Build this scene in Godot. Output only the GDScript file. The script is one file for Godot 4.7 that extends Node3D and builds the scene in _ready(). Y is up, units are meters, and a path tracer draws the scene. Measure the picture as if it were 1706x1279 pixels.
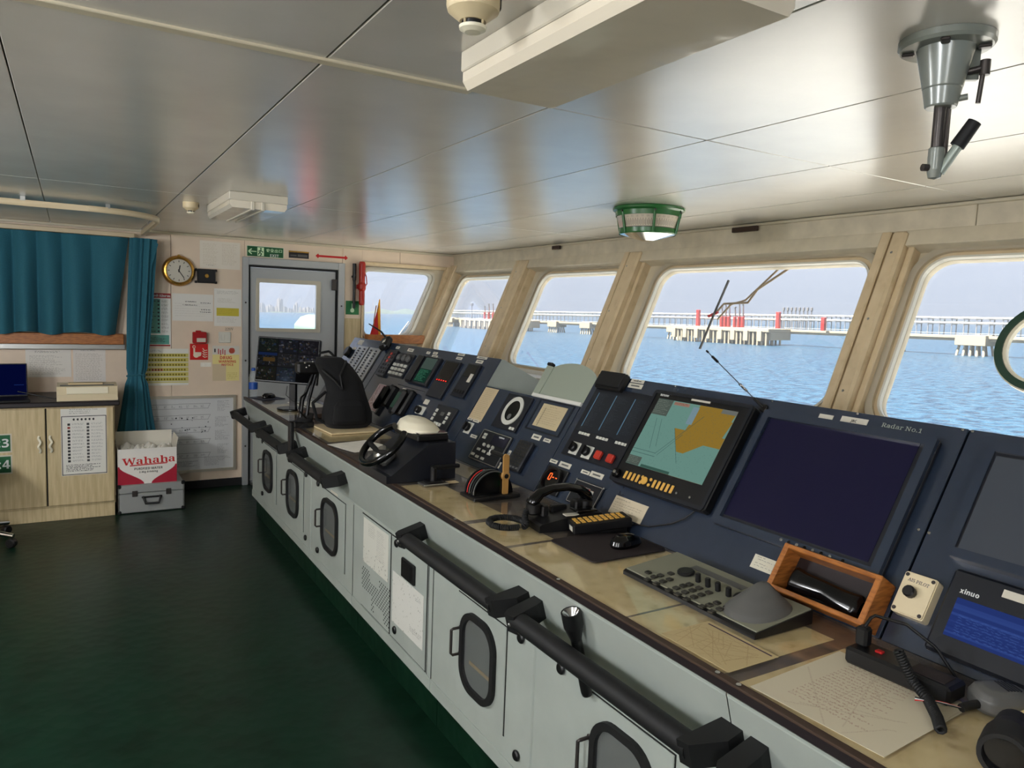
extends Node3D
# Wheelhouse of a ship: console along the windows, jetty across the water.
# Axes: -Z runs along the console to the end wall, +X is forward through the windows, y up, metres.

const EYE := Vector3(0, 1.61, 0)
const FOCAL := 1227.8
var cam_basis: Basis
var rng := RandomNumberGenerator.new()
var M := {}          # materials by name
var taken := {}      # numbers of repeated names
# frames: local x runs right as the operator sees it, local z points out of the surface
const PANEL := Transform3D(Vector3(0, 0, 1), Vector3(0.533, 0.846, 0), Vector3(-0.846, 0.533, 0), Vector3(1.56, 0.9, 0))
const CAB := Transform3D(Vector3(0, 0, 1), Vector3(0, 1, 0), Vector3(-1, 0, 0), Vector3(1.16, 0, 0))
const FASCIA := Transform3D(Vector3(0, 0, 1), Vector3(-0.267, 0.964, 0), Vector3(-0.964, -0.267, 0), Vector3(1.16, 0.665, 0))
const RAKE := Transform3D(Vector3(0, 0, 1), Vector3(0.395, 0.919, 0), Vector3(-0.919, 0.395, 0), Vector3(3.28, 2.04, 0))
const ENDZ := -6.68
const CEIL := 2.15
const DESK := 0.905

# ---------------------------------------------------------------- mesh builder
class MB:
	var v := PackedVector3Array()
	var n := PackedVector3Array()
	var uv := PackedVector2Array()
	var ix := PackedInt32Array()
	var X := Transform3D()
	func _init(x := Transform3D()):
		X = x
	func at(p: Vector3) -> MB:
		X = Transform3D(Basis(), p); return self
	func vert(p: Vector3, nn: Vector3, t := Vector2.ZERO) -> int:
		v.append(X * p); n.append((X.basis * nn).normalized()); uv.append(t)
		return v.size() - 1
	func quad(a: Vector3, b: Vector3, c: Vector3, d: Vector3) -> void:   # counter-clockwise seen from the front
		var nn := (b - a).cross(c - a)
		if nn.length_squared() < 1e-16: nn = (c - a).cross(d - a)
		nn = nn.normalized()
		var i := vert(a, nn, Vector2(0, 1)); vert(b, nn, Vector2(1, 1)); vert(c, nn, Vector2(1, 0)); vert(d, nn, Vector2(0, 0))
		ix.append_array([i, i + 2, i + 1, i, i + 3, i + 2])
	func tri(a: Vector3, b: Vector3, c: Vector3) -> void:
		var nn := (b - a).cross(c - a).normalized()
		var i := vert(a, nn); vert(b, nn); vert(c, nn)
		ix.append_array([i, i + 2, i + 1])
	func box(c: Vector3, s: Vector3, b := 0.0) -> MB:
		var h := s * 0.5
		b = minf(b, minf(h.x, minf(h.y, h.z)) * 0.9)
		var ax := [Vector3.RIGHT, Vector3.UP, Vector3.BACK]
		for k in 3:
			var u: Vector3 = ax[(k + 1) % 3]; var w: Vector3 = ax[(k + 2) % 3]; var d: Vector3 = ax[k]
			if k == 0: u = Vector3.BACK; w = Vector3.UP
			if k == 1: u = Vector3.RIGHT; w = Vector3.BACK
			if k == 2: u = Vector3.RIGHT; w = Vector3.UP
			var hu := absf(h.dot(u)) - b; var hw := absf(h.dot(w)) - b; var hd := absf(h.dot(d))
			for sgn in [1.0, -1.0]:
				var o: Vector3 = c + d * hd * sgn
				var uu := u * hu
				if u.cross(w).dot(d) * sgn < 0: uu = -uu
				quad(o - uu - w * hw, o + uu - w * hw, o + uu + w * hw, o - uu + w * hw)
		if b > 0.0:
			for k in 3:      # edges along axis k
				var e: Vector3 = ax[k]; var p: Vector3 = ax[(k + 1) % 3]; var q: Vector3 = ax[(k + 2) % 3]
				var he := absf(h.dot(e)) - b; var hp := absf(h.dot(p)); var hq := absf(h.dot(q))
				for sp in [1.0, -1.0]:
					for sq in [1.0, -1.0]:
						var A: Vector3 = c + p * hp * sp + q * (hq - b) * sq
						var B: Vector3 = c + p * (hp - b) * sp + q * hq * sq
						if sp * sq > 0: quad(A - e * he, B - e * he, B + e * he, A + e * he)
						else: quad(B - e * he, A - e * he, A + e * he, B + e * he)
			for sx in [1.0, -1.0]:
				for sy in [1.0, -1.0]:
					for sz in [1.0, -1.0]:
						var P := c + Vector3(h.x * sx, (h.y - b) * sy, (h.z - b) * sz)
						var Q := c + Vector3((h.x - b) * sx, h.y * sy, (h.z - b) * sz)
						var R := c + Vector3((h.x - b) * sx, (h.y - b) * sy, h.z * sz)
						if sx * sy * sz > 0: tri(P, Q, R)
						else: tri(P, R, Q)
		return self
	func rect(x0: float, x1: float, y0: float, y1: float, z0: float, z1: float, b := 0.0) -> MB:
		return box(Vector3((x0 + x1) / 2, (y0 + y1) / 2, (z0 + z1) / 2), Vector3(absf(x1 - x0), absf(y1 - y0), absf(z1 - z0)), b)
	func prism(poly: PackedVector2Array, z0: float, z1: float, smooth := false) -> MB:    # polygon in x, y; counter-clockwise
		var m := poly.size()
		var t := Geometry2D.triangulate_polygon(poly)
		for k in range(0, t.size(), 3):
			var a := poly[t[k]]; var b := poly[t[k + 1]]; var c := poly[t[k + 2]]
			if (b - a).cross(c - a) < 0:
				var s := b; b = c; c = s
			tri(Vector3(a.x, a.y, z1), Vector3(b.x, b.y, z1), Vector3(c.x, c.y, z1))
			tri(Vector3(a.x, a.y, z0), Vector3(c.x, c.y, z0), Vector3(b.x, b.y, z0))
		for k in m:
			var a := poly[k]; var b := poly[(k + 1) % m]
			quad(Vector3(a.x, a.y, z0), Vector3(b.x, b.y, z0), Vector3(b.x, b.y, z1), Vector3(a.x, a.y, z1))
		return self
	func ring(o: PackedVector2Array, i: PackedVector2Array, z0: float, z1: float) -> MB:   # band between two loops of equal count
		var m := o.size()
		for k in m:
			var l := (k + 1) % m
			var a := o[k]; var b := o[l]; var c := i[l]; var d := i[k]
			quad(Vector3(d.x, d.y, z1), Vector3(a.x, a.y, z1), Vector3(b.x, b.y, z1), Vector3(c.x, c.y, z1))
			quad(Vector3(c.x, c.y, z0), Vector3(b.x, b.y, z0), Vector3(a.x, a.y, z0), Vector3(d.x, d.y, z0))
			quad(Vector3(a.x, a.y, z0), Vector3(b.x, b.y, z0), Vector3(b.x, b.y, z1), Vector3(a.x, a.y, z1))
			quad(Vector3(c.x, c.y, z0), Vector3(d.x, d.y, z0), Vector3(d.x, d.y, z1), Vector3(c.x, c.y, z1))
		return self
	func lathe(prof: Array, seg := 24, a0 := 0.0, a1 := TAU) -> MB:    # prof: Vector2(radius, y), from bottom to top
		for k in prof.size() - 1:
			var p: Vector2 = prof[k]; var q: Vector2 = prof[k + 1]
			var d := q - p
			if d.length() < 1e-7: continue
			var nr := d.y; var ny := -d.x
			var base := v.size()
			for s in seg + 1:
				var a := lerpf(a0, a1, float(s) / seg)
				var e := Vector3(cos(a), 0, sin(a))
				var nn := (e * nr + Vector3.UP * ny).normalized()
				vert(e * p.x + Vector3.UP * p.y, nn, Vector2(float(s) / seg, 1)); vert(e * q.x + Vector3.UP * q.y, nn, Vector2(float(s) / seg, 0))
			for s in seg:
				var i := base + s * 2
				ix.append_array([i, i + 2, i + 1, i + 2, i + 3, i + 1])
		return self
	func tube(pts: Array, r: float, sides := 8, r_end := -1.0, closed := false) -> MB:
		var m := pts.size()
		var up := Vector3.UP
		var t0: Vector3 = (pts[1] - pts[0]).normalized()
		if absf(t0.dot(up)) > 0.9: up = Vector3.RIGHT
		var nr := (up - t0 * up.dot(t0)).normalized()
		var base := v.size()
		var last := t0
		for k in m:
			var t: Vector3
			if k == 0: t = t0
			elif k == m - 1: t = (pts[k] - pts[k - 1]).normalized()
			else: t = (pts[k + 1] - pts[k - 1]).normalized()
			nr = (nr - t * nr.dot(t)).normalized()
			var bi := t.cross(nr)
			var rr := r if r_end < 0 else lerpf(r, r_end, float(k) / (m - 1))
			for s in sides + 1:
				var a := TAU * s / sides
				var e := nr * cos(a) + bi * sin(a)
				vert(pts[k] + e * rr, e, Vector2(float(s) / sides, float(k) / (m - 1)))
			last = t
		for k in m - 1:
			for s in sides:
				var i := base + k * (sides + 1) + s
				var j := i + sides + 1
				ix.append_array([i, j, i + 1, i + 1, j, j + 1])
		for e in [0, m - 1]:
			if closed: break
			var c: Vector3 = pts[e]
			var nn: Vector3 = -t0 if e == 0 else last
			var ci := vert(c, nn)
			var b2: int = base + e * (sides + 1)
			var first := v.size()
			for s in sides + 1: v.append(v[b2 + s]); n.append((X.basis * nn).normalized()); uv.append(Vector2.ZERO)
			for s in sides:
				if e == 0: ix.append_array([ci, first + s, first + s + 1])
				else: ix.append_array([ci, first + s + 1, first + s])
		return self
	func grid(f: Callable, nu: int, nv: int, flip := false) -> MB:     # smooth sheet from f(u, v)
		var base := v.size()
		var P := []
		for j in nv + 1:
			for i in nu + 1: P.append(f.call(float(i) / nu, float(j) / nv))
		for j in nv + 1:
			for i in nu + 1:
				var du: Vector3 = P[j * (nu + 1) + mini(i + 1, nu)] - P[j * (nu + 1) + maxi(i - 1, 0)]
				var dv: Vector3 = P[mini(j + 1, nv) * (nu + 1) + i] - P[maxi(j - 1, 0) * (nu + 1) + i]
				var nn := du.cross(dv)
				if flip: nn = -nn
				vert(P[j * (nu + 1) + i], nn.normalized() if nn.length_squared() > 1e-18 else Vector3.UP, Vector2(float(i) / nu, 1.0 - float(j) / nv))
		for j in nv:
			for i in nu:
				var a := base + j * (nu + 1) + i
				var b := a + 1; var c := a + nu + 1; var d := c + 1
				if flip: ix.append_array([a, b, c, b, d, c])
				else: ix.append_array([a, c, b, b, c, d])
		return self
	func loft(secs: Array, sides := 28, ex := 2.6) -> MB:   # secs: [centre, half x, half z, turn]; closed at both ends
		var f := func(u: float, w: float) -> Vector3:
			var x := w * (secs.size() - 1)
			var k := mini(int(x), secs.size() - 2)
			var t := x - k
			t = t * t * (3 - 2 * t) * 0.35 + t * 0.65
			var A: Array = secs[k]; var B: Array = secs[k + 1]
			var c: Vector3 = A[0].lerp(B[0], t)
			var a := -TAU * u
			var ca := cos(a); var sa := sin(a)
			var r := pow(pow(absf(ca), ex) + pow(absf(sa), ex), -1.0 / ex)
			var p := Vector3(ca * r * lerpf(A[1], B[1], t), 0, sa * r * lerpf(A[2], B[2], t))
			var turn: float = (lerpf(A[3], B[3], t) if A.size() > 3 else 0.0)
			return c + p.rotated(Vector3.UP, turn)
		return grid(f, sides, (secs.size() - 1) * 4)
	func mesh() -> ArrayMesh:
		var a := []
		a.resize(Mesh.ARRAY_MAX)
		a[Mesh.ARRAY_VERTEX] = v; a[Mesh.ARRAY_NORMAL] = n; a[Mesh.ARRAY_TEX_UV] = uv; a[Mesh.ARRAY_INDEX] = ix
		var m := ArrayMesh.new()
		m.add_surface_from_arrays(Mesh.PRIMITIVE_TRIANGLES, a)
		return m

static func rrect(x0: float, x1: float, y0: float, y1: float, r: float, k := 6) -> PackedVector2Array:
	var o := PackedVector2Array()
	var cs := [Vector2(x1 - r, y1 - r), Vector2(x0 + r, y1 - r), Vector2(x0 + r, y0 + r), Vector2(x1 - r, y0 + r)]
	for q in 4:
		for s in k + 1:
			var a := PI / 2 * (q + float(s) / k)
			o.append(cs[q] + Vector2(cos(a), sin(a)) * r)
	return o
static func circle(c: Vector2, r: float, k := 24) -> PackedVector2Array:
	var o := PackedVector2Array()
	for s in k: o.append(c + Vector2(cos(TAU * s / k), sin(TAU * s / k)) * r)
	return o
static func cyl(r: float, y0: float, y1: float, b := 0.0) -> Array:   # lathe profile of a capped drum
	if b <= 0.0: return [Vector2(0, y0), Vector2(r, y0), Vector2(r, y1), Vector2(0, y1)]
	return [Vector2(0, y0), Vector2(r - b, y0), Vector2(r, y0 + b), Vector2(r, y1 - b), Vector2(r - b, y1), Vector2(0, y1)]
# drum standing on a surface whose outward direction is local z
static func onface(p: Vector3) -> Transform3D:
	return Transform3D(Basis(Vector3.RIGHT, PI / 2), p)

# ---------------------------------------------------------------- nodes
func numbered(called: String) -> String:
	taken[called] = taken.get(called, -1) + 1
	return called if taken[called] == 0 else "%s_%03d" % [called, taken[called]]
func tag(o: Node3D, label: String, category: String, group := "") -> Node3D:
	o.set_meta("label", label); o.set_meta("category", category)
	if group: o.set_meta("group", group)
	return o
func thing(called: String, label: String, category: String, where := Transform3D(), group := "") -> Node3D:
	var o := Node3D.new()
	o.name = numbered(called)
	add_child(o)
	o.transform = where
	return tag(o, label, category, group)
func at(x: float, y: float, z: float, turn := 0.0) -> Transform3D:
	return Transform3D(Basis(Vector3.UP, turn), Vector3(x, y, z))
func put(mb: MB, called: String, mat, parent: Node3D = null, label := "") -> MeshInstance3D:
	var o := MeshInstance3D.new()
	o.mesh = mb.mesh()
	o.mesh.surface_set_material(0, M[mat] if mat is String else mat)
	if parent == null:
		o.name = numbered(called); add_child(o)
	else:
		o.name = called; parent.add_child(o, true)
	if label: o.set_meta("label", label)
	return o
func solo(mb: MB, called: String, mat, label: String, category: String, where := Transform3D(), group := "") -> MeshInstance3D:
	var o := put(mb, called, mat)
	o.transform = where
	tag(o, label, category, group)
	return o
func struct(mb: MB, called: String, mat, parent: Node3D = null) -> MeshInstance3D:
	var o := put(mb, called, mat, parent)
	if parent == null: o.set_meta("kind", "structure")
	return o
func copy_mesh(o: MeshInstance3D, called: String, parent: Node3D, where: Transform3D) -> MeshInstance3D:
	var c := MeshInstance3D.new()
	c.mesh = o.mesh; c.name = called; parent.add_child(c, true); c.transform = where
	return c
var fonts := {}
func text(s: String, p: Vector3, height: float, mat, parent: Node3D, called := "lettering", serif := false, bold := true, turn := 0.0, stretch := 1.0) -> MeshInstance3D:
	var key := "%s%s" % [serif, bold]
	if not fonts.has(key):
		var f := SystemFont.new()
		f.font_names = PackedStringArray(["Droid Serif" if serif else "Droid Sans"])
		f.font_weight = 700 if bold else 400
		fonts[key] = f
	var t := TextMesh.new()
	t.font = fonts[key]; t.text = s; t.font_size = 32; t.pixel_size = 0.01; t.depth = 0.02; t.curve_step = 4.0
	t.material = M[mat] if mat is String else mat
	var o := MeshInstance3D.new()
	o.mesh = t; o.name = called; parent.add_child(o, true)
	var k := height / 0.24
	o.transform = Transform3D(Basis(Vector3.BACK, turn).scaled_local(Vector3(k * stretch, k, 0.03)), p)
	return o

# ---------------------------------------------------------------- pixels of the photograph to directions and points
func ray(px: float, py: float) -> Vector3:
	return (cam_basis * Vector3(px - 853.0, 639.5 - py, -FOCAL)).normalized()
func hy(px: float, py: float, y: float) -> Vector3:
	var d := ray(px, py); return EYE + d * ((y - EYE.y) / d.y)
func hz(px: float, py: float, z: float) -> Vector3:
	var d := ray(px, py); return EYE + d * ((z - EYE.z) / d.z)
func hx(px: float, py: float, x: float) -> Vector3:
	var d := ray(px, py); return EYE + d * ((x - EYE.x) / d.x)

func hp(px: float, py: float, o: Vector3, n: Vector3) -> Vector3:
	var d := ray(px, py); return EYE + d * ((o - EYE).dot(n) / d.dot(n))

# ---------------------------------------------------------------- materials and printed textures
func mat(called: String, c: Color, rough := 0.6, metal := 0.0, spec := 0.5) -> StandardMaterial3D:
	var m := StandardMaterial3D.new()
	m.resource_name = called; m.albedo_color = c; m.roughness = rough; m.metallic = metal; m.metallic_specular = spec
	M[called] = m
	return m
func noise(freq: float, seed_: int, stops: Array, type := FastNoiseLite.TYPE_SIMPLEX_SMOOTH, size := 512, oct := 4, cell := FastNoiseLite.RETURN_DISTANCE) -> NoiseTexture2D:
	var f := FastNoiseLite.new()
	f.seed = seed_; f.frequency = freq; f.noise_type = type; f.fractal_octaves = oct
	f.cellular_return_type = cell
	var t := NoiseTexture2D.new()
	t.width = size; t.height = size; t.seamless = true; t.noise = f; t.normalize = true
	if stops:
		var g := Gradient.new()
		g.offsets = PackedFloat32Array(); g.colors = PackedColorArray()
		var off := PackedFloat32Array(); var col := PackedColorArray()
		for s in stops: off.append(s[0]); col.append(s[1])
		g.offsets = off; g.colors = col
		t.color_ramp = g
	return t
func world_uv(m: StandardMaterial3D, s: float) -> void:
	m.uv1_triplanar = true; m.uv1_world_triplanar = true; m.uv1_scale = Vector3.ONE * s
func grain(m: StandardMaterial3D, spread: float, freq: float, seed_: int, scale: float) -> void:   # light and dark patches around the colour of the material
	m.albedo_texture = noise(freq, seed_, [[0.0, Color(1 - spread, 1 - spread, 1 - spread)], [1.0, Color(1, 1, 1)]])
	world_uv(m, scale)
func bump(m: StandardMaterial3D, t: Texture2D, cm: float) -> void:
	m.heightmap_enabled = true; m.heightmap_texture = t; m.heightmap_scale = cm
func print_mat(called: String, im: Image, rough := 0.6, glow := 0.0) -> StandardMaterial3D:
	var m := mat(called, Color.WHITE, rough)
	var t := ImageTexture.create_from_image(im)
	m.albedo_texture = t
	m.texture_repeat = false
	if glow > 0:
		m.albedo_color = Color(0.02, 0.02, 0.02); m.metallic_specular = 0.03
		m.emission_enabled = true; m.emission = Color.BLACK; m.emission_texture = t; m.emission_energy_multiplier = glow
	return m
func canvas(w: int, h: int, c: Color) -> Image:
	var im := Image.create(w, h, false, Image.FORMAT_RGB8)
	im.fill(c)
	return im
func clean_canvas(w: int, h: int, c: Color) -> Image:      # paper on the wall is nearly white
	return canvas(w, h, c.lerp(Color(0.97, 0.965, 0.95), 0.5) if c.get_luminance() > 0.7 else c)
func scribble(im: Image, r: Rect2i, rows: int, c: Color, fill := 0.7, word := 7, bold := 1) -> void:   # rows of small illegible print
	var dy := float(r.size.y) / rows
	for k in rows:
		var x := r.position.x
		var stop := r.position.x + int(r.size.x * rng.randf_range(fill, 1.0))
		while x < stop:
			var w := rng.randi_range(2, word)
			for q in w:
				if x + q < stop: im.fill_rect(Rect2i(x + q, r.position.y + int(dy * k) + rng.randi_range(0, 1), 1, maxi(1, bold)), c.lerp(im.get_pixel(clampi(x + q, 0, im.get_width() - 1), clampi(r.position.y + int(dy * k), 0, im.get_height() - 1)), rng.randf() * 0.5))
			x += w + rng.randi_range(1, 3)
func line(im: Image, a: Vector2, b: Vector2, c: Color, w := 1) -> void:
	var steps := int(a.distance_to(b)) + 1
	for k in steps + 1:
		var p := a.lerp(b, float(k) / steps)
		im.fill_rect(Rect2i(int(p.x), int(p.y), w, w), c)
func blob(im: Image, c: Vector2, r: float, col: Color) -> void:
	for y in range(int(c.y - r), int(c.y + r) + 1):
		var s := r * r - (y - c.y) * (y - c.y)
		if s > 0: im.fill_rect(Rect2i(int(c.x - sqrt(s)), y, int(2 * sqrt(s)), 1), col)

# ================================================================ scene
func _ready() -> void:
	rng.seed = 7
	# camera, sky, sun, exposure
	var cam := Camera3D.new()
	cam.name = "camera"
	cam_basis = Basis.from_euler(Vector3(-0.09786, -0.54095, 0.03833))
	cam.transform = Transform3D(cam_basis, EYE)
	cam.fov = 55.025; cam.near = 0.05; cam.far = 20000.0; cam.current = true
	add_child(cam)
	var env := Environment.new()
	var sky_mat := ProceduralSkyMaterial.new()
	sky_mat.sky_top_color = Color(0.74, 0.81, 0.95); sky_mat.sky_horizon_color = Color(0.93, 0.945, 1.0); sky_mat.sky_curve = 0.25
	sky_mat.ground_bottom_color = Color(0.55, 0.68, 0.82); sky_mat.ground_horizon_color = Color(0.93, 0.945, 1.0); sky_mat.ground_curve = 0.02
	sky_mat.sun_angle_max = 40.0
	sky_mat.energy_multiplier = 1.0
	var sky := Sky.new()
	sky.sky_material = sky_mat
	env.background_mode = Environment.BG_SKY
	env.sky = sky
	env.background_energy_multiplier = 0.69
	env.tonemap_mode = Environment.TONE_MAPPER_LINEAR
	env.tonemap_exposure = 1.78
	env.volumetric_fog_enabled = true; env.volumetric_fog_density = 0.0
	env.sdfgi_enabled = true; env.ssao_enabled = true; env.ssil_enabled = true
	var we := WorldEnvironment.new()
	we.name = "environment"; we.environment = env
	add_child(we)
	var sun := DirectionalLight3D.new()
	sun.name = "sun"
	sun.light_color = Color(1.0, 0.975, 0.94); sun.light_energy = 8.0; sun.light_angular_distance = 0.6; sun.shadow_enabled = true
	sun.transform = Transform3D(Basis.looking_at(Vector3(0.36, -0.93, 0.04)), Vector3(0, 30, 0))
	add_child(sun)
	make_materials()

	room()

	console()

	instruments()
	desk_things()
	wall_things()
	ceiling_things()
	window_things()

	outside()

func make_materials() -> void:
	var m: StandardMaterial3D
	m = mat("floor_green", Color(0.05, 0.16, 0.105), 0.34, 0.0, 0.36)
	m.albedo_texture = noise(0.012, 3, [[0.0, Color(0.72, 0.74, 0.70)], [0.5, Color(0.95, 0.95, 0.95)], [1.0, Color(1, 1, 1)]])
	world_uv(m, 0.7)
	bump(m, noise(0.045, 5, [], FastNoiseLite.TYPE_CELLULAR, 512, 1), 0.12)
	m = mat("ceiling_paint", Color(0.85, 0.835, 0.80), 0.27, 0.0, 0.95)
	m.clearcoat_enabled = true; m.clearcoat = 0.7; m.clearcoat_roughness = 0.22
	grain(m, 0.05, 0.01, 11, 0.5)
	m = mat("ceiling_joint", Color(0.50, 0.47, 0.41), 0.8)
	m = mat("joint_strip", Color(0.80, 0.76, 0.66), 0.4)
	m = mat("wall_paint", Color(0.91, 0.83, 0.735), 0.5)
	grain(m, 0.06, 0.008, 12, 0.6)
	m = mat("band_paint", Color(0.86, 0.815, 0.71), 0.45)
	grain(m, 0.10, 0.02, 13, 0.8)
	m = mat("mullion_paint", Color(0.86, 0.78, 0.64), 0.42)
	m.albedo_texture = noise(0.02, 14, [[0.0, Color(0.88, 0.86, 0.82)], [0.4, Color(0.96, 0.955, 0.94)], [1.0, Color(1, 1, 1)]])
	world_uv(m, 0.9)
	m = mat("mullion_edge", Color(0.46, 0.38, 0.26), 0.5)
	m = mat("window_alu", Color(0.80, 0.77, 0.70), 0.32, 0.55)
	m = mat("rubber", Color(0.05, 0.05, 0.05), 0.7)
	m = mat("cabinet_grey", Color(0.66, 0.69, 0.66), 0.38)
	grain(m, 0.06, 0.012, 15, 0.8)
	m = mat("joint_dark", Color(0.10, 0.11, 0.10), 0.8)
	m = mat("panel_blue", Color(0.17, 0.21, 0.275), 0.17, 0.0, 0.9)
	grain(m, 0.07, 0.02, 16, 1.2)
	m = mat("panel_dark", Color(0.105, 0.115, 0.14), 0.35)
	m = mat("black_plastic", Color(0.045, 0.045, 0.05), 0.42)
	m = mat("black_gloss", Color(0.03, 0.03, 0.035), 0.12)
	m = mat("black_rubber", Color(0.04, 0.042, 0.045), 0.62)
	m = mat("black_cloth", Color(0.035, 0.037, 0.045), 0.92)
	m.rim_enabled = true; m.rim = 0.25
	m = mat("screen_off", Color(0.105, 0.10, 0.20), 0.22, 0.0, 0.35)
	m = mat("screen_grey", Color(0.27, 0.29, 0.32), 0.22, 0.0, 0.35)
	m = mat("white_paint", Color(0.87, 0.87, 0.84), 0.4)
	m = mat("white_plastic", Color(0.84, 0.83, 0.78), 0.4)
	m = mat("label_white", Color(0.80, 0.78, 0.72), 0.5)
	m = mat("grey_metal", Color(0.62, 0.66, 0.62), 0.36, 0.25)
	m = mat("steel", Color(0.66, 0.66, 0.64), 0.30, 0.9)
	m = mat("chrome", Color(0.80, 0.80, 0.80), 0.12, 1.0)
	m = mat("brass", Color(0.74, 0.56, 0.26), 0.25, 0.9)
	m = mat("door_steel", Color(0.70, 0.71, 0.71), 0.33, 0.35)
	m = mat("cream_plastic", Color(0.86, 0.80, 0.66), 0.42)
	m = mat("ivory", Color(0.93, 0.90, 0.80), 0.4)
	m = mat("smoke_cream", Color(0.84, 0.77, 0.62), 0.45)
	m = mat("lamp_diffuser", Color(0.90, 0.86, 0.78), 0.10, 0.0, 0.6)
	m.heightmap_enabled = false
	bump(m, noise(0.006, 17, []), 0.2)
	world_uv(m, 1.0)
	m = mat("added_lamp_lit", Color(0.9, 0.9, 0.88), 0.3)
	m.emission_enabled = true; m.emission = Color(1.0, 0.96, 0.88); m.emission_energy_multiplier = 1.5  # glow for the unseen fittings added over the aft aisle
	m = mat("lamp_case", Color(0.82, 0.79, 0.72), 0.4)
	m = mat("wood", Color(0.74, 0.47, 0.22), 0.42)
	m.albedo_texture = noise(0.01, 21, [[0.0, Color(0.66, 0.60, 0.55)], [0.5, Color(0.9, 0.88, 0.85)], [1.0, Color(1, 1, 1)]])
	m.uv1_triplanar = true; m.uv1_world_triplanar = true; m.uv1_scale = Vector3(3.0, 22.0, 3.0)
	m = mat("cupboard_wood", Color(0.83, 0.76, 0.60), 0.5)
	m.albedo_texture = noise(0.008, 22, [[0.0, Color(0.88, 0.86, 0.82)], [1.0, Color(1, 1, 1)]])
	m.uv1_triplanar = true; m.uv1_world_triplanar = true; m.uv1_scale = Vector3(9.0, 0.8, 9.0)
	m = mat("counter_dark", Color(0.12, 0.09, 0.10), 0.4)
	m = mat("curtain", Color(0.15, 0.42, 0.49), 0.85)
	m.rim_enabled = true; m.rim = 0.3
	m.albedo_texture = noise(0.05, 23, [[0.0, Color(0.85, 0.85, 0.85)], [1.0, Color(1, 1, 1)]]); world_uv(m, 4.0)
	m = mat("rail_cream", Color(0.80, 0.73, 0.60), 0.35)
	m = mat("desk_wood", Color(0.46, 0.37, 0.27), 0.45)
	m.albedo_texture = noise(0.014, 24, [[0.0, Color(0.40, 0.36, 0.33)], [0.45, Color(0.75, 0.72, 0.68)], [0.62, Color(0.95, 0.93, 0.90)], [1.0, Color(1.0, 1.0, 1.0)]])
	world_uv(m, 1.1)
	m = mat("old_paper", Color(0.97, 0.89, 0.67), 0.7)
	m.albedo_texture = noise(0.015, 25, [[0.0, Color(0.74, 0.68, 0.58)], [0.28, Color(0.93, 0.91, 0.87)], [0.6, Color(0.97, 0.96, 0.94)], [1.0, Color(1, 1, 1)]])
	world_uv(m, 1.6)
	m = mat("paper", Color(0.94, 0.925, 0.88), 0.7)
	grain(m, 0.06, 0.02, 26, 2.0)
	m = mat("tan_paper", Color(0.84, 0.76, 0.60), 0.65)
	m = mat("acrylic", Color(0.9, 0.9, 0.88, 0.04), 0.07)
	m.transparency = BaseMaterial3D.TRANSPARENCY_ALPHA
	m = mat("glass", Color(0.9, 0.95, 0.95, 0.02), 0.02)
	m.transparency = BaseMaterial3D.TRANSPARENCY_ALPHA
	m = mat("cabinet_glass", Color(0.30, 0.31, 0.31, 0.22), 0.12)
	m.transparency = BaseMaterial3D.TRANSPARENCY_ALPHA
	m = mat("clear_plastic", Color(0.9, 0.95, 0.97, 0.10), 0.05)
	m.transparency = BaseMaterial3D.TRANSPARENCY_ALPHA
	mat("inner_grey", Color(0.62, 0.64, 0.62), 0.6)
	mat("blue_print", Color(0.10, 0.30, 0.62), 0.4)
	mat("red_paint", Color(0.66, 0.06, 0.07), 0.4)
	mat("orange_red", Color(0.66, 0.14, 0.08), 0.42)
	mat("red_print", Color(0.78, 0.10, 0.10), 0.6)
	mat("flag_red", Color(0.70, 0.09, 0.08), 0.8)
	mat("flag_yellow", Color(0.90, 0.62, 0.08), 0.8)
	mat("green_paint", Color(0.17, 0.40, 0.20), 0.25)
	mat("green_ring", Color(0.13, 0.26, 0.20), 0.4)
	mat("periscope_grey", Color(0.50, 0.52, 0.49), 0.25, 0.1, 0.6)
	mat("old_steel", Color(0.30, 0.28, 0.27), 0.35, 0.6)
	mat("brown_block", Color(0.25, 0.18, 0.13), 0.6)
	mat("tan_lever", Color(0.72, 0.54, 0.30), 0.35)
	mat("button_amber", Color(0.85, 0.66, 0.30), 0.5)
	mat("button_red", Color(0.72, 0.20, 0.14), 0.4)
	mat("button_white", Color(0.80, 0.80, 0.76), 0.45)
	mat("keyboard_grey", Color(0.50, 0.50, 0.43), 0.5)
	mat("key_dark", Color(0.16, 0.15, 0.12), 0.5)
	mat("grey_plastic", Color(0.36, 0.36, 0.35), 0.45)
	mat("mousepad", Color(0.14, 0.10, 0.10), 0.75)
	mat("pad_blue", Color(0.08, 0.08, 0.16), 0.7)
	mat("case_alu", Color(0.68, 0.69, 0.68), 0.38, 0.5)
	mat("cardboard_white", Color(0.86, 0.84, 0.78), 0.65)
	mat("board_white", Color(0.80, 0.80, 0.80), 0.25)
	mat("ink_black", Color(0.06, 0.06, 0.07), 0.7)
	mat("ink_blue", Color(0.14, 0.14, 0.30), 0.7)
	mat("ink_white", Color(0.86, 0.87, 0.86), 0.6)
	mat("sign_green", Color(0.05, 0.36, 0.20), 0.5)
	mat("hood_grey", Color(0.66, 0.70, 0.64), 0.30, 0.25)
	for g in [["led_red", Color(1.0, 0.12, 0.08), 1.2], ["led_green", Color(0.10, 0.9, 0.35), 0.5], ["led_orange", Color(1.0, 0.35, 0.12), 1.2]]:
		m = mat(g[0], Color(0.1, 0.05, 0.05), 0.4)
		m.emission_enabled = true; m.emission = g[1]; m.emission_energy_multiplier = g[2]

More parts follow.
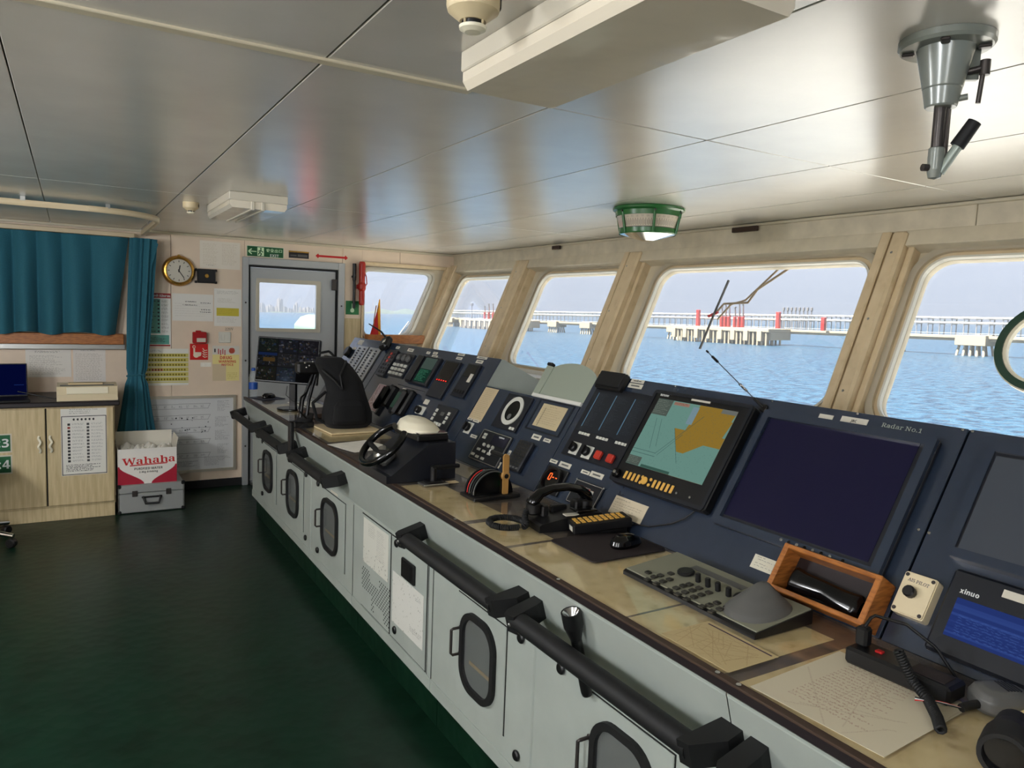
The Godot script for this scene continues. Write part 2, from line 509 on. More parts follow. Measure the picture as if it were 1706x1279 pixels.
# ================================================================ the room
const WINS := [[-6.48, -5.47], [-5.03, -4.02], [-3.63, -2.17], [-1.905, -0.42], [-0.12, 1.36], [1.70, 3.15], [3.50, 4.55], [4.95, 6.30]]
const MULLS := [[-5.42, -5.20], [-3.985, -3.785], [-2.12, -1.965], [-0.36, -0.20], [1.42, 1.62], [3.22, 3.42], [4.62, 4.85]]
func room() -> void:
	var floor_o := struct(MB.new().rect(-3.3, 3.0, -0.12, 0.0, ENDZ - 0.1, 6.9), "floor", "floor_green")
	# ceiling: slab, then the sheets with open joints and the joint strip across
	var ceil := Node3D.new()
	ceil.name = "ceiling"; add_child(ceil); ceil.set_meta("kind", "structure")
	put(MB.new().rect(-3.3, 3.42, CEIL + 0.012, CEIL + 0.10, ENDZ - 0.1, 6.9), "backing", "ceiling_joint", ceil)
	var xs := [-3.045, -2.46, -1.875, -1.29, -0.705, -0.12, 0.495, 1.095, 1.67, 2.255, 2.84, 3.425]
	var zs := [ENDZ - 0.02, -4.22, -1.685, 0.86, 3.4, 5.94, 6.86]
	for j in zs.size() - 1:
		for i in xs.size() - 1:
			var x1: float = minf(xs[i + 1] - 0.0018, 3.30)
			put(MB.new().rect(xs[i] + 0.0018, x1, CEIL, CEIL + 0.011, zs[j] + 0.002, zs[j + 1] - 0.002, 0.002), "ceiling_sheet", "ceiling_paint", ceil)
	for z in [-1.685, 0.86]:
		put(MB.new().rect(-3.04, 0.86, CEIL - 0.006, CEIL + 0.002, z - 0.016, z + 0.016, 0.002), "joint_strip", "joint_strip", ceil)
	# end wall with door and window openings, in wall sheets
	var w := Node3D.new()
	w.name = "wall_port"; add_child(w); w.set_meta("kind", "structure")
	var zb := ENDZ - 0.06
	for s in [[-3.3, -0.5], [-0.5, 0.711], [0.711, 1.29]]:
		put(MB.new().rect(s[0] + 0.0015, s[1] - 0.0015, 0, CEIL, zb, ENDZ, 0.002), "wall_sheet", "wall_paint", w)
	put(MB.new().rect(1.29, 2.15, 1.965, CEIL, zb, ENDZ, 0.002), "wall_sheet", "wall_paint", w)
	put(MB.new().rect(2.153, 2.335, 0, CEIL, zb, ENDZ, 0.002), "wall_sheet", "wall_paint", w)
	put(MB.new().rect(2.335, 2.71, 2.0, CEIL, zb, ENDZ, 0.002), "wall_sheet", "wall_paint", w)
	put(MB.new().rect(2.713, 3.42, 2.0, CEIL, zb, ENDZ, 0.002), "wall_sheet", "wall_paint", w)
	put(MB.new().prism(PackedVector2Array([Vector2(2.335, 0), Vector2(2.86, 0), Vector2(2.98, 1.20), Vector2(2.335, 1.20)]), zb, ENDZ), "wall_sheet", "wall_paint", w)
	put(MB.new().rect(-3.2, 3.35, CEIL - 0.022, CEIL - 0.001, ENDZ, ENDZ + 0.012, 0.003), "cornice", "joint_strip", w)
	var bb := struct(MB.new().rect(0.72, 1.27, 0.0, 0.07, ENDZ + 0.0005, ENDZ + 0.012, 0.003), "baseboard_port", "rubber")
	end_window()
	end_door()
	# front: overhead band in lengths, cornice, raked plate with windows, mullion covers, sill and the wall under it
	var f := Node3D.new()
	f.name = "wall_front"; add_child(f); f.set_meta("kind", "structure")
	var cuts := [ENDZ, -4.42, -1.72, 0.9, 3.5, 6.86]
	for k in cuts.size() - 1:
		put(MB.new().rect(3.28, 3.34, 2.036, CEIL, cuts[k] + 0.0015, cuts[k + 1] - 0.0015, 0.003), "band_sheet", "band_paint", f)
	put(MB.new().rect(3.262, 3.28, CEIL - 0.018, CEIL - 0.002, ENDZ, 6.86, 0.004), "cornice", "joint_strip", f)
	put(MB.new(Transform3D(RAKE.basis, RAKE.origin)).rect(ENDZ, 6.86, -0.075, 0.0, -0.075, 0.012, 0.003), "window_head", "band_paint", f)
	put(MB.new(RAKE).rect(ENDZ, 6.86, -0.966, -0.925, -0.09, -0.004, 0.004), "sill_plate", "white_paint", f)
	put(MB.new().rect(2.78, 2.96, 1.135, 1.160, ENDZ, 6.86, 0.005), "sill_board", "white_paint", f)
	put(MB.new().rect(2.86, 2.96, 0.0, 1.135, ENDZ, 6.86), "wall_sheet", "band_paint", f)
	put(MB.new().rect(3.30, 3.42, 2.03, CEIL + 0.1, ENDZ - 0.1, 6.9), "outer_plate", "white_paint", f)
	for k in MULLS.size():
		var a: float = MULLS[k][0]; var b: float = MULLS[k][1]
		put(MB.new(RAKE).rect(a, a + 0.047, -0.98, -0.008, -0.09, 0.03, 0.006), "mullion_edge", "mullion_paint", f)
		put(MB.new(RAKE).rect(a + 0.0535, b - 0.03, -0.98, -0.008, -0.09, 0.032, 0.012), "mullion_cover", "mullion_paint", f)
		put(MB.new(RAKE).rect(a + 0.045, a + 0.056, -0.98, -0.01, -0.08, 0.020), "mullion_joint", "mullion_edge", f)
		put(MB.new(RAKE).rect(b - 0.03, b, -0.98, -0.01, -0.09, -0.012, 0.004), "mullion_side", "mullion_paint", f)
		for y in [-0.45, -0.12, -0.80]:
			put(MB.new(RAKE * onface(Vector3(a + 0.085, y, 0.032))).lathe(cyl(0.006, 0, 0.003, 0.001), 8), "screw", "steel", f)
	put(MB.new(RAKE).rect(ENDZ, ENDZ + 0.12, -0.98, -0.008, -0.09, 0.024, 0.006), "corner_post", "mullion_paint", f)
	for k in WINS.size():
		var wo := Node3D.new()
		wo.name = "window_%d" % (k + 2); add_child(wo); wo.set_meta("kind", "structure")
		wo.transform = RAKE
		var g0: float = WINS[k][0]; var g1: float = WINS[k][1]
		var c0: float = (ENDZ if k == 0 else (MULLS[k - 1][0] + MULLS[k - 1][1]) / 2)
		var c1: float = (6.86 if k == WINS.size() - 1 else (MULLS[k][0] + MULLS[k][1]) / 2)
		var hole := rrect(g0, g1, -0.885, -0.118, 0.105, 8)
		var cell := rrect(c0, c1, -0.97, -0.004, 0.001, 8)
		put(MB.new().ring(cell, hole, -0.10, -0.070), "plate", "band_paint", wo)
		var o2 := rrect(g0 - 0.062, g1 + 0.062, -0.947, -0.056, 0.155, 8)
		put(MB.new().ring(o2, rrect(g0 - 0.030, g1 + 0.030, -0.915, -0.088, 0.13, 8), -0.0695, -0.040), "frame_flange", "window_alu", wo)
		put(MB.new().ring(rrect(g0 - 0.031, g1 + 0.031, -0.916, -0.087, 0.131, 8), rrect(g0 - 0.010, g1 + 0.010, -0.895, -0.108, 0.113, 8), -0.0695, -0.056), "frame_lip", "mullion_paint", wo)
		put(MB.new().ring(rrect(g0 - 0.011, g1 + 0.011, -0.896, -0.107, 0.114, 8), rrect(g0 - 0.001, g1 + 0.001, -0.886, -0.117, 0.106, 8), -0.0695, -0.046), "seal", "white_plastic", wo)
		put(MB.new().prism(rrect(g0 - 0.005, g1 + 0.005, -0.89, -0.113, 0.108, 8), -0.088, -0.082), "glass_pane", "glass", wo)
	# the half of the wheelhouse behind the camera: aft wall and starboard end, each with windows
	var aft := Node3D.new()
	aft.name = "wall_aft"; add_child(aft); aft.set_meta("kind", "structure")
	put(MB.new().rect(-3.4, -3.3, -0.12, 1.0, ENDZ - 0.1, 6.9), "wall_sheet", "wall_paint", aft)
	put(MB.new().rect(-3.4, -3.3, 2.02, CEIL + 0.1, ENDZ - 0.1, 6.9), "wall_sheet", "wall_paint", aft)
	for s in [[ENDZ - 0.1, -3.2], [-1.56, -1.48], [0.16, 0.24], [1.86, 1.94], [3.56, 3.64], [5.26, 5.34], [6.5, 6.9]]:  # aft openings made wide so more sunlight comes in
		put(MB.new().rect(-3.4, -3.3, 1.0, 2.02, s[0], s[1]), "wall_sheet", "wall_paint", aft)
	for a in [[-3.2, -1.56], [-1.48, 0.16], [0.24, 1.86], [1.94, 3.56], [3.64, 5.26], [5.34, 6.5]]:
		put(MB.new().rect(-3.353, -3.347, 1.0, 2.02, a[0], a[1]), "glass_pane", "glass", aft)
	# added unseen chart tables; their white charts bounce sunlight into the room
	for k in 3:
		var z0: float = [-3.3, 0.0, 3.3][k]
		var ct := thing("added_chart_table", ["added unseen chart table under the aft windows, nearest the cupboard", "added unseen middle chart table under the aft windows", "added unseen chart table under the aft windows, at the starboard end"][k], "table", at(-2.76, 0, z0 + 1.6), "added chart tables along the aft wall")
		put(MB.new().rect(-0.53, 0.50, 0.90, 0.94, -1.58, 1.58, 0.006), "table_top", "cupboard_wood", ct)
		put(MB.new().rect(-0.52, 0.44, 0.10, 0.895, -1.56, 1.56, 0.004), "body", "cupboard_wood", ct)
		put(MB.new().rect(-0.50, 0.40, 0.0, 0.10, -1.54, 1.54), "plinth", "cupboard_wood", ct)
		for j in 4: put(MB.new().rect(0.4405, 0.456, 0.14, 0.86, -1.54 + j * 0.78, -0.80 + j * 0.78, 0.004), "door", "cupboard_wood", ct)
		solo(MB.new().rect(-0.48, 0.46, 0, 0.002, -1.5, 1.5), "added_sea_chart", "paper", ["added white chart bouncing sunlight, on the table nearest the cupboard", "added white chart bouncing sunlight, on the middle table", "added white chart bouncing sunlight, on the table at the starboard end"][k], "paper", at(-2.76, 0.9405, z0 + 1.6), "added charts that bounce sunlight")
	var st := Node3D.new()
	st.name = "wall_starboard"; add_child(st); st.set_meta("kind", "structure")
	put(MB.new().rect(-3.3, 3.42, -0.12, 1.0, 6.86, 6.96), "wall_sheet", "wall_paint", st)
	put(MB.new().rect(-3.3, 3.42, 1.95, CEIL + 0.1, 6.86, 6.96), "wall_sheet", "wall_paint", st)
	for s in [[-3.3, -2.6], [-1.4, -0.9], [0.3, 1.0], [1.9, 2.4]]:
		put(MB.new().rect(s[0], s[1], 1.0, 1.95, 6.86, 6.96), "wall_sheet", "wall_paint", st)

	for a in [[-2.6, -1.4], [-0.9, 0.3], [1.0, 1.9], [2.4, 3.42]]:
		put(MB.new().rect(a[0], a[1], 1.0, 1.95, 6.907, 6.913), "glass_pane", "glass", st)

func end_window() -> void:
	# side window: straight at the door, leaning with the raked front at the other side
	var wo := Node3D.new()
	wo.name = "window_1"; add_child(wo); wo.set_meta("kind", "structure")
	wo.position = Vector3(0, 0, ENDZ)
	var gl := slanted(2.372, 3.055, 2.80, 1.345, 1.935, 0.09)
	var out_ := slanted(2.337, 3.40, 2.98, 1.20, 2.0, 0.002)
	put(MB.new().ring(out_, gl, -0.055, -0.02), "plate", "band_paint", wo)
	put(MB.new().ring(slanted(2.345, 3.118, 2.845, 1.30, 1.975, 0.13), slanted(2.360, 3.085, 2.818, 1.325, 1.952, 0.105), -0.0195, 0.004), "frame_flange", "window_alu", wo)
	put(MB.new().ring(slanted(2.360, 3.085, 2.818, 1.325, 1.952, 0.105), slanted(2.371, 3.057, 2.801, 1.344, 1.936, 0.091), -0.0195, -0.008), "seal", "white_plastic", wo)
	put(MB.new().prism(slanted(2.36, 3.07, 2.81, 1.33, 1.95, 0.09), -0.045, -0.04), "glass_pane", "glass", wo)
	put(MB.new().rect(2.335, 2.352, 1.18, 2.02, 0.0, 0.02, 0.004), "frame_side", "mullion_paint", wo)
	put(MB.new().rect(2.335, 3.2, 1.985, 2.02, 0.0, 0.025, 0.004), "frame_head", "mullion_paint", wo)
	put(MB.new().prism(PackedVector2Array([Vector2(2.93, 1.19), Vector2(3.0, 1.19), Vector2(3.275, 2.02), Vector2(3.19, 2.02)]), 0.0, 0.05), "frame_post", "mullion_paint", wo)

static func slanted(x0: float, xt: float, xb: float, y0: float, y1: float, r: float) -> PackedVector2Array:
	# rounded quadrilateral with a leaning right side
	var q := [Vector2(xt, y1), Vector2(x0, y1), Vector2(x0, y0), Vector2(xb, y0)]
	var o := PackedVector2Array()
	for k in 4:
		var p: Vector2 = q[k]
		var a: Vector2 = (q[(k + 3) % 4] - p).normalized() * r
		var b: Vector2 = (q[(k + 1) % 4] - p).normalized() * r
		var rr := 1.0 if k != 1 and k != 2 else 0.6
		for s in 9:
			var t := s / 8.0
			o.append((p + a * rr).lerp(p, t).lerp(p.lerp(p + b * rr, t), t))
	return o

func end_door() -> void:
	var d := Node3D.new()
	d.name = "door_1"; add_child(d); d.set_meta("kind", "structure")
	d.position = Vector3(0, 0, ENDZ)
	var fr := put(MB.new().rect(1.268, 1.318, 0, 1.99, -0.06, 0.035, 0.004).rect(2.105, 2.165, 0, 1.99, -0.06, 0.035, 0.004).rect(1.318, 2.105, 1.925, 1.99, -0.06, 0.035, 0.004), "door_frame", "door_steel", d)
	put(MB.new().rect(1.318, 1.335, 0, 1.925, -0.05, 0.012).rect(2.09, 2.105, 0, 1.925, -0.05, 0.012).rect(1.335, 2.09, 1.908, 1.925, -0.05, 0.012), "door_seal", "rubber", d)
	for y in [0.35, 1.1, 1.6]:
		for x in [1.293, 2.135]:
			put(MB.new(onface(Vector3(x, y, 0.035))).lathe(cyl(0.008, 0, 0.004, 0.002), 8), "bolt", "old_steel", d)
	var leaf := put(MB.new().ring(rrect(1.337, 2.088, 0.03, 1.905, 0.004, 2), rrect(1.405, 1.915, 1.378, 1.785, 0.004, 2), -0.045, -0.005), "door_leaf", "door_steel", d)
	put(MB.new().ring(rrect(1.385, 1.95, 1.352, 1.815, 0.012, 2), rrect(1.412, 1.908, 1.384, 1.779, 0.008, 2), -0.0045, 0.012), "glass_frame", "window_alu", d)
	put(MB.new().rect(1.40, 1.92, 1.37, 1.79, -0.028, -0.022), "glass_pane", "glass", d)
	put(MB.new().rect(1.337, 2.088, 0.0, 0.028, -0.05, 0.06, 0.004), "threshold", "steel", d)
	put(MB.new().rect(1.99, 2.02, 0.95, 1.15, -0.005, 0.004).tube([Vector3(2.005, 1.10, 0.0), Vector3(2.005, 1.10, 0.05), Vector3(1.90, 1.10, 0.055)], 0.009, 8), "door_handle", "chrome", d)
	for y in [1.79, 0.9, 0.25]:
		put(MB.new().rect(2.05, 2.10, y - 0.05, y + 0.05, -0.004, 0.02, 0.004), "hinge", "old_steel", d)

# ================================================================ console carcass
func console() -> void:
	# [z0, z1, label, doors as [door z0, z1, handle side]]
	var units := [
		[-5.69, -4.11, "pale grey console base with two windowed doors, beside the wall board", [[-5.33, -4.93, -5.28, -5.01], [-4.64, -4.26, -4.61, -4.345]]],
		[-4.11, -3.37, "pale grey console base with a single windowed door under the steering wheel", [[-3.87, -3.49, -3.86, -3.585]]],
		[-3.37, -2.45, "pale grey console base with perforated vent panel and black socket", []],
		[-2.45, -1.74, "pale grey console base with windowed door, a black handle ending above", [[-2.235, -1.90, -2.19, -1.952]]],
		[-1.74, -0.965, "pale grey console base with windowed door under the clipped black flashlight", [[-1.48, -1.148, -1.44, -1.20]]],
		[-0.965, 0.62, "pale grey console base at the foot of the chartlet and handheld microphone", [[-0.75, -0.40, -0.71, -0.44]]],
		[0.62, 2.2, "pale grey console base past the blue plotter screen", []],
	]
	for u in units:
		var zc: float = (u[0] + u[1]) / 2
		var t := thing("console_cabinet", u[2], "cabinet", CAB * Transform3D(Basis(), Vector3(zc, 0, 0)), "console base units")
		var o := Vector3(-zc, 0, 0)
		put(MB.new().at(o).rect(u[0] + 0.0015, u[1] - 0.0015, 0.15, 0.662, -0.86, 0.0, 0.004), "body", "cabinet_grey", t)
		put(MB.new().at(o).rect(u[0] + 0.002, u[1] - 0.002, 0.0, 0.1495, -0.84, -0.03), "plinth", "floor_green", t)
		put(MB.new().at(o).rect(u[0] + 0.0015, u[1] - 0.0015, 0.15, 0.20, 0.0002, 0.004, 0.001), "bottom_rail", "cabinet_grey", t)
		for d in u[3]: cabinet_door(t, o, d[0], d[1], d[2], d[3])
	var knobs := [[-5.33, 0, 0], [-4.20, 0, 0], [-3.957, 0, 1], [-2.81, 0, 2], [-1.813, 0, 3], [-1.60, 0, 4], [-0.83, 0, 5]]
	for k in knobs:
		var t: Node3D = get_node("console_cabinet" if k[2] == 0 else "console_cabinet_%03d" % k[2])
		for y in [0.627, 0.25]:
			if k[0] > -1.7 and y < 0.3: continue
			put(MB.new(Transform3D(Basis(), Vector3(-t.position.z, 0, 0)) * onface(Vector3(k[0], y, 0.0))).lathe(cyl(0.017, 0, 0.012, 0.004), 16), "lock_knob", "black_plastic", t)
	# panels of the third unit
	var t3: Node3D = get_node("console_cabinet_002")
	var o3 := Vector3(-t3.position.z, 0, 0)
	for j in [-3.372, -2.49, -2.452]:
		put(MB.new().at(o3).rect(j - 0.0015, j + 0.0015, 0.2, 0.65, 0.0, 0.0008), "joint", "joint_dark", t3)
	put(MB.new().at(o3).rect(-3.242, -2.875, 0.203, 0.650, 0.0002, 0.0012), "joint", "joint_dark", t3)
	var vp := put(MB.new().at(o3).rect(-3.236, -2.881, 0.208, 0.645, 0.0012, 0.004, 0.001), "vent_panel", "cabinet_grey", t3)
	var im := canvas(200, 140, Color(0.80, 0.80, 0.76))
	scribble(im, Rect2i(40, 10, 60, 40), 7, Color(0.45, 0.45, 0.42)); scribble(im, Rect2i(110, 12, 70, 90), 16, Color(0.5, 0.5, 0.48))
	for k in 60: blob(im, Vector2(rng.randf_range(0, 200), rng.randf_range(90, 140)), rng.randf_range(0.6, 3), Color(0.6, 0.6, 0.56))
	print_mat("stained_sheet", im, 0.6)
	put(MB.new().at(o3).rect(-3.215, -2.90, 0.425, 0.635, 0.0042, 0.0052), "notice_sheet", "stained_sheet", t3)
	var holes := MB.new().at(o3)
	for r in 17:
		for c in 15:
			var z := -3.222 + c * 0.0235 + (0.0117 if r % 2 else 0.0); var y := 0.408 - r * 0.0118
			var dv := absf(z - (-3.13)) * 0.7
			if y > 0.225 and (y < 0.408 - absf(z + 3.11) * 0.0 and not (y > 0.36 and z > -3.12 and z < -3.0) and not (y < 0.30 and z < -3.10) and not (y < 0.27 and z > -3.06 and z < -2.94)):
				holes.prism(circle(Vector2(z, y), 0.0042, 6), 0.0035, 0.0046)
	put(holes, "vent_holes", "joint_dark", t3).set_meta("kind", "stuff")
	put(MB.new().at(o3).rect(-2.87, -2.497, 0.203, 0.650, 0.0002, 0.0012), "joint", "joint_dark", t3)
	put(MB.new().at(o3).rect(-2.864, -2.503, 0.208, 0.645, 0.0012, 0.004, 0.001), "socket_panel", "cabinet_grey", t3)
	put(MB.new().at(o3).rect(-2.735, -2.607, 0.512, 0.594, 0.004, 0.016, 0.004).rect(-2.71, -2.632, 0.525, 0.581, 0.016, 0.019, 0.002), "socket", "black_plastic", t3)
	im = canvas(200, 130, Color(0.82, 0.82, 0.79))
	for k in 90: blob(im, Vector2(rng.randf_range(0, 200), rng.randf_range(0, 130)), rng.randf_range(0.5, 2.2), Color(0.62, 0.62, 0.58))
	scribble(im, Rect2i(150, 20, 44, 8), 2, Color(0.4, 0.4, 0.4)); scribble(im, Rect2i(120, 100, 74, 14), 3, Color(0.35, 0.35, 0.35))
	print_mat("spotted_sheet", im, 0.6)
	put(MB.new().at(o3).rect(-2.845, -2.525, 0.280, 0.500, 0.0042, 0.0052), "notice_sheet", "spotted_sheet", t3)
	# worktop, its dark edge, the flared front strip with its joint, screws
	var wt := thing("console_worktop", "long stained worktop with flared grey front strip and dark edge", "worktop", at(1.33, 0.665, -1.7))
	var o := Vector3(-1.33, -0.665, 1.7)
	put(MB.new().at(o).rect(1.098, 1.585, 0.872, 0.8995, -5.69, 2.2, 0.003), "top", "desk_wood", wt)
	put(MB.new().at(o).rect(1.0935, 1.099, 0.882, 0.904, -5.692, 2.2, 0.001), "edge_trim", "counter_dark", wt)
	put(MB.new().at(o).rect(1.0925, 1.1125, 0.900, 0.9055, -5.692, 2.2, 0.001), "edge_strip", "brown_block", wt)
	for s in [[-5.69, -0.9615], [-0.9585, 2.2]]:
		var mb := MB.new(Transform3D(Vector3(1, 0, 0), Vector3(0, 1, 0), Vector3(0, 0, 1), o))
		mb.prism(PackedVector2Array([Vector2(1.16, 0.664), Vector2(1.57, 0.664), Vector2(1.57, 0.871), Vector2(1.097, 0.871), Vector2(1.097, 0.88), Vector2(1.0955, 0.88)]), s[0], s[1])
		put(mb, "front_strip", "cabinet_grey", wt)
	for z in [-4.9, -3.9, -2.95, -2.17, -1.555, -0.99, -0.935, -0.62, -0.2]:
		put(MB.new(Transform3D(Basis(), o + Vector3(1.101, 0.9055, z))).lathe(cyl(0.006, 0, 0.003, 0.001), 10), "screw", "chrome", wt)
	# handrails along the front strip
	var rails := [[-5.79, -5.06, "short black grip rail at the free end of the console"], [-4.93, -4.27, "black grip rail next to the end rail, before the boom clamp"], [-4.11, -3.38, "black grip rail below the backpack and the steering wheel"], [-2.49, -1.72, "black grip rail below the engine telegraph and telephone"], [-1.69, -0.93, "black grip rail holding the flashlight"], [-0.91, -0.1, "black grip rail past the front strip joint, half out of sight"]]
	for r in rails:
		var zc: float = (r[0] + r[1]) / 2
		var t := thing("grip_rail", r[2], "handrail", FASCIA * Transform3D(Basis(), Vector3(zc, 0.125, 0)), "black grip rails on the console front")
		var hl: float = (r[1] - r[0]) / 2
		put(MB.new().tube([Vector3(-hl + 0.02, 0, 0.085), Vector3(hl - 0.06, 0, 0.085)], 0.027, 16), "grip", "black_rubber", t)
		for s in [-1.0, 1.0]:
			var e: float = s * (hl - (0.0 if s > 0 else 0.0))
			var z0: float = (-hl if s < 0 else hl - 0.075)
			var p := PackedVector2Array([Vector2(0.02, 0.0005), Vector2(0.075, 0.0005), Vector2(0.075, 0.045), Vector2(0.03, 0.106), Vector2(0, 0.110)])
			if s < 0: p = PackedVector2Array([Vector2(0.0, 0.0005), Vector2(0.042, 0.0005), Vector2(0.048, 0.03), Vector2(0.05, 0.105), Vector2(0.012, 0.112), Vector2(0, 0.095)])
			var mb := MB.new(Transform3D(Vector3(1, 0, 0), Vector3(0, 0, 1), Vector3(0, -1, 0), Vector3(z0, 0, 0)))
			mb.prism(p, -0.028, 0.028)
			put(mb, "bracket", "black_rubber", t)
			put(MB.new(onface(Vector3(z0 + (0.055 if s > 0 else 0.03), 0.0, 0.05 if s > 0 else 0.11))).lathe(cyl(0.006, 0, 0.006, 0.002), 10), "bolt", "steel", t)

func cabinet_door(t: Node3D, o: Vector3, d0: float, d1: float, w0: float, w1: float) -> void:
	put(MB.new().at(o).rect(d0 - 0.003, d1 + 0.003, 0.265, 0.627, 0.0002, 0.0012), "joint", "joint_dark", t)
	var door := put(MB.new().at(o).rect(d0, d1, 0.268, 0.624, 0.0012, 0.006, 0.0015), "door", "cabinet_grey", t)
	var y0 := 0.308; var y1 := 0.590
	put(MB.new().at(o).ring(rrect(w0, w1, y0, y1, 0.085, 8), rrect(w0 + 0.021, w1 - 0.021, y0 + 0.021, y1 - 0.021, 0.068, 8), 0.006, 0.020), "window_gasket", "black_rubber", door)
	put(MB.new().at(o).prism(rrect(w0 + 0.02, w1 - 0.02, y0 + 0.02, y1 - 0.02, 0.068, 8), 0.0061, 0.0075), "inner_plate", "inner_grey", door)
	put(MB.new().at(o).rect(w0 + 0.06, w1 - 0.021, 0.405, 0.418, 0.0078, 0.0105, 0.001), "inner_ledge", "tan_paper", door)
	put(MB.new().at(o).prism(rrect(w0 + 0.02, w1 - 0.02, y0 + 0.02, y1 - 0.02, 0.068, 8), 0.0115, 0.0135), "window_glass", "cabinet_glass", door)
	var hx_ := w0 - 0.014
	put(MB.new().at(o).tube([Vector3(hx_, 0.505, 0.006), Vector3(hx_, 0.505, 0.036), Vector3(hx_ - 0.005, 0.50, 0.041), Vector3(hx_ - 0.005, 0.415, 0.041), Vector3(hx_, 0.41, 0.036), Vector3(hx_, 0.41, 0.006)], 0.0052, 8), "handle", "old_steel", door)
	var o2 := Transform3D(Basis(), o)
	for y in [0.41, 0.505]: put(MB.new(o2 * onface(Vector3(hx_, y, 0.006))).lathe(cyl(0.009, 0, 0.006, 0.002), 10), "handle_foot", "old_steel", door)
	put(MB.new().at(o).rect((d0 + d1) / 2 - 0.06, (d0 + d1) / 2 + 0.06, 0.632, 0.644, 0.0002, 0.0014), "name_plate", "label_white", t)

# ================================================================ instrument panels
func module(pale: bool, label: String, z0: float, z1: float, top: float) -> Node3D:
	var zc := (z0 + z1) / 2
	var t := thing("instrument_panel", label, "console panel", PANEL * Transform3D(Basis(), Vector3(zc, 0, 0)))
	t.set_meta("zc", zc)
	# wedge behind the face: drawn in world x, y and laid along z
	var inv := t.transform.affine_inverse()
	var yt := 0.9 + top * 0.846; var xt := 1.56 + top * 0.533
	var prof := PackedVector2Array([Vector2(1.5865, 0.667), Vector2(2.02, 0.667), Vector2(2.02, 0.98), Vector2(xt + 0.24, yt - 0.115), Vector2(xt + 0.02, yt - 0.004), Vector2(xt - 0.0015, yt - 0.004), Vector2(1.5865, 0.936)])
	var mb := MB.new(inv)
	mb.prism(prof, z0 + 0.003, z1 - 0.003)
	put(mb, "housing", "cabinet_grey" if pale else "panel_blue", t)
	put(MB.new().at(Vector3(-zc, 0, 0)).rect(z0 + 0.0012, z1 - 0.0012, 0.004, top, -0.006, 0.0, 0.0012), "face_plate", "panel_blue", t)
	return t
func slab(t: Node3D, called: String, m, z0: float, z1: float, s0: float, s1: float, h0: float, h1: float, b := 0.002, label := "") -> MeshInstance3D:
	return put(MB.new().at(Vector3(-t.get_meta("zc"), 0, 0)).rect(z0, z1, s0, s1, h0, h1, b), called, m, t, label)
func sub(t: Node3D, p: Node3D, called: String, m, z0: float, z1: float, s0: float, s1: float, h0: float, h1: float, b := 0.001) -> MeshInstance3D:
	return put(MB.new().at(Vector3(-t.get_meta("zc"), 0, 0)).rect(z0, z1, s0, s1, h0, h1, b), called, m, p)
func drum(t: Node3D, p: Node3D, called: String, m, z: float, s: float, h: float, r: float, tall: float, b := 0.002, seg := 18) -> MeshInstance3D:
	return put(MB.new(onface(Vector3(z - t.get_meta("zc"), s, h))).lathe(cyl(r, 0, tall, b), seg), called, m, p)
func frame(t: Node3D, p: Node3D, called: String, m, z0: float, z1: float, s0: float, s1: float, w: float, h0: float, h1: float, r := 0.006) -> MeshInstance3D:
	var mb := MB.new().at(Vector3(-t.get_meta("zc"), 0, 0))
	mb.ring(rrect(z0, z1, s0, s1, r, 4), rrect(z0 + w, z1 - w, s0 + w, s1 - w, maxf(r - w, 0.001), 4), h0, h1)
	return put(mb, called, m, p)
func tags(t: Node3D, list: Array) -> void:      # small engraved name plates: [z, s, width, height]
	for l in list:
		var o := slab(t, "name_plate", "label_white", l[0] - l[2] / 2, l[0] + l[2] / 2, l[1] - l[3] / 2, l[1] + l[3] / 2, 0.0, 0.0015, 0.0005)
		sub(t, o, "print", "grey_plastic", l[0] - l[2] * 0.3, l[0] + l[2] * 0.3, l[1] - l[3] * 0.14, l[1] + l[3] * 0.14, 0.0016, 0.0018, 0.0)
func knob_plate(t: Node3D, z: float, s: float, w := 0.055, h := 0.0) -> void:
	var o := slab(t, "switch_plate", "button_white", z - w / 2, z + w / 2, s - w / 2, s + w / 2, h, h + 0.003, 0.001)
	drum(t, o, "knob", "black_plastic", z, s, h + 0.003, w * 0.36, 0.022, 0.004)
	sub(t, o, "pointer", "black_plastic", z - 0.004, z + 0.004, s - w * 0.34, s + w * 0.34, h + 0.02, h + 0.034)

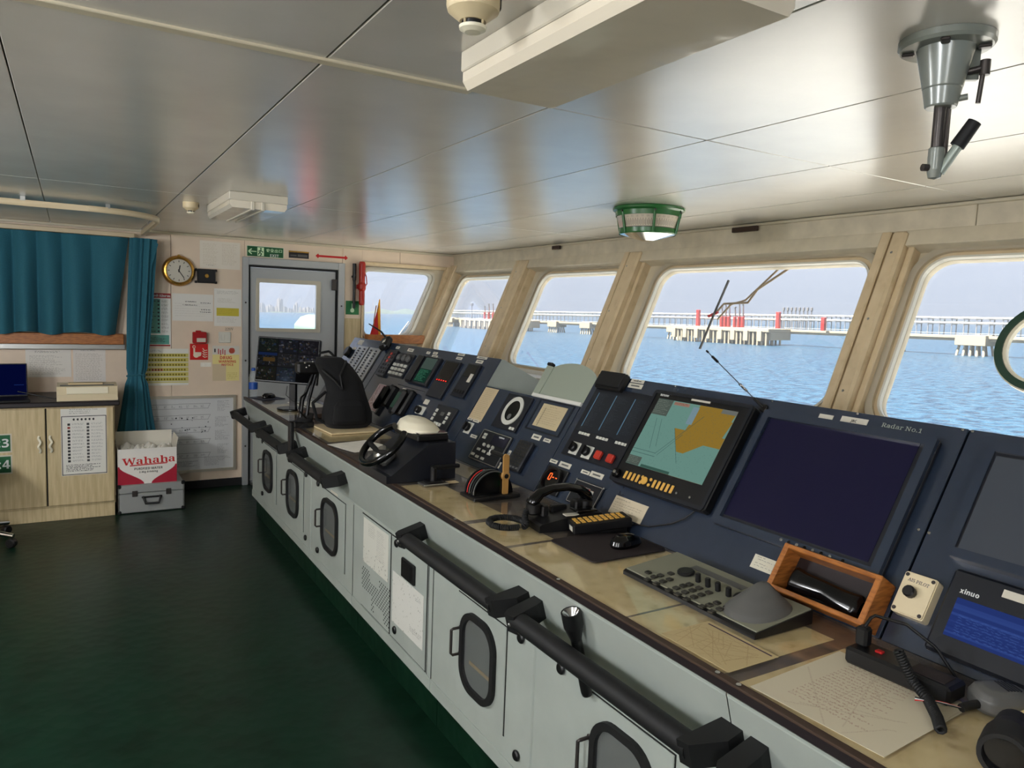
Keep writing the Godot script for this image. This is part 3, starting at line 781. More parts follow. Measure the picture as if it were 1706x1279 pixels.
func instruments() -> void:
	var o: MeshInstance3D
	# ---- far module
	var t := module(true, "slanted dark instrument panel with two switch strips, farthest along the console", -5.44, -3.205, 0.556)
	drum(t, t, "knob", "black_plastic", -5.36, 0.425, 0, 0.04, 0.03, 0.006)
	slab(t, "name_plate", "label_white", -5.30, -5.20, 0.50, 0.54, 0, 0.0015, 0.0005); slab(t, "name_plate", "label_white", -5.34, -5.27, 0.455, 0.475, 0, 0.0015, 0.0005)
	for k in 2:
		var z0 := -5.236 if k == 0 else -4.995
		o = slab(t, "switch_strip", "steel", z0, z0 + 0.215, 0.215, 0.495, 0, 0.006)
		sub(t, o, "strip_gap", "black_plastic", z0 + 0.216, z0 + 0.236, 0.21, 0.497, 0.0005, 0.003)
		var keys := MB.new().at(Vector3(-t.get_meta("zc"), 0, 0))
		for c in [0.055, 0.155]:
			for r in 12: keys.rect(z0 + c - 0.011, z0 + c + 0.011, 0.245 + r * 0.02, 0.256 + r * 0.02, 0.006, 0.010, 0.001)
		put(keys, "push_keys", "black_plastic", o).set_meta("kind", "stuff")
		for c in [0.02, 0.10]: sub(t, o, "legend", "button_white", z0 + c, z0 + c + 0.014, 0.33, 0.47, 0.006, 0.0066)
	o = slab(t, "keypad", "panel_dark", -4.60, -4.455, 0.305, 0.50, 0, 0.018, 0.004)
	for r in 6:
		for c in 3: sub(t, o, "key", "button_red" if r > 2 and c == 1 else "black_plastic", -4.585 + c * 0.042, -4.555 + c * 0.042, 0.325 + r * 0.027, 0.342 + r * 0.027, 0.018, 0.021)
	o = slab(t, "switch_group", "panel_dark", -4.43, -4.19, 0.325, 0.495, 0, 0.008)
	for r in 5:
		for c in 4:
			if r < 3: sub(t, o, "key", "button_white", -4.418 + c * 0.058, -4.378 + c * 0.058, 0.335 + r * 0.03, 0.355 + r * 0.03, 0.008, 0.016, 0.002)
	for z in [-4.38, -4.30, -4.23]: drum(t, o, "knob", "grey_plastic", z, 0.455, 0.008, 0.022, 0.02, 0.004)
	o = slab(t, "radio", "panel_dark", -4.10, -3.80, 0.31, 0.497, 0, 0.020, 0.004)
	sub(t, o, "handset_rest", "black_plastic", -4.09, -4.01, 0.315, 0.492, 0.02, 0.032, 0.006)
	var im := canvas(64, 96, Color(0.30, 0.36, 0.33))
	im.fill_rect(Rect2i(0, 44, 64, 52), Color(0.10, 0.22, 0.18))
	scribble(im, Rect2i(4, 48, 56, 46), 9, Color(0.40, 0.75, 0.58), 0.6, 5, 2)
	print_mat("radio_screen", im, 0.3, 0.35)
	sub(t, o, "screen", "radio_screen", -3.985, -3.83, 0.325, 0.485, 0.02, 0.0215)
	o = slab(t, "alarm_unit", "panel_dark", -3.745, -3.56, 0.262, 0.496, 0, 0.014, 0.003)
	sub(t, o, "face", "black_gloss", -3.73, -3.575, 0.36, 0.485, 0.014, 0.0152)
	for k in 5: sub(t, o, "indicator", "led_red", -3.72 + k * 0.028, -3.708 + k * 0.028, 0.365, 0.371, 0.0152, 0.0158, 0.0)
	o = slab(t, "receiver", "panel_dark", -3.475, -3.335, 0.30, 0.5, 0, 0.014, 0.003)
	sub(t, o, "slot", "black_gloss", -3.46, -3.35, 0.42, 0.49, 0.014, 0.0152)
	for k in 4: sub(t, o, "key", "black_plastic", -3.462 + k * 0.03, -3.442 + k * 0.03, 0.32, 0.34, 0.014, 0.018)
	sub(t, o, "label_strip", "label_white", -3.385, -3.35, 0.39, 0.44, 0.0153, 0.0158, 0.0)
	o = slab(t, "document_pocket", "steel", -4.455, -4.245, 0.072, 0.258, 0, 0.010, 0.002, "crumpled silvery document pocket")
	sub(t, o, "pocket_edge", "black_plastic", -4.25, -4.225, 0.06, 0.27, 0, 0.016)
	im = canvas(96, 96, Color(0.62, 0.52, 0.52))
	for k in 70: line(im, Vector2(rng.randf() * 96, rng.randf() * 96), Vector2(rng.randf() * 96, rng.randf() * 96), Color(0.78, 0.72, 0.72) if k % 2 else Color(0.48, 0.40, 0.42))  # crease highlights and shading drawn as light and dark lines
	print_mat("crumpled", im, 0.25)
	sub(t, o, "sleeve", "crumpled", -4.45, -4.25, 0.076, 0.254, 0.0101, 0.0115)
	o = slab(t, "handset_cradle", "black_plastic", -4.20, -4.11, 0.12, 0.26, 0, 0.05, 0.012)
	sub(t, o, "handset", "black_gloss", -4.185, -4.125, 0.08, 0.24, 0.05, 0.085, 0.016)
	o = slab(t, "handset_cradle", "black_plastic", -3.98, -3.87, 0.10, 0.265, 0, 0.04, 0.01)
	sub(t, o, "handset", "black_plastic", -3.965, -3.885, 0.085, 0.25, 0.04, 0.075, 0.016); sub(t, o, "window", "green_ring", -3.95, -3.90, 0.12, 0.22, 0.075, 0.077)
	o = slab(t, "lever_switch", "button_white", -3.77, -3.67, 0.15, 0.2, 0, 0.004)
	drum(t, o, "knob", "black_plastic", -3.72, 0.17, 0.004, 0.02, 0.03, 0.004); sub(t, o, "name_plate", "label_white", -3.74, -3.68, 0.215, 0.245, 0, 0.002)
	o = slab(t, "call_unit", "panel_dark", -3.54, -3.315, 0.11, 0.238, 0, 0.012, 0.003)
	for p in [[-3.515, 0.20], [-3.515, 0.175], [-3.515, 0.15], [-3.37, 0.20], [-3.37, 0.175], [-3.37, 0.15], [-3.46, 0.13], [-3.43, 0.13], [-3.40, 0.13]]: sub(t, o, "key", "button_white", p[0] - 0.012, p[0] + 0.012, p[1] - 0.009, p[1] + 0.009, 0.012, 0.016)
	sub(t, o, "window", "grey_plastic", -3.46, -3.42, 0.18, 0.20, 0.012, 0.0135)
	tags(t, [[-4.535, 0.527, 0.06, 0.018], [-4.318, 0.524, 0.09, 0.022], [-4.05, 0.525, 0.05, 0.016], [-3.956, 0.53, 0.06, 0.016], [-3.94, 0.508, 0.08, 0.018], [-3.635, 0.546, 0.08, 0.014], [-3.635, 0.522, 0.07, 0.016], [-3.395, 0.546, 0.11, 0.014], [-3.398, 0.522, 0.075, 0.02], [-4.048, 0.262, 0.11, 0.02]])
	put(MB.new().at(Vector3(-t.get_meta("zc"), 0, 0)).rect(-4.66, -4.655, 0.10, 0.54, 0.0002, 0.001).rect(-4.2, -3.8, 0.283, 0.286, 0.0002, 0.001), "joint", "joint_dark", t)
	# cheek at the step down to the low middle module
	# ---- middle module
	t = module(true, "low dark steering panel with round dial and two tan notices, under the silver hood", -3.20, -2.405, 0.40)
	im = canvas(96, 128, Color(0.76, 0.69, 0.55))
	scribble(im, Rect2i(6, 6, 84, 116), 17, Color(0.46, 0.40, 0.32))
	print_mat("tan_notice", im)
	slab(t, "notice", "tan_notice", -3.192, -3.062, 0.212, 0.392, 0.0, 0.0012, 0.0, "tan typed notice")
	tags(t, [[-3.17, 0.212, 0.05, 0.012], [-3.105, 0.211, 0.06, 0.014], [-2.575, 0.221, 0.065, 0.024], [-2.494, 0.221, 0.05, 0.016], [-3.05, 0.135, 0.06, 0.016], [-2.70, 0.115, 0.02, 0.03], [-2.73, 0.052, 0.03, 0.03]])
	knob_plate(t, -3.135, 0.166, 0.06)
	o = slab(t, "rudder_dial", "panel_dark", -2.945, -2.735, 0.208, 0.386, 0, 0.012, 0.003)
	var c := Vector2(-2.832 - t.get_meta("zc"), 0.303)
	put(MB.new().ring(circle(c, 0.072, 32), circle(c, 0.051, 32), 0.012, 0.016), "dial_ring", "button_white", o)
	put(MB.new().prism(circle(c, 0.051, 32), 0.012, 0.0145), "dial_face", "black_gloss", o)
	put(MB.new().prism(circle(c - Vector2(0, 0.03), 0.014, 16), 0.0145, 0.016), "dial_window", "grey_plastic", o)
	for z in [-2.775, -2.752]: sub(t, o, "button", "button_white", z - 0.008, z + 0.008, 0.215, 0.228, 0.012, 0.017)
	o = slab(t, "steering_control", "panel_dark", -2.985, -2.725, 0.030, 0.186, 0, 0.010, 0.003)
	sub(t, o, "display", "pad_blue", -2.87, -2.745, 0.125, 0.172, 0.010, 0.0115)
	text("raytheon", Vector3(-2.80 - t.get_meta("zc"), 0.168, 0.0118), 0.008, "ink_white", o)
	for z in [-2.90, -2.86, -2.82]: drum(t, o, "knob", "button_white", z, 0.112, 0.010, 0.008, 0.012, 0.002, 10)
	for p in [[-2.94, 0.16], [-2.94, 0.145], [-2.93, 0.085], [-2.88, 0.083], [-2.83, 0.08], [-2.955, 0.055], [-2.91, 0.05], [-2.86, 0.05]]: sub(t, o, "key", "button_white", p[0] - 0.014, p[0] + 0.014, p[1] - 0.006, p[1] + 0.006, 0.010, 0.014)
	frame(t, o, "outline", "label_white", -2.98, -2.73, 0.034, 0.182, 0.0012, 0.010, 0.0104)
	o = slab(t, "remote_pad", "panel_dark", -2.65, -2.545, 0.048, 0.188, 0, 0.022, 0.005)
	for r in 8:
		for cc in 4: sub(t, o, "key", "key_dark" if r > 0 else "grey_plastic", -2.642 + cc * 0.0245, -2.625 + cc * 0.0245, 0.058 + r * 0.015, 0.067 + r * 0.015, 0.022, 0.024)
	im = canvas(96, 72, Color(0.76, 0.70, 0.56))
	scribble(im, Rect2i(30, 6, 40, 3), 1, Color(0.35, 0.3, 0.25)); scribble(im, Rect2i(8, 14, 82, 52), 8, Color(0.50, 0.45, 0.36)); line(im, Vector2(16, 12), Vector2(16, 68), Color(0.4, 0.36, 0.3), 2)
	print_mat("tan_table", im)
	slab(t, "notice", "tan_table", -2.652, -2.472, 0.268, 0.377, 0.0, 0.0012, 0.0, "tan printed table")
	frame(t, t, "notice_frame", "panel_dark", -2.69, -2.435, 0.245, 0.394, 0.006, 0.0, 0.003)
	# ---- near module
	t = module(false, "tall dark panel holding the chart display and the large blank radar screen", -2.40, -0.9415, 0.556)
	o = slab(t, "speaker_cover", "black_plastic", -2.355, -2.195, 0.485, 0.56, 0.0, 0.028, 0.006)
	sub(t, o, "lid", "black_rubber", -2.35, -2.20, 0.495, 0.558, 0.028, 0.034, 0.003)
	tags(t, [[-2.153, 0.548, 0.075, 0.015], [-2.152, 0.527, 0.08, 0.02], [-2.274, 0.457, 0.05, 0.03], [-2.382, 0.147, 0.05, 0.015], [-2.303, 0.147, 0.075, 0.022], [-2.171, 0.147, 0.05, 0.015], [-2.104, 0.150, 0.075, 0.022]])
	o = slab(t, "alarm_list", "panel_dark", -2.36, -1.995, 0.186, 0.498, 0, 0.006, 0.002)
	im = canvas(192, 160, Color(0.115, 0.135, 0.165))
	for k in 3:
		im.fill_rect(Rect2i(10 + k * 62, 4, 3, 140), Color(0.34, 0.50, 0.60))
		scribble(im, Rect2i(18 + k * 62, 6, 36, 136), 24, Color(0.36, 0.42, 0.46), 0.2, 4)
	print_mat("alarm_legend", im, 0.35)
	sub(t, o, "legend", "alarm_legend", -2.345, -2.005, 0.30, 0.475, 0.006, 0.0068, 0.0)
	for k in 3:
		for j in 4: sub(t, o, "lamp_key", "button_white", -2.318 + k * 0.113 + j * 0.018, -2.303 + k * 0.113 + j * 0.018, 0.283, 0.294, 0.006, 0.009)
	knob_plate(t, -2.291, 0.222, 0.052, 0.006); knob_plate(t, -2.208, 0.221, 0.052, 0.006)
	for z in [-2.135, -2.064]: sub(t, o, "push_button", "button_red", z - 0.017, z + 0.017, 0.205, 0.238, 0.006, 0.022, 0.004)
	# chart display
	o = slab(t, "chart_display", "black_plastic", -1.985, -1.54, 0.142, 0.508, 0, 0.040, 0.008, "chart display in a black bezel with amber keys")
	frame(t, o, "bezel_edge", "panel_dark", -1.985, -1.54, 0.142, 0.508, 0.012, 0.040, 0.044, 0.012)
	print_mat("chart_screen", chart_image(), 0.25, 0.42)
	sub(t, o, "chart_screen", "chart_screen", -1.950, -1.588, 0.218, 0.478, 0.040, 0.0412)
	for k in 12:
		var z := -1.918 + k * 0.0205
		if k == 5:
			drum(t, o, "cursor_key", "button_amber", -1.822, 0.176, 0.040, 0.014, 0.004, 0.001)
		elif k == 4 or k == 6:
			for s in [0.166, 0.186]: drum(t, o, "dot_key", "button_amber", z, s, 0.040, 0.006, 0.004, 0.001, 10)
		else: sub(t, o, "key", "button_amber", z - 0.006, z + 0.006, 0.162, 0.190, 0.040, 0.0435, 0.0025)
	drum(t, o, "knob", "black_gloss", -1.955, 0.170, 0.040, 0.017, 0.02, 0.004); drum(t, o, "knob_cap", "chrome", -1.955, 0.170, 0.060, 0.007, 0.003, 0.001, 10)
	slab(t, "name_plate", "label_white", -1.80, -1.715, 0.489, 0.503, 0.0402, 0.0416, 0.0)
	text("furuno", Vector3(-1.93 - t.get_meta("zc"), 0.492, 0.0416), 0.010, "ink_white", o)
	for z in [-1.668, -1.61]: drum(t, o, "screw", "steel", z, 0.17, 0.040, 0.004, 0.003, 0.001, 8)
	# speed gauge
	o = slab(t, "speed_gauge", "black_plastic", -2.385, -2.25, 0.018, 0.126, 0, 0.010, 0.003)
	c = Vector2(-2.315 - t.get_meta("zc"), 0.072)
	var ov := PackedVector2Array(); var ov2 := PackedVector2Array()
	for q in circle(Vector2.ZERO, 1.0, 28): ov.append(c + Vector2(q.x * 0.056, q.y * 0.05)); ov2.append(c + Vector2(q.x * 0.047, q.y * 0.042))
	put(MB.new().ring(ov, ov2, 0.010, 0.026), "gauge_rim", "black_plastic", o)
	put(MB.new().prism(ov2, 0.010, 0.016), "gauge_face", "black_gloss", o)
	var zc: float = t.get_meta("zc")
	frame(t, o, "digit_display", "led_orange", -2.342, -2.324, 0.068, 0.098, 0.0035, 0.016, 0.0168, 0.006)
	for z in [-2.312, -2.292]: sub(t, o, "dash_display", "led_orange", z - 0.005, z + 0.005, 0.081, 0.085, 0.016, 0.0168, 0.0)
	# alarm reset unit
	o = slab(t, "watch_alarm", "panel_dark", -2.19, -2.025, 0.018, 0.114, 0, 0.008, 0.002)
	frame(t, o, "outline", "label_white", -2.186, -2.029, 0.022, 0.110, 0.0012, 0.008, 0.0085)
	frame(t, o, "outline", "label_white", -2.168, -2.085, 0.060, 0.092, 0.0012, 0.008, 0.0085)
	sub(t, o, "indicator_lamp", "led_red", -2.094, -2.088, 0.066, 0.088, 0.008, 0.010); sub(t, o, "indicator_lamp", "led_red", -2.072, -2.066, 0.066, 0.088, 0.008, 0.0085)
	for s in [0.078, 0.052]: sub(t, o, "button", "button_white", -2.078, -2.060, s - 0.009, s + 0.009, 0.008, 0.014, 0.002)
	drum(t, o, "indicator_lamp", "led_green", -2.074, 0.030, 0.008, 0.010, 0.008, 0.002)
	for p in [[-2.188, 0.112], [-2.027, 0.112], [-2.027, 0.020]]: drum(t, o, "screw", "steel", p[0], p[1], 0.004, 0.004, 0.005, 0.001, 8)
	im = canvas(96, 40, Color(0.80, 0.75, 0.64))
	scribble(im, Rect2i(5, 5, 50, 6), 1, Color(0.3, 0.28, 0.25)); scribble(im, Rect2i(5, 13, 84, 22), 4, Color(0.5, 0.46, 0.4))
	print_mat("memo_card", im)
	slab(t, "memo_card", "memo_card", -1.957, -1.79, 0.042, 0.107, 0, 0.0012, 0.0, "cream memo card")
	put(MB.new().at(Vector3(-zc, 0, 0)).tube([Vector3(-1.60, 0.142, 0.006), Vector3(-1.62, 0.11, 0.008), Vector3(-1.66, 0.08, 0.008), Vector3(-1.74, 0.045, 0.008), Vector3(-1.80, 0.036, 0.006), Vector3(-1.87, 0.012, 0.01)], 0.0025, 6), "cable", "black_plastic", t)
	# radar screen, dark
	o = slab(t, "radar_display", "panel_dark", -1.508, -0.985, 0.125, 0.508, 0, 0.018, 0.005, "large switched-off radar screen in dark bezel")
	frame(t, o, "bezel", "panel_blue", -1.508, -0.985, 0.125, 0.508, 0.024, 0.018, 0.030, 0.008)
	sub(t, o, "dark_screen", "screen_off", -1.482, -1.026, 0.160, 0.500, 0.018, 0.0195, 0.0)
	text("FURUNO", Vector3(-1.435 - zc, 0.488, 0.0198), 0.008, "ink_white", o)
	for k in 8:
		var z := -1.262 + k * 0.0245 + (0.012 if k == 7 else 0.0)
		drum(t, o, "button", "steel" if k % 2 == 0 else "black_gloss", z, 0.141, 0.018, 0.0045, 0.014, 0.001, 10)
	slab(t, "name_plate", "label_white", -1.345, -1.30, 0.519, 0.534, 0, 0.0015, 0.0); slab(t, "name_plate", "label_white", -1.275, -1.195, 0.517, 0.538, 0, 0.0015, 0.0)
	text("JRC", Vector3(-1.235 - zc, 0.5275, 0.0017), 0.008, "ink_black", t)
	text("Radar No.1", Vector3(-1.10 - zc, 0.53, 0.001), 0.012, "grey_metal", t, "handwriting", true, false, 0.0, 1.3)
	im = canvas(80, 40, Color(0.84, 0.82, 0.74))
	scribble(im, Rect2i(6, 4, 24, 3), 1, Color(0.25, 0.22, 0.2)); scribble(im, Rect2i(8, 11, 66, 3), 1, Color(0.3, 0.28, 0.3)); scribble(im, Rect2i(6, 22, 26, 3), 1, Color(0.25, 0.22, 0.2)); scribble(im, Rect2i(6, 29, 68, 3), 1, Color(0.3, 0.28, 0.3))
	print_mat("call_card", im)
	slab(t, "call_card", "call_card", -1.338, -1.20, 0.048, 0.087, 0, 0.0012, 0.0, "white call sign card")
	for z in [-2.15, -1.95, -1.523, -1.235, -0.955]: drum(t, t, "screw", "chrome", z, 0.551, 0, 0.004, 0.002, 0.001, 8)
	drum(t, t, "screw", "chrome", -0.957, 0.278, 0, 0.004, 0.002, 0.001, 8)
	# ---- last module
	t = module(false, "dark panel with grey conning screen and blue plotter screen", -0.9385, 2.2, 0.556)
	zc = t.get_meta("zc")
	o = slab(t, "conning_display", "panel_dark", -0.874, -0.34, 0.234, 0.518, 0, 0.024, 0.010, "grey switched-off conning screen")
	frame(t, o, "bezel", "panel_blue", -0.876, -0.338, 0.232, 0.520, 0.022, 0.0, 0.028, 0.022)
	sub(t, o, "grey_screen", "screen_grey", -0.848, -0.37, 0.252, 0.488, 0.024, 0.0256, 0.0)
	text("CONSILIUM", Vector3(-0.80 - zc, 0.504, 0.0262), 0.007, "ink_white", o)
	o = slab(t, "plotter", "panel_dark", -0.84, -0.42, 0.022, 0.212, 0, 0.020, 0.006, "plotter with a lit blue screen")
	im = canvas(128, 64, Color(0.14, 0.20, 0.42))
	for k in 14: im.fill_rect(Rect2i(0, rng.randi_range(0, 60), 128, rng.randi_range(1, 4)), Color(0.12, 0.17, 0.38).lerp(Color(0.18, 0.26, 0.50), rng.randf()))
	scribble(im, Rect2i(6, 26, 116, 34), 8, Color(0.24, 0.34, 0.58))
	print_mat("plotter_screen", im, 0.25, 0.55)
	sub(t, o, "blue_screen", "plotter_screen", -0.812, -0.48, 0.064, 0.150, 0.020, 0.0212, 0.0)
	text("xinuo", Vector3(-0.793 - zc, 0.166, 0.0206), 0.011, "ink_white", o)
	slab(t, "name_plate", "label_white", -0.735, -0.66, 0.180, 0.197, 0.0205, 0.022, 0.0)
	for z in [-0.932]:
		drum(t, t, "screw", "chrome", z, 0.551, 0, 0.004, 0.002, 0.001, 8); drum(t, t, "screw", "chrome", z, 0.277, 0, 0.004, 0.002, 0.001, 8)

func chart_image() -> Image:
	var im := canvas(288, 208, Color(0.44, 0.60, 0.56))
	var land := Color(0.60, 0.48, 0.20)
	for y in 208:      # coast polygons, filled by rows
		if y < 78: im.fill_rect(Rect2i(160 - y / 5 + (6 if y > 30 else 0), y, 128, 1), land)
		if y >= 78 and y < 142:
			var x0 := 112 + int((y - 78) * 0.72)
			var x1 := 288 if y < 108 else 232 - int((y - 108) * 1.5)
			if x1 > x0: im.fill_rect(Rect2i(x0, y, x1 - x0, 1), land)
	im.fill_rect(Rect2i(140, 8, 22, 52), Color(0.50, 0.60, 0.64))
	im.fill_rect(Rect2i(232, 108, 56, 30), Color(0.44, 0.60, 0.56))
	for k in 500: im.set_pixel(rng.randi_range(0, 287), rng.randi_range(0, 207), Color(0.30, 0.42, 0.42))
	for s in [[Vector2(0, 160), Vector2(90, 160)], [Vector2(90, 160), Vector2(190, 30)], [Vector2(0, 170), Vector2(92, 170)], [Vector2(98, 164), Vector2(150, 92)], [Vector2(30, 60), Vector2(60, 150)], [Vector2(50, 60), Vector2(78, 140)], [Vector2(112, 78), Vector2(176, 172)]]:
		line(im, s[0], s[1], Color(0.24, 0.34, 0.34))
	im.fill_rect(Rect2i(0, 0, 60, 50), Color(0.34, 0.38, 0.35)); scribble(im, Rect2i(3, 4, 54, 44), 8, Color(0.62, 0.66, 0.60))
	im.fill_rect(Rect2i(66, 2, 58, 10), Color(0.62, 0.50, 0.44)); scribble(im, Rect2i(68, 4, 54, 6), 2, Color(0.5, 0.2, 0.16))
	im.fill_rect(Rect2i(0, 182, 52, 26), Color(0.34, 0.38, 0.35)); scribble(im, Rect2i(3, 185, 46, 20), 4, Color(0.6, 0.66, 0.6))
	im.fill_rect(Rect2i(238, 0, 50, 12), Color(0.45, 0.46, 0.44)); im.fill_rect(Rect2i(60, 200, 110, 8), Color(0.25, 0.38, 0.34))
	return im

# ================================================================ things on the worktop
func sheet(called: String, m, x0: float, x1: float, z0: float, z1: float, y: float, turn: float, label: String, group := "") -> MeshInstance3D:
	# paper lying flat; its print reads from the operator's side
	var w := z1 - z0; var d := x1 - x0
	var mb := MB.new(Transform3D(Vector3(0, 0, 1), Vector3(1, 0, 0), Vector3(0, 1, 0), Vector3.ZERO))
	mb.rect(-w / 2, w / 2, -d / 2, d / 2, 0.0, 0.0008)
	return solo(mb, called, m, label, "paper", at((x0 + x1) / 2, y, (z0 + z1) / 2, turn), group)

func mouse(where: Transform3D, label: String) -> Node3D:
	var t := thing("computer_mouse", label, "mouse", where, "computer mice")
	put(MB.new().loft([[Vector3(0, 0.0, 0), 0.055, 0.028], [Vector3(0, 0.008, 0), 0.060, 0.032], [Vector3(-0.002, 0.024, 0), 0.052, 0.029], [Vector3(-0.008, 0.036, 0), 0.030, 0.018], [Vector3(-0.010, 0.038, 0), 0.001, 0.001]], 24, 2.4), "shell", "black_gloss", t)
	put(MB.new(Transform3D(Basis(Vector3.RIGHT, PI / 2), Vector3(0.030, 0.024, -0.004))).lathe(cyl(0.009, 0, 0.008, 0.002), 14), "wheel", "black_rubber", t)
	return t

func coil(a: Vector3, ctrl: Array, r: float, turns: int) -> Array:      # helix that follows a path
	var path := [a] + ctrl
	var c := Curve3D.new()
	for p in path: c.add_point(p)
	for k in range(1, path.size() - 1):
		var d: Vector3 = (path[k + 1] - path[k - 1]) / 6.0
		c.set_point_in(k, -d); c.set_point_out(k, d)
	var L := c.get_baked_length()
	var o := []
	for k in turns * 8 + 1:
		var s := float(k) / (turns * 8)
		var p := c.sample_baked(s * L); var q := c.sample_baked(minf(s * L + 0.004, L)); var p0 := c.sample_baked(maxf(s * L - 0.004, 0))
		var tg := (q - p0).normalized()
		var u := tg.cross(Vector3(0.3, 0.9, 0.2)).normalized(); var w := tg.cross(u)
		var an := TAU * k / 8.0
		o.append(p + (u * cos(an) + w * sin(an)) * r)
	return o
func smooth(path: Array, step := 0.012) -> Array:
	var c := Curve3D.new()
	for p in path: c.add_point(p)
	for k in range(1, path.size() - 1):
		var d: Vector3 = (path[k + 1] - path[k - 1]) / 6.0
		c.set_point_in(k, -d); c.set_point_out(k, d)
	var L := c.get_baked_length()
	var n := maxi(2, int(L / step))
	var o := []
	for k in n + 1: o.append(c.sample_baked(L * k / n))
	return o

func desk_things() -> void:
	var t: Node3D; var o: MeshInstance3D; var im: Image
	# papers under the clear sheet
	var y := 0.8996
	for p in [[1.115, 1.29, -2.70, -2.16, "old_paper", 0.02, "cream chart scrap under the clear sheet below the engine telegraph"], [1.118, 1.30, -2.12, -1.87, "old_paper", -0.01, "cream sheet under the clear cover beside the telephone cord"], [1.115, 1.33, -1.85, -1.30, "old_paper", 0.01, "long cream chart strip under the clear cover below the mouse mat"], [1.118, 1.47, -1.29, -0.99, "old_paper", 0.0, "cream chart sheet under the clear cover below the tracker keyboard"], [1.33, 1.55, -1.84, -1.50, "old_paper", 0.0, "typed cream page tucked behind the mouse mat"], [1.115, 1.31, -5.25, -4.72, "old_paper", 0.0, "cream sheet under the clear cover before the camera monitor"], [1.14, 1.50, -4.3, -3.72, "old_paper", 0.0, "tan sheet under the clear cover below the backpack"], [1.12, 1.45, -0.95, -0.2, "old_paper", 0.0, "tan sheet under the clear cover below the chartlet"], [1.43, 1.55, -3.1, -2.5, "tan_paper", 0.03, "crumpled tan sheet between steering stand and engine telegraph"]]:
		sheet("paper_sheet", p[4], p[0], p[1], p[2], p[3], y, p[5], p[6], "papers under the clear cover")
		y += 0.0
	solo(MB.new().rect(-0.222, 0.222, 0, 0.004, -2.36, 3.94, 0.001), "acrylic_sheet", "acrylic", "clear plastic cover sheet lying over the worktop papers", "cover sheet", at(1.337, 0.9008, -3.32 - 0.0))
	# loose papers on top
	im = canvas(160, 120, Color(0.84, 0.80, 0.70))
	scribble(im, Rect2i(30, 14, 110, 90), 18, Color(0.66, 0.52, 0.45), 0.5, 6)
	for k in 12: line(im, Vector2(rng.randf() * 160, rng.randf() * 120), Vector2(rng.randf() * 160, rng.randf() * 120), Color(0.78, 0.72, 0.62))
	print_mat("chartlet", im, 0.7)
	sheet("chartlet", "chartlet", 1.125, 1.425, -0.93, -0.665, DESK + 0.0005, 0.06, "large cream chartlet with faint red print, under the coiled cord")
	im = canvas(128, 100, Color(0.78, 0.70, 0.52))
	for k in 30: line(im, Vector2(rng.randf() * 128, rng.randf() * 100), Vector2(rng.randf() * 128, rng.randf() * 100), Color(0.70, 0.60, 0.44))
	im.fill_rect(Rect2i(6, 6, 116, 3), Color(0.20, 0.10, 0.22))
	print_mat("ruled_sheet", im, 0.7)
	sheet("ruled_sheet", "ruled_sheet", 1.122, 1.272, -1.18, -0.98, DESK + 0.0005, 0.0, "worn cream sheet with one dark ruled line, before the tracker keyboard")
	sheet("white_paper", "paper", 1.13, 1.36, -3.66, -3.41, DESK + 0.0005, 0.25, "plain white paper sticking out behind the steering wheel")
	sheet("white_paper", "paper", 1.34, 1.52, -5.30, -4.75, DESK + 0.0005, 0.1, "white paper under the camera monitor's foot")
	solo(MB.new().rect(-0.15, 0.15, 0, 0.009, -0.17, 0.17, 0.002), "folder", "tan_paper", "tan folder lying under the black backpack", "folder", at(1.345, DESK + 0.0004, -4.06, 0.05))
	solo(MB.new().rect(-0.10, 0.10, 0, 0.03, -0.14, 0.14, 0.004), "wooden_box", "brown_block", "low brown box behind the boom clamp", "box", at(1.36, DESK + 0.0015, -4.62, 0.1))
	# bottle
	t = thing("water_bottle", "clear water bottle with blue label and cap at the console end", "bottle", at(1.145, DESK, -5.60))
	put(MB.new().lathe([Vector2(0, 0), Vector2(0.027, 0), Vector2(0.031, 0.006), Vector2(0.031, 0.045), Vector2(0.029, 0.05), Vector2(0.031, 0.055), Vector2(0.031, 0.15), Vector2(0.026, 0.175), Vector2(0.014, 0.195), Vector2(0.013, 0.205)], 20), "bottle_body", "clear_plastic", t)
	put(MB.new().lathe([Vector2(0.0315, 0.065), Vector2(0.0315, 0.115)], 20), "label_band", "blue_print", t)
	put(MB.new().lathe(cyl(0.015, 0.2, 0.222, 0.003), 16), "cap", "blue_print", t)
	# far mouse mat and mouse
	solo(MB.new().prism(rrect(-0.11, 0.11, -0.095, 0.095, 0.015), 0, 0.003), "mouse_mat", "pad_blue", "thin navy mouse mat beside the water bottle", "mouse mat", Transform3D(Vector3(0, 0, 1).rotated(Vector3.UP, 0.3), Vector3(1, 0, 0).rotated(Vector3.UP, 0.3), Vector3.UP, Vector3(1.232, DESK, -5.56)))
	mouse(at(1.245, DESK + 0.0035, -5.55, 0.6), "black mouse on the thin navy mat beside the water bottle")
	# camera monitor
	t = thing("camera_monitor", "black camera monitor tiled with nine pictures, on a round foot", "monitor", at(1.255, DESK, -4.93, -0.62))
	var head := Transform3D(Basis(Vector3.RIGHT, -0.14) * Basis(Vector3.BACK, -0.03), Vector3(-0.02, 0.325, 0.02))
	o = put(MB.new(head).rect(-0.212, 0.212, -0.150, 0.150, -0.022, 0.012, 0.005), "case", "black_plastic", t)
	print_mat("camera_screen", camera_tiles(), 0.2, 0.16)
	put(MB.new(head).rect(-0.204, 0.204, -0.138, 0.142, 0.0122, 0.0135), "tiled_screen", "camera_screen", o)
	put(MB.new().rect(-0.022, 0.022, 0.0, 0.24, -0.045, -0.010, 0.004), "stand", "black_plastic", t)
	put(MB.new().lathe(cyl(0.095, 0, 0.012, 0.004), 28), "foot", "black_gloss", t)
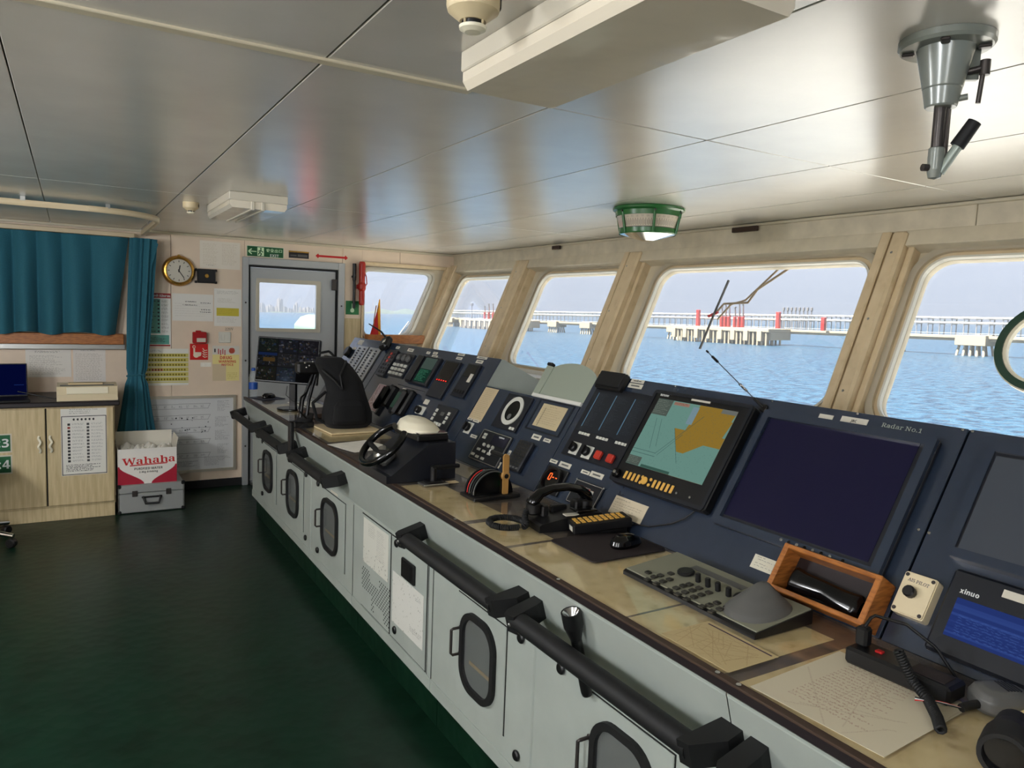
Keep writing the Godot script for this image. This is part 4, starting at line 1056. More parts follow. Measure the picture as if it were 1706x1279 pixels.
	solo(MB.new().tube(smooth([Vector3(-0.05, 0.16, -0.01), Vector3(-0.06, 0.10, 0.0), Vector3(-0.02, 0.06, 0.03), Vector3(0.08, 0.02, 0.04), Vector3(0.16, 0.004, 0.02)]), 0.0025, 6), "monitor_cable", "black_plastic", "thin black cable drooping behind the camera monitor", "cable", at(1.27, DESK, -4.90))
	# boom clamped on the edge
	t = thing("boom_arm", "black folding boom arm clamped over the console edge", "boom arm", at(1.13, DESK, -4.20))
	put(MB.new().rect(-0.055, 0.06, 0.0005, 0.035, -0.035, 0.035, 0.006).rect(-0.075, -0.052, -0.14, 0.035, -0.03, 0.03, 0.006).rect(-0.075, -0.03, -0.15, -0.13, -0.03, 0.03, 0.005), "clamp", "black_plastic", t)
	for s in [[0.0, 0.035], [0.035, 0.05]]:
		put(MB.new().tube([Vector3(-0.01 + s[0], 0.03, -0.01), Vector3(0.01 + s[0], 0.15, -0.03), Vector3(0.045 + s[1], 0.31, -0.06)], 0.010, 8), "strut", "black_plastic", t)
	put(MB.new().rect(-0.02, 0.11, 0.30, 0.37, -0.11, -0.03, 0.012), "head", "black_plastic", t)
	for p in [Vector3(0.02, 0.365, -0.03), Vector3(0.045, 0.35, -0.028), Vector3(0.065, 0.372, -0.03), Vector3(0.03, 0.34, -0.03)]: put(MB.new(Transform3D(Basis(), p)).lathe([Vector2(0, -0.006), Vector2(0.005, -0.004), Vector2(0.006, 0), Vector2(0.005, 0.004), Vector2(0, 0.006)], 10), "metal_fitting", "chrome", t)
	put(MB.new().tube(smooth([Vector3(0.02, 0.05, 0.02), Vector3(-0.03, 0.10, 0.04), Vector3(-0.01, 0.17, 0.0), Vector3(0.03, 0.2, -0.02)]), 0.005, 8), "cable_loop", "black_plastic", t)
	put(MB.new().loft([[Vector3(0, 0.0, 0), 0.05, 0.04], [Vector3(0.02, 0.05, -0.02), 0.045, 0.05], [Vector3(0.05, 0.07, -0.05), 0.03, 0.03], [Vector3(0.05, 0.075, -0.05), 0.001, 0.001]], 18), "cloth_wrap", "black_cloth", t)
	# backpack
	t = thing("backpack", "slumped black backpack standing on a tan folder", "bag", at(1.36, DESK + 0.0105, -4.10))
	put(MB.new().loft([[Vector3(0.0, 0.0, 0), 0.115, 0.095], [Vector3(0.0, 0.025, 0), 0.138, 0.12], [Vector3(0.0, 0.08, 0), 0.138, 0.12], [Vector3(-0.005, 0.14, 0), 0.122, 0.11], [Vector3(-0.008, 0.20, 0), 0.104, 0.10], [Vector3(-0.022, 0.26, -0.01), 0.104, 0.095], [Vector3(-0.052, 0.31, -0.02), 0.104, 0.085], [Vector3(-0.082, 0.36, -0.03), 0.095, 0.07], [Vector3(-0.10, 0.395, -0.035), 0.070, 0.05], [Vector3(-0.105, 0.405, -0.035), 0.001, 0.001]], 36, 2.7), "bag_body", "black_cloth", t)
	put(MB.new().loft([[Vector3(-0.02, 0.03, 0.10), 0.09, 0.03], [Vector3(-0.02, 0.05, 0.105), 0.095, 0.04], [Vector3(-0.02, 0.13, 0.10), 0.085, 0.038], [Vector3(-0.022, 0.16, 0.09), 0.06, 0.02], [Vector3(-0.022, 0.165, 0.09), 0.001, 0.001]], 24, 2.8), "front_pocket", "black_cloth", t)
	put(MB.new().tube(smooth([Vector3(-0.06, 0.39, -0.03), Vector3(-0.10, 0.43, -0.03), Vector3(-0.15, 0.42, -0.035), Vector3(-0.16, 0.385, -0.035)]), 0.007, 8), "carry_loop", "black_cloth", t)
	put(MB.new().tube(smooth([Vector3(-0.16, 0.33, 0.04), Vector3(-0.10, 0.27, 0.09), Vector3(-0.06, 0.22, 0.10), Vector3(-0.07, 0.30, 0.085), Vector3(-0.02, 0.38, 0.03)]), 0.006, 8), "zip_edge", "black_rubber", t)
	put(MB.new().tube(smooth([Vector3(-0.12, 0.2, -0.02), Vector3(-0.20, 0.14, 0.0), Vector3(-0.18, 0.05, 0.02), Vector3(-0.12, 0.02, 0.02)]), 0.009, 8), "shoulder_strap", "black_cloth", t)
	# steering stand
	t = thing("steering_stand", "black wedge steering stand with open steering wheel and cream cap", "steering wheel", at(1.22, DESK + 0.001, -2.89))
	var prof := PackedVector2Array([Vector2(-0.15, 0.0), Vector2(0.155, 0.0), Vector2(0.155, 0.152), Vector2(0.035, 0.152), Vector2(-0.13, 0.03), Vector2(-0.15, 0.03)])
	put(MB.new().prism(prof, -0.16, 0.165), "stand_body", "panel_dark", t)
	put(MB.new().rect(0.0, 0.145, 0.1525, 0.18, -0.14, 0.12, 0.006), "top_unit", "black_plastic", t)
	put(MB.new().rect(0.012, 0.14, 0.1805, 0.186, -0.08, 0.115, 0.002), "chrome_rim", "chrome", t)
	put(MB.new(Transform3D(Basis(Vector3.BACK, -0.10), Vector3(0, 0.0, 0))).loft([[Vector3(0.05, 0.178, -0.03), 0.085, 0.125], [Vector3(0.05, 0.195, -0.03), 0.085, 0.122], [Vector3(0.045, 0.22, -0.035), 0.068, 0.10], [Vector3(0.04, 0.238, -0.04), 0.036, 0.06], [Vector3(0.04, 0.242, -0.04), 0.001, 0.001]], 28, 2.3), "cream_cap", "ivory", t)
	var wf := Transform3D(Basis(Vector3(0, 0, 1), Vector3(0.737, 0.676, 0).normalized(), Vector3(-0.676, 0.737, 0).normalized()), Vector3(-0.105, 0.130, 0.0))
	var rim := []
	for k in 41:
		var a := deg_to_rad(lerpf(90 + 24, 450 - 40, k / 40.0))
		rim.append(Vector3(cos(a) * 0.125, sin(a) * 0.108, 0.0))
	var wheel := put(MB.new(wf).tube(rim, 0.0145, 12), "wheel_rim", "black_gloss", t)
	put(MB.new(wf).tube([Vector3(-0.118, -0.02, 0), Vector3(0, -0.035, -0.012), Vector3(0.118, -0.02, 0)], 0.011, 10), "wheel_spoke", "black_plastic", wheel)
	put(MB.new(wf * onface(Vector3(0, -0.03, -0.07))).lathe(cyl(0.034, 0, 0.065, 0.008), 24), "wheel_hub", "steel", wheel)
	put(MB.new(wf).box(Vector3(0, -0.03, -0.045), Vector3(0.13, 0.075, 0.03), 0.012), "hub_cover", "grey_plastic", wheel)
	# override lever
	t = thing("tiller_lever", "short black tiller lever on a small plate before the steering stand", "lever", at(1.245, DESK, -2.66))
	put(MB.new().rect(-0.055, 0.055, 0, 0.008, -0.035, 0.035, 0.003), "plate", "steel", t)
	put(MB.new().rect(-0.035, 0.035, 0.008, 0.016, -0.03, 0.03, 0.003), "base_block", "black_plastic", t)
	put(MB.new().lathe(cyl(0.014, 0.01, 0.07, 0.003), 14), "post", "black_plastic", t)
	put(MB.new().rect(-0.012, 0.115, 0.060, 0.076, -0.011, 0.011, 0.004), "arm", "black_plastic", t)
	put(MB.new().rect(0.065, 0.11, 0, 0.002, -0.02, 0.012), "name_plate", "tan_paper", t)
	# engine telegraph
	t = thing("engine_telegraph", "black half-drum engine telegraph with tan lever", "lever control", at(1.365, DESK, -2.405))
	put(MB.new().rect(-0.10, 0.10, 0, 0.014, -0.058, 0.062, 0.003), "base_plate", "black_plastic", t)
	var half := PackedVector2Array()
	for k in 25: half.append(Vector2(cos(PI * k / 24) * 0.083, 0.014 + sin(PI * k / 24) * 0.085))
	put(MB.new().prism(half, -0.052, 0.030), "drum", "black_gloss", t)
	for r in [[-0.045, "black_rubber"], [-0.028, "red_print"], [-0.012, "grey_plastic"], [0.006, "black_rubber"], [0.022, "grey_plastic"]]:
		var arc := []
		for k in 25: arc.append(Vector3(cos(PI * (k + 0.2) / 24.4) * 0.0838, 0.014 + sin(PI * (k + 0.2) / 24.4) * 0.0858, r[0]))
		if r[1] == "red_print": arc = arc.slice(14, 25)
		put(MB.new().tube(arc, 0.0022, 6), "scale_ring", r[1], t)
	var lv := PackedVector2Array()
	for k in 9: lv.append(Vector2(0.044, 0.155) + Vector2(cos(PI * k / 8), sin(PI * k / 8)) * 0.0125)
	for k in 9: lv.append(Vector2(0.044, 0.02) + Vector2(cos(PI + PI * k / 8), sin(PI + PI * k / 8)) * 0.0115)
	var lever := put(MB.new().prism(lv, 0.034, 0.042), "lever", "tan_lever", t)
	put(MB.new(onface(Vector3(0.044, 0.083, 0.030))).lathe(cyl(0.018, 0, 0.014, 0.002), 12), "pivot", "tan_lever", lever)
	put(MB.new(onface(Vector3(0.044, 0.083, 0.0442))).lathe(cyl(0.009, 0, 0.002, 0.0005), 12), "pivot_bore", "black_plastic", lever)
	put(MB.new(onface(Vector3(0.044, 0.155, -0.075))).lathe(cyl(0.009, 0, 0.110, 0.003), 12), "grip", "black_plastic", lever)
	put(MB.new(onface(Vector3(0.044, 0.155, -0.083))).lathe(cyl(0.010, 0, 0.010, 0.003), 12), "grip_end", "button_white", lever)
	# telephone
	t = thing("telephone", "black desk telephone, handset on its cradle, with coiled cord", "telephone", at(1.40, DESK, -1.955, -0.12))
	prof = PackedVector2Array([Vector2(-0.115, 0), Vector2(0.115, 0), Vector2(0.115, 0.05), Vector2(0.06, 0.055), Vector2(-0.105, 0.028), Vector2(-0.115, 0.022)])
	put(MB.new().prism(prof, -0.075, 0.045), "base", "black_plastic", t)
	put(MB.new().rect(-0.03, 0.03, 0.03, 0.062, -0.065, -0.04, 0.005).rect(0.05, 0.08, 0.04, 0.078, -0.065, -0.02, 0.005).rect(-0.075, -0.05, 0.03, 0.07, -0.065, -0.02, 0.005), "cradle", "black_plastic", t)
	var hs := []
	var hp := [[-0.115, 0.062, 0.020], [-0.10, 0.085, 0.024], [-0.075, 0.108, 0.020], [-0.03, 0.122, 0.017], [0.03, 0.123, 0.017], [0.075, 0.112, 0.020], [0.10, 0.092, 0.024], [0.112, 0.068, 0.021]]
	var f := func(u: float, w: float) -> Vector3:
		var x := w * (hp.size() - 1); var k := mini(int(x), hp.size() - 2); var s := x - k
		var px: float = lerpf(hp[k][0], hp[k + 1][0], s); var py: float = lerpf(hp[k][1], hp[k + 1][1], s); var rr: float = lerpf(hp[k][2], hp[k + 1][2], s)
		var e := minf(1.0, minf(w, 1 - w) * 14 + 0.02)
		var a := -TAU * u
		var tx: float = hp[k + 1][0] - hp[k][0]; var ty: float = hp[k + 1][1] - hp[k][1]
		var tl := sqrt(tx * tx + ty * ty)
		return Vector3(px - ty / tl * cos(a) * rr * 0.8 * e, py + tx / tl * cos(a) * rr * 0.8 * e, -0.042 + sin(a) * rr * 1.1 * e)
	put(MB.new().grid(f, 20, 42, true), "handset", "black_gloss", t)
	for x in [-0.098, 0.098]: put(MB.new(Transform3D(Basis(), Vector3(x, 0.040, -0.042))).lathe(cyl(0.026, 0, 0.040, 0.006), 18), "handset_cup", "black_plastic", t)
	var loop := [Vector3(-0.135, 0.035, -0.03), Vector3(-0.14, 0.018, 0.0)]
	for k in 12:
		var an := 0.9 - TAU * 0.93 * k / 11.0
		loop.append(Vector3(-0.19 + cos(an) * 0.060, 0.0145 + 0.004 * (k / 11.0), -0.045 - sin(-an) * 0.066))
	put(MB.new().tube(coil(Vector3(-0.122, 0.055, -0.042), loop, 0.0085, 74), 0.0028, 5), "coiled_cord", "black_rubber", t)
	put(MB.new().rect(0.02, 0.10, 0.056, 0.062, -0.01, 0.042, 0.002), "panel", "black_gloss", t)
	put(MB.new().rect(-0.02, 0.03, 0.047, 0.051, 0.018, 0.043, 0.001), "label_strip", "label_white", t)
	# keypad handset
	t = thing("keypad_unit", "black keypad unit with tan keys leaning beside the telephone", "keypad", at(1.47, DESK + 0.0035, -1.858, -0.30))
	put(MB.new(Transform3D(Basis(Vector3.BACK, 0.10), Vector3.ZERO)).rect(-0.10, 0.10, 0.012, 0.044, -0.038, 0.042, 0.004), "case", "black_plastic", t)
	put(MB.new().rect(-0.085, 0.085, 0, 0.02, -0.03, 0.03, 0.003), "foot", "black_plastic", t)
	var kx := Transform3D(Basis(Vector3.BACK, 0.10), Vector3.ZERO)
	for r in 3:
		for c in 9: put(MB.new(kx).rect(-0.085 + c * 0.019, -0.072 + c * 0.019, 0.044, 0.047, -0.024 + r * 0.02, -0.010 + r * 0.02, 0.001), "key", "button_amber", t)
	put(MB.new(kx).rect(-0.101, -0.1002, 0.02, 0.036, 0.0, 0.03), "name_plate", "label_white", t)
	# mouse mat and mouse
	solo(MB.new().prism(rrect(-0.115, 0.115, -0.14, 0.14, 0.018), 0, 0.003), "mouse_mat", "mousepad", "dark brown mouse mat beside the telephone", "mouse mat", Transform3D(Vector3(0, 0, 1), Vector3(1, 0, 0), Vector3.UP, Vector3(1.408, DESK, -1.735)))
	var emb := MB.new(Transform3D(Vector3(0, 0, 1), Vector3(1, 0, 0), Vector3.UP, Vector3.ZERO))
	mouse(at(1.450, DESK + 0.0035, -1.70, 0.15), "glossy black mouse on the dark brown mat beside the telephone")
	# tracker keyboard
	t = thing("radar_keyboard", "olive grey radar keyboard with rows of keys and covered trackball", "keyboard", at(1.388, DESK, -1.29))
	prof = PackedVector2Array([Vector2(-0.097, 0), Vector2(0.10, 0), Vector2(0.10, 0.034), Vector2(-0.090, 0.014), Vector2(-0.097, 0.010)])
	put(MB.new().prism(prof, -0.228, 0.228), "case", "black_plastic", t)
	var kb := Transform3D(Basis(Vector3.BACK, 0.1049), Vector3(0, 0.0237, 0))
	put(MB.new(kb).rect(-0.089, 0.098, -0.001, 0.003, -0.225, 0.225, 0.001), "top_plate", "keyboard_grey", t)
	for p in [[320, 262], [365, 245], [408, 235], [380, 290], [425, 275], [470, 262], [465, 335], [515, 320], [562, 305], [605, 295], [525, 362], [575, 348], [625, 335], [670, 320], [585, 395], [635, 380], [685, 365], [735, 350], [690, 445], [740, 435], [790, 420], [755, 480], [810, 462], [860, 450], [478, 222], [325, 215]]:
		var q := kb.affine_inverse() * (hp(1000 + p[0] * 0.24619, 900 + p[1] * 0.24619, t.position + kb.origin + Vector3(0, 0.006, 0), kb.basis.y) - t.position)
		put(MB.new(kb).rect(q.x - 0.0075, q.x + 0.0075, 0.003, 0.008, q.z - 0.0085, q.z + 0.0085, 0.0015), "key", "key_dark", t)
	for p in [[580, 205], [965, 378]]:
		var q := kb.affine_inverse() * (hp(1000 + p[0] * 0.24619, 900 + p[1] * 0.24619, t.position + kb.origin + Vector3(0, 0.012, 0), kb.basis.y) - t.position)
		put(MB.new(Transform3D(kb.basis, kb * Vector3(q.x, 0.003, q.z))).lathe(cyl(0.023, 0, 0.011, 0.003), 22), "dial", "black_plastic", t)
	for p in [[662, 240], [728, 272], [796, 300], [868, 335]]:
		var q := kb.affine_inverse() * (hp(1000 + p[0] * 0.24619, 900 + p[1] * 0.24619, t.position + kb.origin + Vector3(0, 0.020, 0), kb.basis.y) - t.position)
		put(MB.new(Transform3D(kb.basis, kb * Vector3(q.x, 0.003, q.z))).lathe(cyl(0.0075, 0, 0.024, 0.002), 12), "knob", "black_plastic", t)
	put(MB.new(kb).rect(0.045, 0.07, 0.003, 0.0036, -0.12, 0.06), "legend_strip", "grey_plastic", t)
	put(MB.new(kb).loft([[Vector3(0.0, 0.003, 0.15), 0.085, 0.068], [Vector3(0.002, 0.014, 0.15), 0.074, 0.06], [Vector3(0.012, 0.036, 0.148), 0.044, 0.036], [Vector3(0.03, 0.052, 0.14), 0.018, 0.014], [Vector3(0.034, 0.054, 0.138), 0.001, 0.001]], 32, 2.3), "trackball_cover", "grey_plastic", t)
	# wooden tray on the foot of the panel, black handset in it
	t = thing("wooden_tray", "orange wooden tray box fixed at the foot of the radar screen", "tray", PANEL * Transform3D(Basis(), Vector3(-1.085, 0.006, 0.0006)))
	put(MB.new().rect(-0.128, 0.128, 0.112, 0.124, 0.0, 0.066, 0.002), "top_board", "wood", t)
	put(MB.new().rect(-0.128, 0.128, 0.0, 0.012, 0.008, 0.066, 0.002), "bottom_board", "wood", t)
	for s in [-1.0, 1.0]: put(MB.new().rect(s * 0.127 - 0.0075, s * 0.127 + 0.0075, 0.0, 0.124, 0.0, 0.067, 0.002), "side_board", "wood", t)
	put(MB.new().rect(-0.12, 0.12, 0.012, 0.112, 0.0, 0.006), "back_board", "counter_dark", t)
	t = thing("handset", "black handset lying inside the orange wooden tray", "handset", PANEL * Transform3D(Basis(Vector3.BACK, -0.06), Vector3(-1.085, 0.050, 0.0075)))
	put(MB.new(Transform3D(Basis(Vector3.BACK, PI / 2), Vector3.ZERO) * Transform3D(Basis(), Vector3.ZERO)).loft([[Vector3(0, -0.10, 0.022), 0.02, 0.015], [Vector3(0, -0.09, 0.024), 0.032, 0.022], [Vector3(0.0, -0.05, 0.025), 0.028, 0.021], [Vector3(0.004, 0.0, 0.026), 0.024, 0.02], [Vector3(0.0, 0.06, 0.025), 0.028, 0.021], [Vector3(0, 0.09, 0.024), 0.032, 0.022], [Vector3(0, 0.10, 0.022), 0.002, 0.002]], 22, 2.6), "shell", "black_gloss", t)
	put(MB.new().rect(-0.10, 0.10, -0.028, -0.012, 0.0, 0.02, 0.005), "strap", "black_cloth", t)
	# pilot plug box
	t = thing("pilot_plug_box", "cream box with black rotary plug and pencilled lettering", "junction box", PANEL * Transform3D(Basis(), Vector3(-0.893, 0.120, 0.0005)))
	put(MB.new().prism(rrect(-0.037, 0.037, -0.049, 0.049, 0.006), 0, 0.026), "case", "cream_plastic", t)
	put(MB.new().prism(rrect(-0.035, 0.035, -0.047, 0.047, 0.005), 0.026, 0.030), "lid", "cream_plastic", t)
	for sx in [-1.0, 1.0]:
		for sy in [-1.0, 1.0]: put(MB.new(onface(Vector3(sx * 0.029, sy * 0.041, 0.030))).lathe(cyl(0.0045, 0, 0.002, 0.0006), 10), "screw", "old_steel", t)
	put(MB.new(onface(Vector3(-0.006, 0.002, 0.030))).lathe(cyl(0.0135, 0, 0.018, 0.003), 12), "plug", "black_plastic", t)
	text("AIS PILOT", Vector3(0.0, 0.030, 0.0302), 0.0075, "ink_blue", t, "handwriting", true, false, -0.04)
	# power strip and its plug
	t = thing("power_strip", "black power strip with a plug, at the foot of the plotter panel", "power strip", at(1.418, DESK + 0.0015, -0.80, 0.06))
	put(MB.new().rect(-0.034, 0.034, 0, 0.036, -0.105, 0.105, 0.006), "case", "black_plastic", t)
	put(MB.new().rect(-0.022, 0.022, 0.036, 0.0375, 0.02, 0.09, 0.001), "socket_face", "mousepad", t)
	put(MB.new().rect(-0.008, 0.004, 0.036, 0.041, -0.055, -0.04, 0.001), "switch", "red_paint", t)
	put(MB.new().rect(-0.013, 0.013, 0.0365, 0.078, -0.098, -0.072, 0.005), "plug", "black_plastic", t)
	put(MB.new().tube(smooth([Vector3(0, 0.075, -0.085), Vector3(0.02, 0.10, -0.08), Vector3(0.06, 0.09, -0.03), Vector3(0.085, 0.055, 0.02), Vector3(0.1, 0.0, 0.06)]), 0.0035, 7), "plug_cable", "black_plastic", t)
	# fist microphone with coiled cord and bare wires
	t = thing("fist_microphone", "grey handheld microphone with slotted grille lying on the worktop", "microphone", at(1.478, DESK + 0.0008, -0.648, -0.5))
	put(MB.new().loft([[Vector3(0, 0.0, 0), 0.044, 0.034], [Vector3(0, 0.008, 0), 0.050, 0.042], [Vector3(0, 0.026, 0), 0.050, 0.042], [Vector3(0, 0.038, 0), 0.043, 0.035], [Vector3(0, 0.0440, 0), 0.030, 0.024], [Vector3(0, 0.0445, 0), 0.001, 0.001]], 28, 2.8), "shell", "grey_plastic", t)
	for k in 5: put(MB.new().rect(0.0 + k * 0.006, 0.0025 + k * 0.006, 0.0430, 0.0452, -0.019, 0.019), "grille_slot", "black_plastic", t)
	put(MB.new().tube(smooth([Vector3(-0.045, 0.015, 0.01), Vector3(-0.075, 0.012, 0.015), Vector3(-0.085, 0.010, 0.018)]), 0.008, 9), "strain_relief", "black_rubber", t)
	for k in 3: put(MB.new().tube(smooth([Vector3(-0.085, 0.010, 0.016 + k * 0.002), Vector3(-0.12, 0.018, 0.01 + k * 0.004), Vector3(-0.16, 0.012 + k * 0.003, -0.004)]), 0.0012, 5), "bare_wire", ["red_print", "ink_white", "ink_black"][k], t)
	var q0 := hy(1300 + 740 * 0.265, 940 + 540 * 0.265, DESK + 0.085)
	var q1 := hy(1300 + 830 * 0.265, 940 + 730 * 0.265, DESK + 0.03)
	var q2 := hy(1300 + 930 * 0.265, 940 + 850 * 0.265, DESK + 0.014)
	var q3 := hy(1300 + 985 * 0.265, 940 + 960 * 0.265, DESK + 0.013)
	var q4 := hy(1300 + 1010 * 0.265, 940 + 1040 * 0.265, DESK + 0.013)
	var b := q4
	solo(MB.new().tube(coil(q0 - b, [q1 - b, q2 - b, q3 - b, q4 - b], 0.0075, 40), 0.0032, 5), "coiled_cord", "black_rubber", "black coiled microphone cord curling over the cream chartlet", "cord", at(b.x, b.y, b.z))
	# binoculars
	t = thing("binoculars", "black binoculars lying at the worktop edge past the microphone", "binoculars", at(1.30, DESK + 0.0008, -0.55, 0.32))
	for k in 2:
		var bx := Transform3D(Basis(Vector3.BACK, -PI / 2), Vector3(-0.06, 0.038, k * 0.088))
		put(MB.new(bx).lathe([Vector2(0.030, 0.012), Vector2(0.030, 0.0), Vector2(0.037, 0.0), Vector2(0.038, 0.01), Vector2(0.037, 0.06), Vector2(0.031, 0.09), Vector2(0.027, 0.13), Vector2(0.0, 0.13)], 24), "barrel", "black_rubber", t)
		put(MB.new(bx).lathe([Vector2(0.0, 0.012), Vector2(0.0305, 0.012)], 24), "lens", "black_gloss", t)
	put(MB.new().rect(0.02, 0.06, 0.025, 0.05, 0.025, 0.065, 0.006), "bridge", "black_plastic", t)
	solo(MB.new().loft([[Vector3(0, 0, 0), 0.055, 0.05], [Vector3(0, 0.012, 0), 0.05, 0.045], [Vector3(0.01, 0.03, 0), 0.03, 0.02], [Vector3(0.01, 0.031, 0), 0.001, 0.001]], 16, 2.2), "rag", "old_paper", "crumpled cream rag between microphone and binoculars", "rag", at(1.47, DESK, -0.575))
	# flashlight held by the rail
	var p0 := FASCIA * Vector3(-1.458, 0.04, 0.030)
	t = thing("flashlight", "black flashlight with silver reflector tucked behind a grip rail", "flashlight", Transform3D(Basis(Vector3.BACK, 0.27), p0))
	put(MB.new().lathe([Vector2(0, -0.075), Vector2(0.013, -0.075), Vector2(0.015, -0.065), Vector2(0.015, 0.09), Vector2(0.016, 0.095), Vector2(0.026, 0.13), Vector2(0.026, 0.17), Vector2(0.022, 0.17)], 18), "tube", "black_plastic", t)
	put(MB.new().lathe([Vector2(0.006, 0.150), Vector2(0.022, 0.1695)], 18), "reflector", "chrome", t)
	# handheld radio on the far panel
	var rp := PANEL * Vector3(-4.70, 0.52, 0.0008)
	t = thing("handheld_radio", "black handheld radio leaning on the panel top, thin whip aerial up", "radio", PANEL * Transform3D(Basis(Vector3.BACK, 0.35), Vector3(-4.70, 0.52, 0.001)))
	put(MB.new().rect(-0.045, 0.045, -0.035, 0.06, 0.0, 0.05, 0.014), "case", "black_plastic", t)
	put(MB.new().rect(0.0, 0.035, 0.0, 0.02, 0.05, 0.0515), "label_strip", "label_white", t)
	put(MB.new().tube([Vector3(-0.02, 0.055, 0.02), Vector3(-0.10, 0.125, 0.05), Vector3(-0.30, 0.235, 0.08)], 0.008, 8, 0.004), "aerial", "black_rubber", t)
	# hood over the middle panel
	t = thing("hood_plate", "silver rounded sheet-metal hood standing on the low middle panel", "hood", PANEL * Transform3D(Basis(), Vector3(-2.585, 0.4015, -0.002)))
	var hpoly := PackedVector2Array([Vector2(-0.178, 0.0), Vector2(0.178, 0.0), Vector2(0.205, 0.128)])
	for k in 13:
		var a := lerpf(0.12, PI - 0.55, k / 12.0)
		hpoly.append(Vector2(-0.005 + cos(a) * 0.195, 0.100 + sin(a) * 0.088))
	hpoly.append(Vector2(-0.165, 0.163)); hpoly.append(Vector2(-0.203, 0.163))
	put(MB.new().prism(hpoly, -0.012, -0.004), "plate", "hood_grey", t)
	put(MB.new().rect(-0.185, 0.185, -0.004, 0.012, -0.003, 0.010, 0.002), "bottom_strip", "white_paint", t)
	var side := PackedVector2Array([Vector2(-0.2, 0.012), Vector2(-0.15, 0.012), Vector2(-0.15, 0.155), Vector2(-0.205, 0.160)])
	put(MB.new().prism(side, -0.0035, 0.0), "side_flap", "hood_grey", t)
	put(MB.new().rect(-0.20, -0.16, 0.158, 0.172, -0.012, 0.01, 0.003), "rubber_stop", "black_rubber", t)
	# whip aerial at the chart display
	t = thing("whip_aerial", "thin black whip aerial with spring, leaning over the panel top", "aerial", PANEL * Transform3D(Basis(), Vector3(-1.536, 0.520, 0.0005)))
	var inv := t.transform.affine_inverse()
	var tip := inv * (EYE + ray(1178, 585) * 2.62)
	put(MB.new(onface(Vector3.ZERO)).lathe(cyl(0.014, 0, 0.010, 0.003), 14), "magnet_base", "black_plastic", t)
	put(MB.new().tube([Vector3(0, 0, 0.008), tip * 0.16 + Vector3(0, 0, 0.006)], 0.0045, 8), "lower_rod", "black_plastic", t)
	put(MB.new().tube([tip * 0.15 + Vector3(0, 0, 0.006), tip], 0.0015, 6), "rod", "old_steel", t)
	var cl := []
	for k in 65:
		var s := lerpf(0.28, 0.40, k / 64.0)
		cl.append(tip * s + Vector3(0, 0, 0.004) + (Vector3(1, 0.4, 0) * cos(k * 0.785) + Vector3(0, 0, 1) * sin(k * 0.785)) * 0.0042)
	put(MB.new().tube(cl, 0.0012, 5), "spring", "chrome", t)
	put(MB.new().tube([tip * 0.80, tip * 0.90], 0.0045, 8), "coil_sleeve", "black_plastic", t)
	put(MB.new().tube([tip * 0.98, tip * 1.01], 0.0035, 8), "tip", "black_plastic", t)

func camera_tiles() -> Image:
	var im := canvas(306, 210, Color(0.05, 0.05, 0.06))
	var base := [Color(0.20, 0.24, 0.22), Color(0.22, 0.23, 0.28), Color(0.25, 0.24, 0.27), Color(0.18, 0.19, 0.20), Color(0.26, 0.26, 0.28), Color(0.28, 0.28, 0.32), Color(0.22, 0.22, 0.18), Color(0.24, 0.28, 0.34), Color(0.03, 0.03, 0.04)]
	for k in 9:
		var x0 := (k % 3) * 102; var y0 := (k / 3) * 70
		im.fill_rect(Rect2i(x0 + 1, y0 + 1, 100, 68), base[k] * 0.7)
		if k == 8: continue
		for j in 60:
			var c: Color = base[k].lerp([Color(0.10, 0.20, 0.10), Color(0.62, 0.62, 0.66), Color(0.08, 0.08, 0.10), Color(0.20, 0.28, 0.46), Color(0.46, 0.36, 0.22)][rng.randi_range(0, 4)], rng.randf() * 0.8)
			im.fill_rect(Rect2i(x0 + rng.randi_range(2, 86), y0 + rng.randi_range(4, 58), rng.randi_range(2, 14), rng.randi_range(2, 10)), c)
		if k == 3:
			im.fill_rect(Rect2i(x0 + 4, y0 + 2, 96, 14), Color(0.13, 0.22, 0.42)); im.fill_rect(Rect2i(x0 + 30, y0 + 26, 60, 20), Color(0.44, 0.34, 0.18))
		if k == 7:
			for q in 26: line(im, Vector2(x0 + 50, y0 + 66), Vector2(x0 + 50 + cos(PI + q * PI / 25) * 46, y0 + 66 + sin(PI + q * PI / 25) * 46), Color(0.36, 0.42, 0.50))
	return im

# ================================================================ things on and before the end wall
func poster(called: String, m, x0: float, x1: float, y0: float, y1: float, label: String, category := "poster", lift := 0.0006, group := "") -> MeshInstance3D:
	var w := x1 - x0; var h := y1 - y0
	return solo(MB.new().rect(-w / 2, w / 2, -h / 2, h / 2, 0, 0.0012), called, m, label, category, at((x0 + x1) / 2, (y0 + y1) / 2, ENDZ + lift), group)

